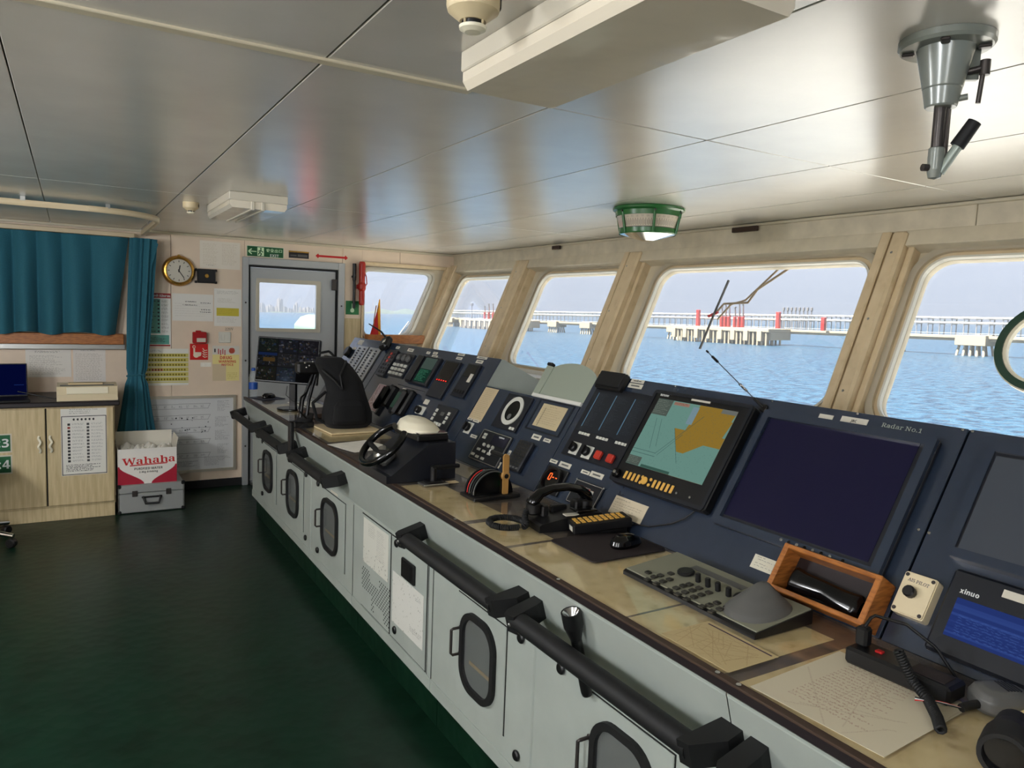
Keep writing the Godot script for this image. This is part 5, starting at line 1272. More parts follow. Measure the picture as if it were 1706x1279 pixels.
func wall_things() -> void:
	var t: Node3D; var im: Image; var o: MeshInstance3D
	# clock
	t = thing("wall_clock", "round brass ship's clock with silver face", "clock", at(0.768, 1.838, ENDZ))
	put(MB.new(onface(Vector3.ZERO)).lathe([Vector2(0, 0), Vector2(0.124, 0), Vector2(0.126, 0.01), Vector2(0.122, 0.035), Vector2(0.112, 0.052), Vector2(0.100, 0.055), Vector2(0.094, 0.048)], 40), "case", "brass", t)
	put(MB.new(onface(Vector3.ZERO)).lathe([Vector2(0.095, 0.040), Vector2(0.0, 0.040)], 40), "dial", "label_white", t)
	for k in 12:
		var a := TAU * k / 12
		put(MB.new(Transform3D(Basis(Vector3.BACK, -a), Vector3.ZERO)).rect(-0.0025, 0.0025, 0.070, 0.084, 0.0402, 0.041), "hour_mark", "ink_black", t)
	for h in [[0.2, 0.045, 0.004], [-2.55, 0.068, 0.003]]:
		put(MB.new(Transform3D(Basis(Vector3.BACK, h[0] if h[0] < 0 else -h[0]), Vector3.ZERO)).rect(-h[2], h[2], -0.012, h[1], 0.0415, 0.0425), "hand", "ink_black", t)
	put(MB.new(onface(Vector3(0, -0.115, 0.0))).lathe(cyl(0.008, 0, 0.052, 0.002), 10), "latch", "brass", t)
	put(MB.new(onface(Vector3(0, 0.118, 0.0))).lathe(cyl(0.014, 0, 0.045, 0.002), 10), "hinge", "brass", t)
	# buzzer box
	t = thing("buzzer_box", "small black box with brass button beside the clock", "buzzer", at(0.978, 1.807, ENDZ))
	put(MB.new().rect(-0.070, 0.070, -0.058, 0.058, 0.0, 0.055, 0.006), "case", "black_plastic", t)
	put(MB.new(onface(Vector3(0, 0, 0.055))).lathe(cyl(0.017, 0, 0.010, 0.003), 16), "button", "brass", t)
	for sx in [-1.0, 1.0]:
		for sy in [-1.0, 1.0]: put(MB.new().rect(sx * 0.078 - 0.010, sx * 0.078 + 0.010, sy * 0.05 - 0.010, sy * 0.05 + 0.010, 0, 0.018, 0.003), "foot", "black_plastic", t)
	# papers and posters
	im = clean_canvas(128, 96, Color(0.83, 0.77, 0.67)); scribble(im, Rect2i(10, 10, 48, 76), 14, Color(0.76, 0.70, 0.60)); scribble(im, Rect2i(70, 8, 50, 76), 16, Color(0.75, 0.69, 0.60)); scribble(im, Rect2i(20, 84, 30, 3), 1, Color(0.35, 0.3, 0.28))
	print_mat("faded_notice", im); poster("faded_notice", "faded_notice", 0.932, 1.253, 1.875, 2.102, "faded cream notice above the buzzer box")
	im = clean_canvas(96, 200, Color(0.80, 0.80, 0.76))
	im.fill_rect(Rect2i(0, 0, 96, 18), Color(0.62, 0.13, 0.11)); scribble(im, Rect2i(14, 6, 70, 7), 1, Color(0.9, 0.85, 0.8), 0.9, 6, 4)
	im.fill_rect(Rect2i(4, 22, 56, 128), Color(0.36, 0.62, 0.56)); im.fill_rect(Rect2i(4, 156, 86, 34), Color(0.36, 0.62, 0.56)); im.fill_rect(Rect2i(2, 192, 92, 6), Color(0.62, 0.2, 0.16))
	for k in 9:
		scribble(im, Rect2i(8, 28 + k * 14, 40, 4), 1, Color(0.10, 0.16, 0.16), 0.5, 8, 3); im.fill_rect(Rect2i(51, 27 + k * 14, 6, 6), Color(0.06, 0.08, 0.08)); scribble(im, Rect2i(64, 26 + k * 14, 26, 10), 3, Color(0.45, 0.45, 0.42))
	scribble(im, Rect2i(12, 164, 70, 20), 4, Color(0.10, 0.14, 0.14), 0.6, 9, 2)
	print_mat("safety_chart", im, 0.3); o = poster("safety_chart", "safety_chart", 0.500, 0.708, 1.212, 1.650, "green chart with red heading line, hung beside the curtain")
	text("Raised Alarm", Vector3(0.01, 0.198, 0.0014), 0.020, "ink_white", o, "heading", true)
	im = clean_canvas(160, 112, Color(0.83, 0.80, 0.74)); scribble(im, Rect2i(10, 40, 140, 60), 6, Color(0.74, 0.71, 0.66))
	for r in [[50, 30, 46], [110, 34, 44], [40, 44, 60], [112, 62, 40], [108, 72, 46]]: scribble(im, Rect2i(r[0], r[1], r[2], 6), 1, Color(0.12, 0.12, 0.12), 0.9, 5, 3)
	print_mat("taped_memo", im, 0.15); poster("taped_memo", "taped_memo", 0.720, 1.036, 1.430, 1.654, "glossy taped memo with handwritten dates beside the safety chart")
	im = clean_canvas(112, 160, Color(0.84, 0.82, 0.76)); scribble(im, Rect2i(12, 10, 90, 16), 3, Color(0.45, 0.45, 0.42)); scribble(im, Rect2i(14, 42, 84, 20), 4, Color(0.62, 0.58, 0.5)); im.fill_rect(Rect2i(10, 82, 92, 34), Color(0.80, 0.74, 0.24)); scribble(im, Rect2i(12, 86, 84, 26), 4, Color(0.6, 0.55, 0.2)); scribble(im, Rect2i(12, 124, 88, 24), 4, Color(0.66, 0.63, 0.56))
	print_mat("marked_sheet", im, 0.15); poster("marked_sheet", "marked_sheet", 1.043, 1.263, 1.392, 1.710, "plastic-covered sheet with a yellow highlighted band by the door", "poster", 0.0022)
	im = clean_canvas(176, 152, Color(0.82, 0.81, 0.74)); scribble(im, Rect2i(12, 6, 70, 10), 2, Color(0.3, 0.3, 0.28))
	im.fill_rect(Rect2i(0, 20, 176, 122), Color(0.80, 0.76, 0.42))
	for r in 6:
		im.fill_rect(Rect2i(0, 34 + r * 20, 176, 4), Color(0.82, 0.81, 0.74))
		for c in 15:
			var col := Color(0.62, 0.56, 0.10) if not (r == 3 and c > 2 and c < 7) else Color(0.62, 0.22, 0.14)
			im.fill_rect(Rect2i(4 + c * 11, 23 + r * 20, 8, 9), col); im.fill_rect(Rect2i(6 + c * 11, 25 + r * 20, 3, 4), Color(0.22, 0.20, 0.08))
	print_mat("symbol_chart", im, 0.4); poster("symbol_chart", "symbol_chart", 0.488, 0.840, 0.893, 1.197, "yellow poster of small symbol squares in rows")
	# fire call point, its sign, switch
	t = thing("fire_call_point", "red fire alarm call point above the hand sign", "alarm", at(0.925, 1.292, ENDZ))
	put(MB.new().rect(-0.054, 0.054, -0.048, 0.048, 0, 0.05, 0.006), "case", "red_paint", t)
	put(MB.new().rect(-0.025, 0.045, -0.035, -0.002, 0.05, 0.0515), "glass_plate", "label_white", t); put(MB.new().rect(-0.03, 0.01, 0.046, 0.060, 0.01, 0.04, 0.004), "top_lug", "red_paint", t)
	im = clean_canvas(96, 96, Color(0.80, 0.09, 0.07))
	for b in [[34, 66, 22], [50, 64, 14]]: blob(im, Vector2(b[0], b[1]), b[2] * 0.75, Color(0.9, 0.85, 0.75))
	im.fill_rect(Rect2i(18, 28, 9, 36), Color(0.9, 0.85, 0.75)); blob(im, Vector2(22, 18), 9, Color(0.9, 0.85, 0.75)); blob(im, Vector2(22, 18), 5, Color(0.80, 0.09, 0.07)); im.fill_rect(Rect2i(26, 50, 34, 12), Color(0.9, 0.85, 0.75))
	for k in 4: line(im, Vector2(66, 26 + k * 15), Vector2(76, 40 + k * 13), Color(0.9, 0.85, 0.75), 4); line(im, Vector2(76, 40 + k * 13), Vector2(88, 36 + k * 13), Color(0.9, 0.85, 0.75), 4)
	print_mat("hand_sign", im, 0.4); poster("fire_sign", "hand_sign", 0.853, 0.995, 1.104, 1.240, "red square sign with white pressing hand and flames", "sign")
	t = thing("light_switch", "white rocker light switch marked in pencil", "switch", at(1.127, 1.297, ENDZ))
	put(MB.new().rect(-0.049, 0.049, -0.047, 0.047, 0, 0.014, 0.005), "plate", "white_plastic", t); put(MB.new().rect(-0.026, -0.003, -0.026, 0.026, 0.014, 0.020, 0.003), "rocker", "white_plastic", t)
	text("220V", Vector3(0.038, 0.071, 0.0006), 0.022, "ink_black", t, "handwriting", true, false, 0.03)
	im = clean_canvas(88, 120, Color(0.86, 0.76, 0.20)); im.fill_rect(Rect2i(0, 0, 88, 30), Color(0.84, 0.82, 0.78)); im.fill_rect(Rect2i(0, 62, 44, 58), Color(0.83, 0.755, 0.62))
	for k in 4: im.fill_rect(Rect2i(18 + k * 7, 10 + (k % 2) * 4, 3, 18), Color(0.72, 0.2, 0.2))
	blob(im, Vector2(64, 16), 10, Color(0.72, 0.30, 0.20)); scribble(im, Rect2i(56, 8, 18, 16), 4, Color(0.4, 0.1, 0.1)); scribble(im, Rect2i(48, 92, 36, 24), 4, Color(0.6, 0.5, 0.14)); im.fill_rect(Rect2i(6, 10, 4, 12), Color(0.1, 0.1, 0.1))
	print_mat("drug_notice", im, 0.5); o = poster("drug_notice", "drug_notice", 1.030, 1.247, 0.924, 1.224, "torn yellow drug warning notice")
	text("DRUG", Vector3(0.0, 0.048, 0.0014), 0.028, "red_print", o, "heading"); text("WARNING", Vector3(0.012, 0.016, 0.0014), 0.022, "red_print", o, "heading"); text("NOTICE", Vector3(0.012, -0.012, 0.0014), 0.020, "red_print", o, "heading")
	poster("paper_slip", "paper", 0.935, 1.02, 1.045, 1.082, "small pale paper slip under the hand sign", "label")
	# exit sign with drawn characters
	im = clean_canvas(248, 76, Color(0.76, 0.84, 0.66)); im.fill_rect(Rect2i(3, 3, 242, 70), Color(0.06, 0.34, 0.17))
	var w := Color(0.82, 0.92, 0.76)
	line(im, Vector2(10, 36), Vector2(58, 36), w, 6); line(im, Vector2(10, 36), Vector2(28, 20), w, 6); line(im, Vector2(10, 38), Vector2(28, 54), w, 6)
	im.fill_rect(Rect2i(70, 8, 44, 60), w)
	for s in [[92, 24, 84, 42], [84, 42, 96, 52], [96, 52, 88, 64], [84, 42, 74, 56], [90, 28, 104, 38], [88, 28, 76, 34]]: line(im, Vector2(s[0], s[1]), Vector2(s[2], s[3]), Color(0.06, 0.30, 0.16), 5)
	blob(im, Vector2(94, 17), 6, Color(0.06, 0.30, 0.16))
	var strokes := [   # four characters on a 24-unit grid each
		[[12, 1, 12, 4], [2, 5, 22, 5], [2, 5, 2, 8], [22, 5, 22, 8], [1, 12, 23, 12], [11, 8, 5, 17], [5, 17, 18, 23], [17, 12, 6, 23]],
		[[12, 1, 1, 10], [12, 1, 23, 10], [6, 11, 18, 11], [5, 16, 19, 16], [2, 22, 22, 22], [12, 11, 12, 22]],
		[[12, 1, 12, 22], [4, 4, 4, 11], [20, 4, 20, 11], [4, 11, 20, 11], [2, 14, 2, 22], [22, 14, 22, 22], [2, 22, 22, 22]],
		[[3, 4, 3, 21], [21, 4, 21, 21], [3, 4, 21, 4], [3, 19, 21, 19]]]
	for k in 4:
		for s in strokes[k]: line(im, Vector2(128 + k * 28 + s[0], 12 + s[1]), Vector2(128 + k * 28 + s[2], 12 + s[3]), w, 3)
	print_mat("exit_print", im, 0.4)
	o = poster("exit_sign", "exit_print", 1.307, 1.619, 1.997, 2.089, "green exit sign with running figure above the door", "sign")
	text("EXIT", Vector3(0.075, -0.028, 0.0014), 0.024, "ink_white", o, "lettering", false, true, 0, 1.15)
	o = poster("door_plate", "counter_dark", 1.663, 1.84, 2.009, 2.063, "small black engraved plate with copper edge above the door", "name plate")
	put(MB.new().rect(-0.089, 0.089, 0.022, 0.034, 0, 0.004, 0.001), "copper_edge", "brass", o); put(MB.new().rect(-0.075, -0.02, -0.01, 0.0, 0.0012, 0.0016).rect(-0.01, 0.075, -0.014, 0.006, 0.0012, 0.0016), "engraving", "grey_plastic", o)
	var arrow := PackedVector2Array([Vector2(-0.15, 0), Vector2(-0.125, -0.022), Vector2(-0.120, -0.009), Vector2(0.120, -0.009), Vector2(0.125, -0.022), Vector2(0.15, 0), Vector2(0.125, 0.022), Vector2(0.120, 0.009), Vector2(-0.120, 0.009), Vector2(-0.125, 0.022)])
	solo(MB.new().prism(arrow, 0, 0.0012), "arrow_sticker", "red_print", "red double-headed arrow sticker above the door corner", "sticker", at(2.05, 2.042, ENDZ + 0.0004))
	# rescue gear between door and window
	t = thing("baton", "slim black baton hung upright beside the orange torch", "baton", at(2.255, 1.585, ENDZ + 0.028))
	put(MB.new().lathe([Vector2(0, 0), Vector2(0.013, 0), Vector2(0.013, 0.25), Vector2(0.017, 0.26), Vector2(0.017, 0.41), Vector2(0, 0.41)], 14), "shaft", "black_plastic", t)
	put(MB.new().rect(-0.02, 0.02, 0.28, 0.30, -0.0275, 0.0, 0.003), "clip", "black_plastic", t)
	t = thing("signal_torch", "orange-red signal torch hung on the wall beside the window", "torch", at(2.323, 1.615, ENDZ + 0.045))
	put(MB.new().lathe([Vector2(0, 0), Vector2(0.020, 0), Vector2(0.026, 0.015), Vector2(0.026, 0.13), Vector2(0.036, 0.15), Vector2(0.036, 0.19), Vector2(0.028, 0.21), Vector2(0.030, 0.38), Vector2(0.024, 0.40), Vector2(0, 0.40)], 20), "body", "orange_red", t)
	put(MB.new().tube(smooth([Vector3(0.028, 0.17, 0), Vector3(0.048, 0.20, 0.0), Vector3(0.04, 0.27, 0.0), Vector3(0.025, 0.30, 0)]), 0.005, 8), "lanyard_loop", "orange_red", t)
	put(MB.new().rect(-0.04, 0.04, 0.15, 0.19, -0.0445, -0.02, 0.005), "bracket", "red_paint", t)
	im = clean_canvas(64, 64, Color(0.10, 0.42, 0.22)); im.fill_rect(Rect2i(28, 12, 8, 26), w); blob(im, Vector2(32, 44), 10, w)
	print_mat("torch_sign", im, 0.5); poster("torch_sign", "torch_sign", 2.187, 2.313, 1.525, 1.652, "small green square sign with torch symbol", "sign", 0.0006)
	solo(MB.new().rect(-0.085, 0.085, -0.20, 0.20, 0, 0.008, 0.002), "wooden_backing", "cupboard_wood", "pale wooden backing board below the green torch sign", "board", at(2.244, 1.29, ENDZ + 0.0005))
	# framed drawing
	im = clean_canvas(300, 260, Color(0.70, 0.71, 0.72))
	for k in 5:
		var y0: int = [22, 62, 108, 150, 200][k]
		line(im, Vector2(8, y0), Vector2(220, y0 - 2), Color(0.46, 0.47, 0.48)); line(im, Vector2(8, y0 + 16), Vector2(212, y0 + 15), Color(0.5, 0.5, 0.52)); line(im, Vector2(220, y0 - 2), Vector2(212, y0 + 15), Color(0.5, 0.5, 0.52))
		for j in 8: scribble(im, Rect2i(20 + j * 24, y0 + 4, 16, 10), 3, Color(0.30, 0.30, 0.32), 0.3, 4)
	for r in [[244, 12, 44, 40], [236, 70, 54, 38], [236, 120, 54, 36], [244, 170, 42, 36], [200, 214, 90, 34], [110, 226, 70, 22]]: scribble(im, Rect2i(r[0], r[1], r[2], r[3]), 9, Color(0.36, 0.36, 0.38), 0.4, 4)
	for k in 18: blob(im, Vector2(rng.randf_range(90, 215), rng.randf_range(70, 130)), rng.randf_range(1, 3), Color(0.25, 0.25, 0.27))
	print_mat("plan_drawing", im, 0.2)
	t = thing("plan_board", "silver framed general arrangement drawing low on the wall", "picture", at(0.84, 0.470, ENDZ))
	put(MB.new().rect(-0.35, 0.36, -0.305, 0.312, 0.0005, 0.012), "drawing", "plan_drawing", t)
	put(MB.new().ring(rrect(-0.372, 0.378, -0.325, 0.332, 0.004, 2), rrect(-0.350, 0.356, -0.303, 0.310, 0.004, 2), 0.0005, 0.024), "frame", "window_alu", t)
	# papers on the wall under the curtained window
	im = clean_canvas(120, 88, Color(0.80, 0.77, 0.72)); scribble(im, Rect2i(24, 6, 74, 6), 2, Color(0.3, 0.3, 0.3)); scribble(im, Rect2i(10, 20, 100, 62), 13, Color(0.52, 0.50, 0.47), 0.6)
	print_mat("typed_page", im); poster("typed_page", "typed_page", -0.300, -0.003, 0.972, 1.187, "wide typed page on the wall behind the laptop", "paper")
	im = clean_canvas(84, 108, Color(0.79, 0.75, 0.70)); scribble(im, Rect2i(20, 4, 44, 4), 1, Color(0.4, 0.4, 0.4)); scribble(im, Rect2i(6, 14, 72, 84), 17, Color(0.58, 0.55, 0.5), 0.8)
	print_mat("tall_list", im); poster("tall_list", "tall_list", 0.010, 0.232, 0.912, 1.190, "tall printed list on the wall behind the cream printer", "paper")
	# curtained window: sill boards, curtain on the wall, curtain gathered by the ceiling rail
	t = thing("window_ledge", "orange wooden window ledge with grey strip under the curtain", "ledge", at(-0.6, 1.19, ENDZ))
	put(MB.new().rect(-1.4, 0.958, 0.042, 0.125, 0.0005, 0.09, 0.004), "ledge_board", "wood", t)
	put(MB.new().rect(-1.4, 0.970, 0.0, 0.041, 0.0005, 0.05, 0.003), "metal_strip", "steel", t)
	var pelmet := solo(MB.new().rect(-1.4, 1.04, 0.0, 0.035, 0.0005, 0.14, 0.004), "curtain_rail", "rail_cream", "straight cream curtain rail above the curtained window", "rail", at(-0.6, 2.07, ENDZ))
	var fold := func(u: float, v: float) -> Vector3:
		var x := -2.0 + 2.40 * u
		var lean := maxf(0.0, (u - 0.90) / 0.10) * (1.0 - v) * -0.10
		var ph := u * 92.0
		var ph2 := u * 74.0 + sin(u * 9.0) * 3.0
		var amp := lerpf(0.052, 0.020, v)
		var d := (absf(sin(ph2 * 0.5)) * 2.0 - 1.0) * amp + sin(ph) * 0.008 * smoothstep(0.75, 1.0, v) + sin(ph2 * 0.5 + 1.0) * 0.012 * (1.0 - v)
		return Vector3(x + lean, lerpf(1.318, 2.066, v) + sin(ph2 * 0.5) * 0.012 * (1.0 - v), 0.055 + d)
	solo(MB.new().grid(fold, 300, 26), "window_curtain", "curtain", "wide teal curtain drawn across the wall window", "curtain", at(0, 0, ENDZ + 0.07))
	var bunch := func(u: float, v: float) -> Vector3:     # gathered, pinched at the tie
		var y := lerpf(0.44, 2.066, v)
		var wd: float
		if y < 0.99: wd = lerpf(0.125, 0.056, pow((y - 0.44) / 0.55, 0.8))
		elif y < 1.5: wd = lerpf(0.056, 0.070, (y - 0.99) / 0.51)
		else: wd = lerpf(0.070, 0.075, (y - 1.5) / 0.58)
		var cx: float = lerpf(0.425, 0.437, clampf((y - 0.44) / 0.55, 0, 1)) + (y - 1.0) * 0.055 * (1.0 if y > 1.0 else 0.0)
		var a := -TAU * u
		var r := 1.0 + 0.26 * sin(u * TAU * 11.0 + y * 0.8) + 0.12 * sin(u * TAU * 5.0 + 1.0)
		if absf(y - 0.99) < 0.03: r = lerpf(1.0, r, 0.4)
		return Vector3(cx + cos(a) * wd * r, y, sin(a) * wd * 0.62 * r)
	t = thing("tied_curtain", "teal curtain gathered and tied beside the safety chart", "curtain", at(0, 0, -6.50))
	put(MB.new().grid(bunch, 150, 40), "cloth", "curtain", t)
	var tie := []
	for k in 25: tie.append(Vector3(0.437 + cos(TAU * k / 24) * 0.066, 0.99 + sin(TAU * k / 24) * 0.012, sin(TAU * k / 24) * 0.046))
	put(MB.new().tube(tie, 0.006, 8, -1, true), "tie", "curtain", t)
	put(MB.new().prism(PackedVector2Array([Vector2(0.50, 2.065), Vector2(0.535, 1.80), Vector2(0.555, 1.86), Vector2(0.60, 2.03), Vector2(0.575, 2.055)]), 0.02, 0.03), "loose_corner", "curtain", t)
	# cupboard with two doors, things on it
	var zc := -6.045
	t = thing("cupboard", "pale wooden cupboard with dark counter and white wavy handles", "cupboard", at(-0.50, 0, zc))
	put(MB.new().rect(-0.9, 0.762, 0.10, 0.822, -0.62, 0.0, 0.003), "body", "cupboard_wood", t)
	put(MB.new().rect(-0.9, 0.757, 0.0, 0.1, -0.60, -0.012, 0.002), "plinth", "cupboard_wood", t)
	put(MB.new().rect(-0.9, 0.795, 0.823, 0.858, -0.63, 0.03, 0.006), "counter", "counter_dark", t)
	for s in [[-0.20, 0.333], [0.343, 0.755], [-0.75, -0.21]]:
		var dr := put(MB.new().rect(s[0], s[1], 0.115, 0.812, 0.0008, 0.018, 0.004), "door", "cupboard_wood", t)
		var hxp: float = s[1] - 0.035 if s[0] < 0 else s[0] + 0.022
		var hd := []
		for k in 21: hd.append(Vector3(hxp + sin(k * 0.62) * 0.006, 0.505 + k * 0.0058, 0.022 + sin(PI * k / 20) * 0.018))
		put(MB.new().tube(hd, 0.0085, 8), "handle", "ivory", dr)
	put(MB.new().rect(0.334, 0.342, 0.115, 0.812, 0.0004, 0.002), "door_gap", "joint_dark", t)
	im = clean_canvas(140, 220, Color(0.80, 0.79, 0.74)); scribble(im, Rect2i(26, 2, 90, 18), 3, Color(0.2, 0.2, 0.2))
	line(im, Vector2(2, 24), Vector2(137, 24), Color(0.1, 0.1, 0.1), 2); line(im, Vector2(2, 216), Vector2(137, 216), Color(0.1, 0.1, 0.1), 2); line(im, Vector2(2, 24), Vector2(2, 217), Color(0.1, 0.1, 0.1), 2); line(im, Vector2(137, 24), Vector2(137, 217), Color(0.1, 0.1, 0.1), 2)
	for k in 6: blob(im, Vector2(40 + k * 12, 35), 3.4, Color(0.1, 0.1, 0.1))
	for k in 12:
		im.fill_rect(Rect2i(20, 48 + k * 11, 8, 7), Color(0.12, 0.12, 0.12) if k != 1 else Color(0.55, 0.2, 0.15)); im.fill_rect(Rect2i(78, 48 + k * 11, 8, 7), Color(0.25, 0.25, 0.25))
		scribble(im, Rect2i(34, 48 + k * 11, 38, 7), 2, Color(0.45, 0.45, 0.45)); scribble(im, Rect2i(92, 48 + k * 11, 38, 7), 2, Color(0.5, 0.5, 0.5))
	scribble(im, Rect2i(14, 184, 112, 26), 5, Color(0.15, 0.15, 0.15), 0.6, 8, 2)
	print_mat("signal_poster", im, 0.45)
	solo(MB.new().rect(-0.142, 0.142, -0.24, 0.24, 0, 0.0012), "signal_poster", "signal_poster", "black-bordered signal poster on the cupboard door", "poster", at(0.068, 0.567, zc + 0.0184))
	for k in 2:
		var y0 := 0.583 if k == 0 else 0.435
		o = solo(MB.new().rect(-0.10, 0.10, -0.065, 0.065, 0, 0.0015), "number_plate", "label_white", "green plate numbered %s on the cupboard door" % ["three, upper of the two", "four, lower of the two"][k], "sign", at(-0.462, y0, zc + 0.0184), "green number plates")
		put(MB.new().rect(-0.092, 0.092, -0.056, 0.056, 0.0015, 0.002), "green_field", "sign_green", o)
		text([":3", ":4"][k], Vector3(0.052, 0.0, 0.0021), 0.062, "ink_white", o, "numeral")
	t = thing("laptop", "dark laptop with a blue screen on the cupboard counter", "laptop", at(-0.455, 0.8585, -6.24, 0.1))
	put(MB.new().rect(-0.185, 0.185, 0, 0.018, -0.02, 0.22, 0.004), "base", "black_plastic", t)
	o = put(MB.new(Transform3D(Basis(Vector3.RIGHT, -0.14), Vector3(0, 0.016, -0.02))).rect(-0.185, 0.185, 0, 0.235, -0.006, 0.004, 0.003), "lid", "black_plastic", t)
	im = clean_canvas(96, 60, Color(0.02, 0.05, 0.22)); scribble(im, Rect2i(34, 16, 20, 8), 2, Color(0.10, 0.18, 0.45)); im.fill_rect(Rect2i(76, 40, 16, 1), Color(0.14, 0.24, 0.5))
	print_mat("laptop_screen", im, 0.2, 0.35)
	put(MB.new(Transform3D(Basis(Vector3.RIGHT, -0.14), Vector3(0, 0.016, -0.02))).rect(-0.178, 0.178, 0.012, 0.228, 0.0042, 0.005), "blue_screen", "laptop_screen", o)
	t = thing("printer", "cream dot matrix printer at the counter end", "printer", at(0.095, 0.8585, -6.21))
	prof_box(t, "case", "cream_plastic", [Vector2(0.155, 0), Vector2(0.155, 0.045), Vector2(0.13, 0.10), Vector2(-0.10, 0.108), Vector2(-0.14, 0.09), Vector2(-0.15, 0)], -0.19, 0.19)
	put(MB.new(Transform3D(Basis(Vector3.RIGHT, -0.43), Vector3(0, 0.075, 0.146))).rect(-0.13, 0.13, -0.028, 0.022, -0.002, 0.004, 0.002), "front_cover", "ivory", t)
	put(MB.new().rect(-0.12, 0.10, 0.103, 0.114, -0.06, 0.03, 0.003), "platen_cover", "tan_paper", t); put(MB.new().rect(-0.17, 0.17, 0.1, 0.106, 0.06, 0.09, 0.002), "tear_bar", "grey_plastic", t)
	solo(MB.new().tube(smooth([Vector3(-0.17, 0.06, 0.0), Vector3(-0.05, 0.03, 0.02), Vector3(0.05, 0.01, 0.06), Vector3(0.14, 0.008, 0.05), Vector3(0.2, 0.008, 0.02)]), 0.004, 7), "printer_cable", "black_plastic", "black cable sagging between laptop and printer", "cable", at(-0.16, 0.8585, -6.2))
	# metal case and carton
	t = thing("equipment_case", "silver aluminium carrying case on the floor, carton on top", "case", at(0.503, 0, -6.22))
	put(MB.new().rect(-0.222, 0.222, 0.004, 0.150, -0.17, 0.17, 0.006), "lower_shell", "case_alu", t); put(MB.new().rect(-0.222, 0.222, 0.153, 0.218, -0.17, 0.17, 0.006), "lid", "case_alu", t)
	for sx in [-1.0, 1.0]:
		for y in [0.012, 0.208]: put(MB.new().rect(sx * 0.218 - 0.014, sx * 0.218 + 0.014, y - 0.014, y + 0.014, 0.152, 0.176, 0.006), "corner_cap", "black_plastic", t)
		put(MB.new().rect(sx * 0.222 - 0.004, sx * 0.222 + 0.004, 0.02, 0.20, 0.160, 0.174, 0.002), "edge_strip", "steel", t)
		put(MB.new().rect(sx * 0.115 - 0.018, sx * 0.115 + 0.018, 0.128, 0.172, 0.170, 0.180, 0.003), "latch", "old_steel", t)
	put(MB.new().tube([Vector3(-0.055, 0.12, 0.170), Vector3(-0.058, 0.118, 0.195), Vector3(-0.045, 0.075, 0.198), Vector3(0.045, 0.075, 0.198), Vector3(0.058, 0.118, 0.195), Vector3(0.055, 0.12, 0.170)], 0.0085, 10), "handle", "black_plastic", t)
	put(MB.new().rect(-0.07, 0.07, 0.112, 0.126, 0.170, 0.178, 0.002), "handle_plate", "black_plastic", t)
	im = clean_canvas(200, 136, Color(0.85, 0.83, 0.78))
	for y in 136:
		for sgn in [0, 1]:
			var tt: float = clampf((y - 66) / 70.0, 0, 1)
			if y > 66:
				var wd := int(12 + 78.0 * pow(tt, 0.75))
				wd = int(lerpf(6.0, 88.0, smoothstep(0.0, 1.0, tt)))
				var col := Color(0.62, 0.04, 0.16).lerp(Color(0.72, 0.10, 0.24), tt)
				col = Color(0.66, 0.05, 0.18)
				im.fill_rect(Rect2i(0 if sgn == 0 else 200 - wd, y, wd, 1), col)
	print_mat("carton_front", im, 0.6)
	t = thing("carton", "white carton with red swooshes standing on the silver case", "box", at(0.478, 0.2185, -6.22))
	put(MB.new().rect(-0.200, 0.200, 0.0, 0.268, 0.150, 0.153), "front_board", "carton_front", t)
	put(MB.new().rect(-0.200, 0.200, 0.0, 0.268, -0.153, -0.150).rect(-0.200, -0.197, 0.0, 0.268, -0.15, 0.15).rect(0.197, 0.200, 0.0, 0.268, -0.15, 0.15).rect(-0.197, 0.197, 0.0, 0.004, -0.15, 0.15), "walls", "cardboard_white", t)
	put(MB.new(Transform3D(Basis(Vector3.RIGHT, -0.10), Vector3(0, 0.268, -0.150))).rect(-0.198, 0.198, 0, 0.085, -0.003, 0.0), "flap", "cardboard_white", t)
	put(MB.new(Transform3D(Basis(Vector3.BACK, -0.2), Vector3(0.198, 0.268, 0))).rect(-0.002, 0.002, -0.03, 0.07, -0.14, 0.14), "flap", "cardboard_white", t)
	text("Wahaha", Vector3(0.01, 0.175, 0.1532), 0.052, "red_print", t, "brand_lettering", true, true, 0.03, 1.25)
	put(MB.new(Transform3D(Basis(Vector3.BACK, 0.03), Vector3(0, 0.145, 0.1531))).rect(-0.12, 0.135, -0.004, 0.004, 0, 0.0006), "underline", "red_print", t)
	text("PURIFIED WATER", Vector3(0.005, 0.115, 0.1532), 0.018, "ink_black", t, "lettering"); text("2.4kg drinking", Vector3(0.005, 0.09, 0.1532), 0.014, "ink_black", t, "lettering")
	solo(MB.new().grid(func(u: float, v: float) -> Vector3: return Vector3((u - 0.5) * 0.34, 0.02 + 0.03 * sin(u * 13.0) * sin(v * 7.0) + 0.018 * sin(u * 31.0 + v * 17.0), (v - 0.5) * 0.24), 40, 24), "crumpled_wrapping", "paper", "crumpled white wrapping inside the open carton", "paper", at(0.478, 0.435, -6.22))
	# swivel chair whose base reaches into view
	t = thing("swivel_chair", "black swivel chair with chrome star base at the cupboard", "chair", at(-0.60, 0, -5.64))
	put(MB.new().loft([[Vector3(-0.03, 0.44, 0), 0.18, 0.20], [Vector3(-0.03, 0.46, 0), 0.20, 0.22], [Vector3(-0.03, 0.52, 0), 0.19, 0.21], [Vector3(-0.03, 0.54, 0), 0.001, 0.001]], 28, 3.2), "seat", "black_cloth", t)
	put(MB.new(Transform3D(Basis(Vector3.BACK, 0.12), Vector3(-0.24, 0.6, 0))).rect(-0.04, 0.02, 0, 0.55, -0.22, 0.22, 0.03), "backrest", "black_cloth", t)
	put(MB.new().lathe(cyl(0.028, 0.10, 0.45), 16), "column", "black_plastic", t)
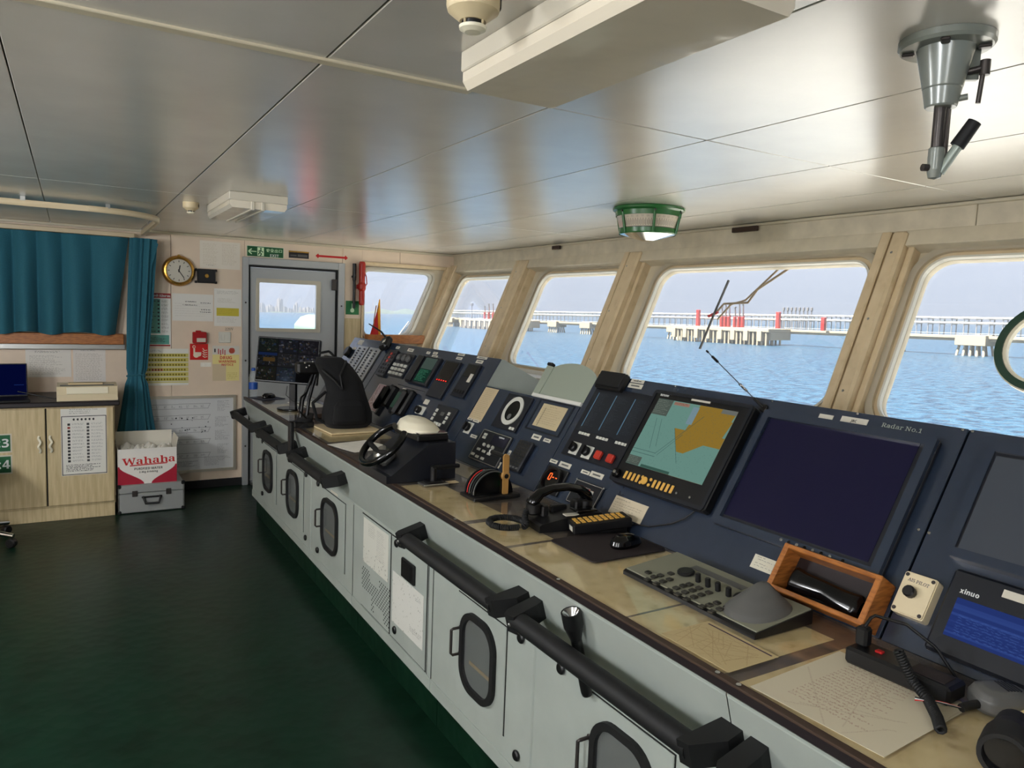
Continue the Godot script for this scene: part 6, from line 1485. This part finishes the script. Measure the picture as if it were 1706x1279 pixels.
	put(MB.new().rect(-0.25, -0.22, 0.46, 0.70, -0.03, 0.03, 0.008), "back_stem", "black_plastic", t)
	for k in 5:
		var a := TAU * k / 5 + 0.768
		var e := Vector3(cos(a), 0, -sin(a))
		put(MB.new().tube([e * 0.03 + Vector3(0, 0.11, 0), e * 0.16 + Vector3(0, 0.10, 0), e * 0.30 + Vector3(0, 0.075, 0)], 0.024, 10, 0.015), "star_arm", "chrome", t)
		put(MB.new(Transform3D(Basis(Vector3.UP, a) * Basis(Vector3.RIGHT, PI / 2), e * 0.285 + Vector3(0, 0.030, 0))).lathe(cyl(0.030, -0.022, 0.022, 0.006), 16), "castor", "black_plastic", t)

func prof_box(t: Node3D, called: String, m, prof: Array, x0: float, x1: float) -> void:     # profile in z, y laid along x
	var mb := MB.new(Transform3D(Vector3(0, 0, 1), Vector3(0, 1, 0), Vector3(-1, 0, 0), Vector3.ZERO))
	mb.prism(PackedVector2Array(prof), -x1, -x0)
	put(mb, called, m, t)

# ================================================================ on the ceiling
func detector(x: float, z: float, r: float, label: String) -> void:
	var t := thing("smoke_detector", label, "detector", Transform3D(Basis(Vector3.RIGHT, PI), Vector3(x, CEIL, z)), "smoke detectors")
	put(MB.new().lathe([Vector2(0, 0), Vector2(r, 0), Vector2(r, r * 0.55), Vector2(r * 0.96, r * 0.72), Vector2(r * 0.5, r * 1.08), Vector2(0, r * 1.08)], 28), "base", "smoke_cream", t)
	put(MB.new().lathe(cyl(r * 0.42, r * 1.08, r * 1.25), 20), "sensor_gap", "black_plastic", t)
	put(MB.new().lathe([Vector2(0, r * 1.25), Vector2(r * 0.52, r * 1.25), Vector2(r * 0.50, r * 1.36), Vector2(r * 0.3, r * 1.46), Vector2(0, r * 1.48)], 20), "sensor_cap", "ivory", t)
	for k in 4:
		var a := TAU * k / 4 + 0.4
		put(MB.new().box(Vector3(cos(a) * r * 0.46, r * 1.17, sin(a) * r * 0.46), Vector3(r * 0.06, r * 0.2, r * 0.06)), "post", "smoke_cream", t)
	put(MB.new(Transform3D(Basis(Vector3.UP, 2.0), Vector3.ZERO)).box(Vector3(0, r * 0.4, r), Vector3(r * 0.25, r * 0.4, r * 0.08), 0.002), "indicator", "black_plastic", t)

func fixture(x0: float, x1: float, z0: float, z1: float, label: String, lit := 0.0) -> void:
	var xc := (x0 + x1) / 2; var zc := (z0 + z1) / 2; var hw := (x1 - x0) / 2; var hl := (z1 - z0) / 2
	var t := thing("ceiling_lamp", label, "lamp", at(xc, CEIL - 0.0005, zc), "fluorescent ceiling fittings")
	put(MB.new().rect(-hw, hw, -0.042, 0, -hl, hl, 0.003), "case", "lamp_case", t)
	var mb := MB.new(Transform3D(Vector3(1, 0, 0), Vector3(0, 1, 0), Vector3(0, 0, 1), Vector3.ZERO))
	mb.prism(PackedVector2Array([Vector2(-hw + 0.004, -0.0425), Vector2(-hw + 0.004, -0.062), Vector2(-hw + 0.016, -0.078), Vector2(hw - 0.016, -0.078), Vector2(hw - 0.004, -0.062), Vector2(hw - 0.004, -0.0425)]), -hl + 0.004, hl - 0.004)
	if x0 < 0.7 and lit <= 0.0:
		for x in [-0.03, 0.02]: put(MB.new().rect(x - 0.008, x + 0.008, -0.084, -0.0425, -hl - 0.002, hl + 0.002, 0.002), "clamp", "lamp_case", t)
	put(mb, "diffuser", "lamp_diffuser" if lit <= 0.0 else "added_lamp_lit", t)
	if lit > 0.0:
		var l := OmniLight3D.new()      # fill light under each added fitting, reaching walls and ceiling
		l.name = "fill_light"
		l.light_energy = lit; l.light_color = Color(0.97, 0.98, 1.0); l.light_size = 0.22
		l.omni_range = 30.0; l.omni_attenuation = 2.0; l.shadow_enabled = true
		t.add_child(l)
		l.position = Vector3(0, -0.33, 0)

func ceiling_things() -> void:
	detector(0.600, -1.175, 0.046, "cream smoke detector beside the large ceiling fitting")
	detector(0.590, -4.56, 0.042, "cream smoke detector near the curved curtain rail")
	fixture(0.715, 0.962, -1.45, -0.795, "long cream ceiling light fitting with glossy cover, unlit")
	fixture(0.680, 0.965, -4.60, -3.90, "small ceiling light fitting near the exit, unlit")
	for k in 3:      # unseen lit fittings, added to brighten the room from the aft aisle
		fixture(-1.85, -1.55, -3.7 + k * 2.7, -2.5 + k * 2.7, ["added unseen lit fitting over the aft aisle, nearest the cupboard", "added unseen lit fitting over the middle of the aft aisle", "added unseen lit fitting over the starboard end of the aft aisle"][k], 1.55)
	var t: Node3D
	# periscope
	t = thing("periscope", "grey cone-shaped periscope mount with crank handles on the ceiling", "periscope", Transform3D(Basis(Vector3.BACK, 0.0), Vector3(1.425, CEIL, -0.832)))
	put(MB.new().lathe([Vector2(0, -0.018), Vector2(0.078, -0.018), Vector2(0.082, -0.012), Vector2(0.082, -0.0005), Vector2(0, -0.0005)], 36), "flange", "periscope_grey", t)
	put(MB.new().lathe([Vector2(0, -0.125), Vector2(0.026, -0.125), Vector2(0.028, -0.122), Vector2(0.0335, -0.092), Vector2(0.0325, -0.0915), Vector2(0.0345, -0.089), Vector2(0.050, -0.018)], 30), "cone", "periscope_grey", t)
	for k in 4:
		var a := TAU * k / 4 + 0.5
		put(MB.new(Transform3D(Basis(Vector3.UP, a), Vector3.ZERO)).rect(0.052, 0.074, -0.024, -0.018, -0.008, 0.008, 0.002), "bolt", "old_steel", t)
	put(MB.new(Transform3D(Basis(Vector3.UP, -0.7), Vector3.ZERO)).rect(0.035, 0.06, -0.075, -0.018, -0.006, 0.006, 0.001), "rib", "periscope_grey", t)
	put(MB.new().lathe(cyl(0.011, -0.225, -0.12), 16), "shaft", "old_steel", t)
	put(MB.new().rect(0.006, 0.018, -0.235, -0.125, 0.004, 0.012, 0.002), "slide_bar", "old_steel", t)
	put(MB.new().lathe([Vector2(0, -0.258), Vector2(0.011, -0.255), Vector2(0.0145, -0.24), Vector2(0.0145, -0.20), Vector2(0.012, -0.198)], 16), "end_socket", "periscope_grey", t)
	put(MB.new().tube([Vector3(-0.022, -0.236, -0.012), Vector3(-0.005, -0.236, -0.004)], 0.007, 8), "pin", "old_steel", t)
	# right of the picture is local (0.51, 0, 0.86)
	var r := Vector3(0.51, 0, 0.86)
	put(MB.new().tube([r * 0.008 + Vector3(0, -0.245, 0), r * 0.036 + Vector3(0, -0.195, 0)], 0.009, 8), "crank_link", "grey_metal", t)
	put(MB.new().tube([r * 0.033 + Vector3(0, -0.198, 0), r * 0.058 + Vector3(0, -0.155, 0)], 0.0135, 12, 0.0125), "crank_grip", "black_rubber", t)
	put(MB.new().tube([r * 0.038 + Vector3(0, -0.063, 0), r * 0.064 + Vector3(0, -0.058, 0)], 0.006, 8), "lock_stem", "old_steel", t)
	put(MB.new().tube([r * 0.066 + Vector3(0, -0.045, 0), r * 0.066 + Vector3(0, -0.072, 0)], 0.009, 10), "lock_boss", "old_steel", t)
	put(MB.new().tube([r * 0.064 + Vector3(0, -0.06, 0), r * 0.060 + Vector3(0, -0.122, 0)], 0.0045, 8), "lock_bar", "old_steel", t)
	put(MB.new().tube([r * 0.028 + Vector3(0, -0.11, 0), r * 0.043 + Vector3(0, -0.108, 0)], 0.006, 8), "set_screw", "periscope_grey", t)
	# compass repeater
	t = thing("compass_repeater", "green hanging compass repeater with numbered band", "compass", at(2.50, CEIL, -2.895))
	put(MB.new().lathe([Vector2(0, -0.001), Vector2(0.178, -0.001), Vector2(0.180, -0.006), Vector2(0.178, -0.014), Vector2(0.166, -0.022), Vector2(0.162, -0.045)], 48), "top_ring", "green_paint", t)
	var im := canvas(1024, 64, Color(0.78, 0.74, 0.66))
	for k in 144:
		im.fill_rect(Rect2i(int(k * 1024.0 / 144), 28 if k % 2 else 20, 2, 34 if k % 2 == 0 else 22), Color(0.35, 0.30, 0.28) if k < 72 else Color(0.62, 0.24, 0.20))
	for k in 36: scribble(im, Rect2i(4 + k * 28, 6, 14, 9), 3, Color(0.3, 0.25, 0.22), 0.9, 3)
	im.fill_rect(Rect2i(0, 58, 1024, 3), Color(0.3, 0.26, 0.24))
	print_mat("compass_scale", im, 0.3)
	put(MB.new().lathe([Vector2(0.140, -0.107), Vector2(0.158, -0.045)], 48), "scale_band", "compass_scale", t)
	put(MB.new().lathe([Vector2(0.1395, -0.132), Vector2(0.143, -0.126), Vector2(0.1435, -0.105), Vector2(0.140, -0.104)], 48), "bottom_ring", "green_paint", t)
	put(MB.new().lathe([Vector2(0, -0.162), Vector2(0.03, -0.160), Vector2(0.137, -0.130), Vector2(0.1395, -0.128)], 48), "bottom_cone", "chrome", t)
	for k in 6:
		var a := TAU * k / 6 + 2.10
		var e := Vector3(cos(a), 0, sin(a))
		put(MB.new().tube([e * 0.164 + Vector3(0, -0.03, 0), e * 0.1445 + Vector3(0, -0.128, 0)], 0.007, 8), "strut", "green_paint", t)
		put(MB.new().tube([e * 0.162 + Vector3(0, -0.026, 0), e * 0.172 + Vector3(0, -0.026, 0)], 0.005, 8), "thumb_screw", "old_steel", t)
	# small brown blocks on the cornice
	for p in [[-4.825, "small brown cable block on the overhead band by the corner windows"], [-2.945, "brown cable block on the overhead band behind the compass"]]:
		solo(MB.new().rect(-0.02, 0.0, -0.014, 0.014, -0.09 if p[0] > -4 else -0.05, 0.09 if p[0] > -4 else 0.05, 0.003), "cable_block", "brown_block", p[1], "block", at(3.262, 2.118, p[0]))
	# curved curtain rail hung under the ceiling
	var path := [Vector3(-2.4, 0, -5.04), Vector3(-0.3, 0, -5.04), Vector3(0.1, 0, -5.04)]
	for k in 13:
		var a := PI / 2 * k / 12.0
		path.append(Vector3(0.10 + sin(a) * 0.40, 0, -5.44 + cos(a) * 0.40))
	for z in [-5.7, -6.0, -6.3, -6.62]: path.append(Vector3(0.50, 0, z))
	var track := func(u: float, v: float) -> Vector3:
		var x := u * (path.size() - 1); var k := mini(int(x), path.size() - 2)
		var p: Vector3 = path[k].lerp(path[k + 1], x - k)
		var d: Vector3 = (path[k + 1] - path[k]).normalized()
		var s := Vector3(-d.z, 0, d.x)
		var cs := [Vector2(-0.012, 0.012), Vector2(-0.012, 0.045), Vector2(0.012, 0.045), Vector2(0.012, 0.012), Vector2(-0.012, 0.012)]
		var q: Vector2 = cs[int(round(v * 4))]
		return p + s * q.x + Vector3.UP * q.y
	t = thing("curved_curtain_rail", "cream curved curtain rail hung below the ceiling round the chart corner", "rail", at(0, 2.085, 0))
	put(MB.new().grid(track, path.size() - 1, 4), "rail", "rail_cream", t)
	for p in [Vector3(-1.2, 0, -5.04), Vector3(-0.22, 0, -5.04), Vector3(0.2, 0, -5.053), Vector3(0.5, 0, -6.0)]: put(MB.new().at(p).rect(-0.012, 0.012, 0.04, 0.0645, -0.012, 0.012), "hanger", "steel", t)
	var lab := canvas(96, 12, Color(0.62, 0.60, 0.54)); scribble(lab, Rect2i(4, 3, 88, 6), 1, Color(0.25, 0.24, 0.22), 0.95, 6, 5)
	print_mat("ceiling_label", lab)
	solo(MB.new(Transform3D(Basis(Vector3.RIGHT, PI / 2), Vector3.ZERO)).rect(-0.07, 0.07, -0.012, 0.012, 0, 0.0012), "ceiling_label", "ceiling_label", "small printed strip stuck on the ceiling by the curtain rail", "label", at(0.335, CEIL - 0.0006, -4.75))

# ================================================================ at the windows
func window_things() -> void:
	var t: Node3D
	# clear view screen: ring in the window
	t = thing("clear_view_screen", "green-rimmed round clear view screen set in the window", "clear view screen", RAKE * Transform3D(Basis(), Vector3(-1.335, -0.50, -0.0795)))
	put(MB.new().ring(circle(Vector2.ZERO, 0.185, 48), circle(Vector2.ZERO, 0.158, 48), 0.0, 0.03), "outer_ring", "green_ring", t)
	put(MB.new().ring(circle(Vector2.ZERO, 0.190, 48), circle(Vector2.ZERO, 0.184, 48), 0.0, 0.02), "rim", "ivory", t)
	put(MB.new().ring(circle(Vector2.ZERO, 0.159, 48), circle(Vector2.ZERO, 0.145, 48), 0.0, 0.022), "inner_ring", "ivory", t)
	put(MB.new(onface(Vector3(0, 0, 0.004))).lathe(cyl(0.05, 0, 0.06, 0.01), 24), "motor_hub", "green_ring", t)
	# wiper outside
	t = thing("window_wiper", "straight wiper with twin arms outside the wide window", "wiper", RAKE * Transform3D(Basis(), Vector3(-2.70, -0.11, -0.11)))
	var inv := t.transform.affine_inverse()
	var P := func(px: float, py: float, h: float) -> Vector3:
		var d: Vector3 = ray(px, py)
		var n := RAKE.basis.z
		var o := RAKE.origin - n * h
		return inv * (EYE + d * ((o - EYE).dot(n) / d.dot(n)))
	put(MB.new().tube([P.call(1340, 430, 0.125), P.call(1262, 482, 0.135), P.call(1246, 504, 0.135), P.call(1206, 506, 0.135), P.call(1192, 522, 0.130)], 0.0065, 8), "arm", "mullion_edge", t)
	put(MB.new().tube([P.call(1312, 434, 0.125), P.call(1242, 500, 0.135), P.call(1218, 507, 0.135), P.call(1195, 532, 0.130)], 0.0055, 8), "arm", "mullion_edge", t)
	put(MB.new().tube([P.call(1214, 467, 0.125), P.call(1190, 522, 0.125), P.call(1166, 581, 0.125)], 0.007, 8), "blade", "old_steel", t)
	put(MB.new().tube([P.call(1213, 467, 0.115), P.call(1165, 581, 0.115)], 0.0045, 6), "rubber_edge", "black_rubber", t)
	put(MB.new().tube([P.call(1180, 527, 0.13), P.call(1196, 520, 0.13)], 0.009, 8), "joint", "red_paint", t)
	# wooden box and flags in the end window
	t = thing("window_box", "open orange wooden box on the end window sill", "box", at(2.655, 1.265, -6.66))
	put(MB.new().rect(-0.285, 0.285, 0.0, 0.082, 0.075, 0.088, 0.002), "front_board", "wood", t); put(MB.new().rect(-0.285, 0.285, 0.0, 0.012, 0.0, 0.075), "bottom_board", "wood", t)
	for s in [-1.0, 1.0]: put(MB.new().rect(s * 0.28 - 0.006, s * 0.28 + 0.006, 0.012, 0.082, 0.0, 0.074), "side_board", "wood", t)
	for k in 2:
		t = thing("hand_flag", ["rolled yellow flag standing in the window box", "rolled red flag standing in the window box"][k], "flag", at(2.47 - k * 0.035, 1.278, -6.638 + k * 0.034))
		put(MB.new().tube([Vector3(0, 0, 0), Vector3(0.0, 0.2, 0), Vector3(0.02, 0.34, 0)], 0.005, 8), "stick", "wood", t)
		var hgt := 0.40 if k == 0 else 0.28
		put(MB.new().grid(func(u: float, v: float) -> Vector3: return Vector3(0.03 * v + cos(u * TAU) * 0.042 * (1.0 - v * 0.92) * (1.0 + 0.25 * sin(u * 25.0)), 0.02 + v * (hgt - 0.02), sin(u * TAU) * 0.013 * (1.0 - v * 0.9)), 48, 14, true), "cloth", "flag_yellow" if k == 0 else "flag_red", t)

# ================================================================ outside: sea, jetty, far shore
var OT: Transform3D       # the ship lies slightly tilted on the water: y runs straight up from the sea
func sea_point(px: float, py: float, up := 0.0) -> Vector3:
	var d := ray(px, py)
	var n := OT.basis.y
	return OT.affine_inverse() * (EYE - d * ((18.0 - up) / d.dot(n)))
func az_point(px: float, x: float) -> Vector3:        # on the line x = const over the sea, in the column of a pixel
	var p := hx(px, 540, x)
	return OT.affine_inverse() * p
func outside() -> void:
	var n := Vector3(-0.01759, 0.99977, -0.01196).normalized()
	var bx := (Vector3(1, 0, 0) - n * n.x).normalized()
	OT = Transform3D(bx, n, bx.cross(n), EYE - n * 18.0)
	var m := mat("sea_water", Color(0.14, 0.262, 0.335), 0.30, 0.0, 0.5)
	m.albedo_texture = noise(0.022, 41, [[0.0, Color(0.30, 0.40, 0.48)], [0.40, Color(0.62, 0.70, 0.76)], [0.56, Color(0.95, 0.96, 0.97)], [1.0, Color(1, 1, 1)]], FastNoiseLite.TYPE_SIMPLEX_SMOOTH, 1024, 5)
	m.uv1_triplanar = true; m.uv1_world_triplanar = true; m.uv1_scale = Vector3(0.011, 0.011, 0.011)
	bump(m, noise(0.030, 42, [], FastNoiseLite.TYPE_SIMPLEX_SMOOTH, 1024, 5), 90.0)
	var sea := put(MB.new().rect(-3000, 9000, -1.0, 0.0, -9000, 4000), "sea", "sea_water")
	sea.transform = OT
	tag(sea, "blue rippled sea between ship and jetty", "sea"); sea.set_meta("kind", "stuff")
	mat("concrete", Color(0.60, 0.555, 0.46), 0.85); mat("pipe_white", Color(0.78, 0.78, 0.77), 0.5)
	mat("rack_grey", Color(0.45, 0.46, 0.47), 0.6); mat("arm_red", Color(0.56, 0.13, 0.11), 0.5); mat("arm_dark", Color(0.38, 0.38, 0.38), 0.5); mat("far_tower", Color(0.60, 0.58, 0.55), 0.8); mat("far_hill", Color(0.24, 0.30, 0.20), 0.9)
	mat("boat_cover", Color(0.36, 0.46, 0.40), 0.6); mat("deck_paint", Color(0.62, 0.60, 0.54), 0.7); mat("bounce_deck_paint", Color(0.60, 0.60, 0.58), 0.6); mat("hatch_paint", Color(0.80, 0.78, 0.70), 0.6)
	# sea haze from the middle distance outwards
	var fog := FogVolume.new()
	fog.name = "sea_haze"
	fog.size = Vector3(7900, 320, 9000)
	var fm := FogMaterial.new()
	fm.density = 0.00035; fm.albedo = Color(0.47, 0.505, 0.56)
	fog.material = fm
	add_child(fog)
	fog.transform = OT * Transform3D(Basis(), Vector3(100 + 3950, 161, -3000))
	fog.set_meta("kind", "stuff"); tag(fog, "thin sea haze over the far water and shore", "haze")
	jetty()
	far_shore()
	# lifeboat cover and ladder seen past the wing
	var q := EYE + ray(516, 535) * 15.0
	var t := thing("lifeboat", "lifeboat with pale green cover outside the door window", "boat", at(q.x + 0.27, q.y - 1.42, q.z))
	put(MB.new().loft([[Vector3(0, 0, 0), 0.26, 0.8], [Vector3(0, 0.5, 0), 0.38, 1.1], [Vector3(0, 1.1, 0), 0.42, 1.2]], 30, 2.4), "hull", "orange_red", t)
	put(MB.new().loft([[Vector3(0, 1.1, 0), 0.45, 1.24], [Vector3(0, 1.34, 0), 0.44, 1.24], [Vector3(0, 1.49, 0), 0.34, 1.0], [Vector3(0, 1.54, 0), 0.2, 0.8], [Vector3(0, 1.545, 0), 0.001, 0.001]], 30, 2.3), "cover", "boat_cover", t)
	put(MB.new().rect(-0.28, -0.2, -0.6, 0.02, -0.7, -0.6).rect(-0.28, -0.2, -0.6, 0.02, 0.6, 0.7).rect(0.2, 0.28, -0.6, 0.02, -0.7, -0.6).rect(0.2, 0.28, -0.6, 0.02, 0.6, 0.7), "chocks", "white_paint", t)
	q = EYE + ray(663, 557) * 11.0
	t = thing("slatted_ladder", "grey slatted accommodation ladder outside the end window", "ladder", at(q.x, q.y, q.z, -0.35))
	for k in 9: put(MB.new().box(Vector3(0.10 + k * 0.014, k * 0.022, 0), Vector3(0.19 - k * 0.012, 0.013, 0.10)), "tread", "rack_grey", t)
	for s in [-1.0, 1.0]: put(MB.new().tube([Vector3(0.005, -0.02, s * 0.05), Vector3(0.155, 0.195, s * 0.05)], 0.008, 6), "stringer", "rack_grey", t)
	put(MB.new().tube([Vector3(0.20, -0.6, 0), Vector3(0.24, 0.195, 0)], 0.012, 6), "post", "rack_grey", t)
	# unseen foredeck and pale hatch covers, added to bounce sunlight up to the ceiling
	var deck := struct(MB.new().rect(4.0, 88.0, -12.6, -12.2, -14.0, 14.0), "foredeck", "deck_paint")
	# deck top added out of view below the sills, reflecting sun onto the ceiling
	struct(MB.new().rect(3.0, 13.0, -0.95, -0.7, -8.5, 8.5), "bounce_deck", "bounce_deck_paint")
	for k in 3:
		t = thing("added_hatch_cover", ["added unseen pale hatch cover nearest the wheelhouse, bouncing sunlight up", "added unseen pale hatch cover amidships, bouncing sunlight up", "added unseen pale hatch cover at the far end, bouncing sunlight up"][k], "hatch cover", at(18.0 + k * 25.0, -12.2, 0), "added cargo hatch covers")
		put(MB.new().rect(-10, 10, 0, 1.2, -9, 9, 0.05), "coaming", "hatch_paint", t)
		for j in 4: put(MB.new().rect(-10 + j * 5 + 0.03, -5 + j * 5 - 0.03, 1.2, 1.7, -9.2, 9.2, 0.08), "cover_panel", "hatch_paint", t)

func jetty() -> void:
	var X := 398.0
	var zf := func(px: float) -> float: return az_point(px, X).z
	var t := thing("jetty", "long pale jetty trestle with pipe rack across the water", "jetty", OT * Transform3D(Basis(), Vector3(X, 0, -300)))
	var oz := 300.0
	var z0: float = zf.call(735); var z1: float = -60.0
	put(MB.new().at(Vector3(0, 0, oz)).rect(-4, 4, 8.8, 10.2, z0, z1, 0.1), "deck", "concrete", t)
	put(MB.new().at(Vector3(0, 0, oz)).rect(-3, 3, 7.4, 8.8, z0, z1), "girder", "concrete", t)
	var capm: MeshInstance3D = null
	var caps := []
	for px in [757.0, 778.0, 929.0, 984.0, 1052.0, 1133.0, 1485.0, 1630.0]: caps.append(zf.call(px))
	var gap := -60.0
	for z in caps:
		put(MB.new().rect(-7, 5, 5.2, 10.6, z + oz - 7.5, z + oz + 7.5, 0.2), "pile_cap", "concrete", t)
		var mb := MB.new()
		for i in 5:
			for j in 2:
				var a := Vector3(-5.0 + j * 7.5, 5.3, z + oz - 6.0 + i * 3.0)
				mb.tube([a, a + Vector3(-1.2 + j * 2.4, -6.3, (i - 2) * 0.35)], 0.65, 8)
		put(mb, "piles", "concrete", t)
	# pipe rack
	var posts := MB.new(); var frames := MB.new()
	var z := z0
	while z < z1:
		for x in [-3.0, 1.5]: posts.rect(x - 0.22, x + 0.22, 10.2, 19.6, z + oz - 0.22, z + oz + 0.22)
		frames.rect(-3.4, 2.0, 15.6, 16.0, z + oz - 0.2, z + oz + 0.2); frames.rect(-3.4, 2.0, 18.4, 18.8, z + oz - 0.2, z + oz + 0.2)
		z += 6.2
	put(posts, "rack_posts", "rack_grey", t).set_meta("kind", "stuff")
	put(frames, "rack_beams", "rack_grey", t).set_meta("kind", "stuff")
	for p in [[-3.2, 19.2, 0.45], [-1.6, 19.1, 0.4], [0.4, 19.1, 0.5], [-3.0, 16.6, 0.5], [-1.0, 16.5, 0.45], [1.2, 16.5, 0.4]]:
		put(MB.new().tube([Vector3(p[0], p[1], z0 + oz), Vector3(p[0], p[1], z1 + oz)], p[2], 8), "pipe", "pipe_white", t)
	put(MB.new().at(Vector3(0, 0, oz)).rect(-4.0, -3.9, 11.2, 11.35, z0, z1), "hand_rail", "pipe_white", t)
	# loading platforms
	var plats := [[1163.0, 1325.0, "loading platform with yellowish fender bays before the wide window"], [800.0, 905.0, "farther loading platform half behind a mullion"]]
	for p in plats:
		var a: float = zf.call(p[0]); var b: float = zf.call(p[1])
		var zc := (a + b) / 2; var hl := absf(b - a) / 2
		var q := thing("loading_platform", p[2], "platform", OT * Transform3D(Basis(), Vector3(X - 16, 0, zc)), "loading platforms")
		put(MB.new().rect(-9, 12, 8.4, 10.6, -hl, hl, 0.2), "deck", "concrete", q)
		var k := 0
		var s := -hl + 2.0
		while s < hl:
			put(MB.new().rect(-10.2, -7, 2.6, 9.2, s - 1.8, s + 1.8, 0.15), "fender_column", "concrete", q)
			s += 11.0
		var mb := MB.new()
		s = -hl + 1.5
		while s < hl:
			for x in [-8.0, -2.0, 5.0]: mb.tube([Vector3(x, 8.5, s), Vector3(x, -1, s)], 0.7, 7)
			s += 3.4
		put(mb, "piles", "concrete", q)
		put(MB.new().rect(-6.5, 12, 3.4, 8.4, -hl, hl), "core_wall", "concrete", q)
	# loading arms: base, riser, outer arm
	var arm_px := [826.0, 833.0, 840.0, 883.0, 889.0, 895.0, 1226.0, 1232.0, 1238.0, 1248.0, 1255.0, 1261.0]
	for k in arm_px.size():
		var pz: float = zf.call(arm_px[k])
		var tall := 15.5 if k % 3 else 13.0
		var q := thing("marine_loader", "tall red-footed marine loader on the %s platform" % ("farther" if k < 6 else "nearer"), "loader", OT * Transform3D(Basis(), Vector3(X - 14, 10.6, pz)), "marine loaders on the farther platform" if k < 6 else "marine loaders on the nearer platform")
		put(MB.new().rect(-1.2, 1.2, 0, 7.2, -0.7, 0.7, 0.2), "pedestal", "arm_red", q)
		put(MB.new().tube([Vector3(0, 7, 0), Vector3(-0.2, tall, 0)], 0.42, 8), "riser", "arm_dark", q)
		put(MB.new().rect(-1.0, 0.6, tall, tall + 0.9, -0.6, 0.6, 0.1), "head", "arm_dark", q)
		put(MB.new().tube([Vector3(1.4, 1, 0), Vector3(0.2, tall - 0.5, 0)], 0.26, 6), "counter_arm", "arm_red", q)
	for k in 8:
		var pz: float = zf.call(1291.0 + k * 6.6)
		var q := thing("vent_mast", "slim dark vent mast standing in a row beyond the marine loaders", "mast", OT * Transform3D(Basis(), Vector3(X + 8, 10.2, pz)), "vent masts in a row")
		put(MB.new().tube([Vector3.ZERO, Vector3(0, 12.5 + (k % 3) * 0.8, 0)], 0.4, 8), "pole", "arm_dark", q)
		put(MB.new().rect(-0.6, 0.6, 12.0, 14.2, -0.6, 0.6, 0.1), "head", "arm_dark", q)
	for r in [[1176.0, 12.0, "red tower rising beside the row of marine loaders"], [1310.0, 11.0, "red tower in front of the dark vent masts"], [1386.0, 8.0, "low red tower on the bare trestle past the platform"]]:
		solo(MB.new().rect(-1.2, 1.2, 0, r[1], -1.2, 1.2, 0.2), "fire_tower", "arm_red", r[2], "tower", OT * Transform3D(Basis(), Vector3(X - 8, 10.25, zf.call(r[0]))), "red towers on the jetty")
	# navigation light tower
	t = thing("beacon_mast", "dark navigation beacon mast above the farther platform", "mast", OT * Transform3D(Basis(), Vector3(X - 8, 10.3, zf.call(796.0))))
	put(MB.new().tube([Vector3.ZERO, Vector3(0, 16, 0)], 0.8, 8, 0.5), "mast", "arm_dark", t); put(MB.new().rect(-1.4, 1.4, 14.5, 17.5, -1.4, 1.4, 0.2), "lantern", "arm_dark", t)

func far_shore() -> void:
	rng.seed = 99
	for k in 22:
		var px := 432.0 + k * 4.5 + rng.randf_range(-1.2, 1.2)
		var d := ray(px, 514); d = Vector3(d.x, 0, d.z).normalized()
		var p := OT.affine_inverse() * (EYE + d * 3600.0)
		var tall := rng.randf_range(12, 30)
		if px > 445 and px < 470: tall += 14
		if absf(px - 466) < 3: tall = 62
		if absf(px - 493) < 5: tall += 16
		if px < 437: tall = 40
		var t := thing("far_tower_block", "hazy tower block on the far shore skyline", "building", OT * Transform3D(Basis(Vector3.UP, rng.randf()), Vector3(p.x, -1, p.z)), "towers of the far city")
		var w := rng.randf_range(9, 16)
		put(MB.new().rect(-w / 2, w / 2, 0, tall, -w / 2, w / 2), "block", "far_tower", t)
		put(MB.new().rect(-w / 4, w / 4, tall, tall + 4, -w / 4, w / 4), "roof_house", "far_tower", t)
	for h in [[600.0, 720.0, 34.0, 4200.0, "low hazy hill behind the end window"], [715.0, 1010.0, 40.0, 4600.0, "long low hazy hill behind the jetty"], [410.0, 545.0, 9.0, 3700.0, "low hazy shore strip under the city"], [1000.0, 1760.0, 22.0, 5200.0, "hazy coast strip behind the jetty pipes"]]:
		var pts := []
		for s in 41:
			var d := ray(lerpf(h[0], h[1], s / 40.0), 515.0); d = Vector3(d.x, 0, d.z).normalized()
			var p: Vector3 = OT.affine_inverse() * (EYE + d * h[3]); p.y = -2
			pts.append(p)
		var c: Vector3 = pts[20]
		var mb := MB.new()
		mb.grid(func(u: float, v: float) -> Vector3:
			var p: Vector3 = pts[int(round(u * 40))] - c
			var e := sin(PI * clampf(u, 0.001, 0.999))
			var hh: float = h[2] * (0.35 + 0.65 * e) * (0.75 + 0.25 * sin(u * 17.0 + h[0])) * (1.0 if u > 0.01 and u < 0.99 else 0.2)
			var dir: Vector3 = (pts[int(round(u * 40))] as Vector3).normalized()
			return p + Vector3(dir.x, 0, dir.z) * (v - 0.5) * 400.0 + Vector3.UP * hh * sin(PI * v), 40, 8)
		var o := put(mb, "far_hill", "far_hill")
		o.transform = OT * Transform3D(Basis(), c)
		tag(o, h[4], "hill")
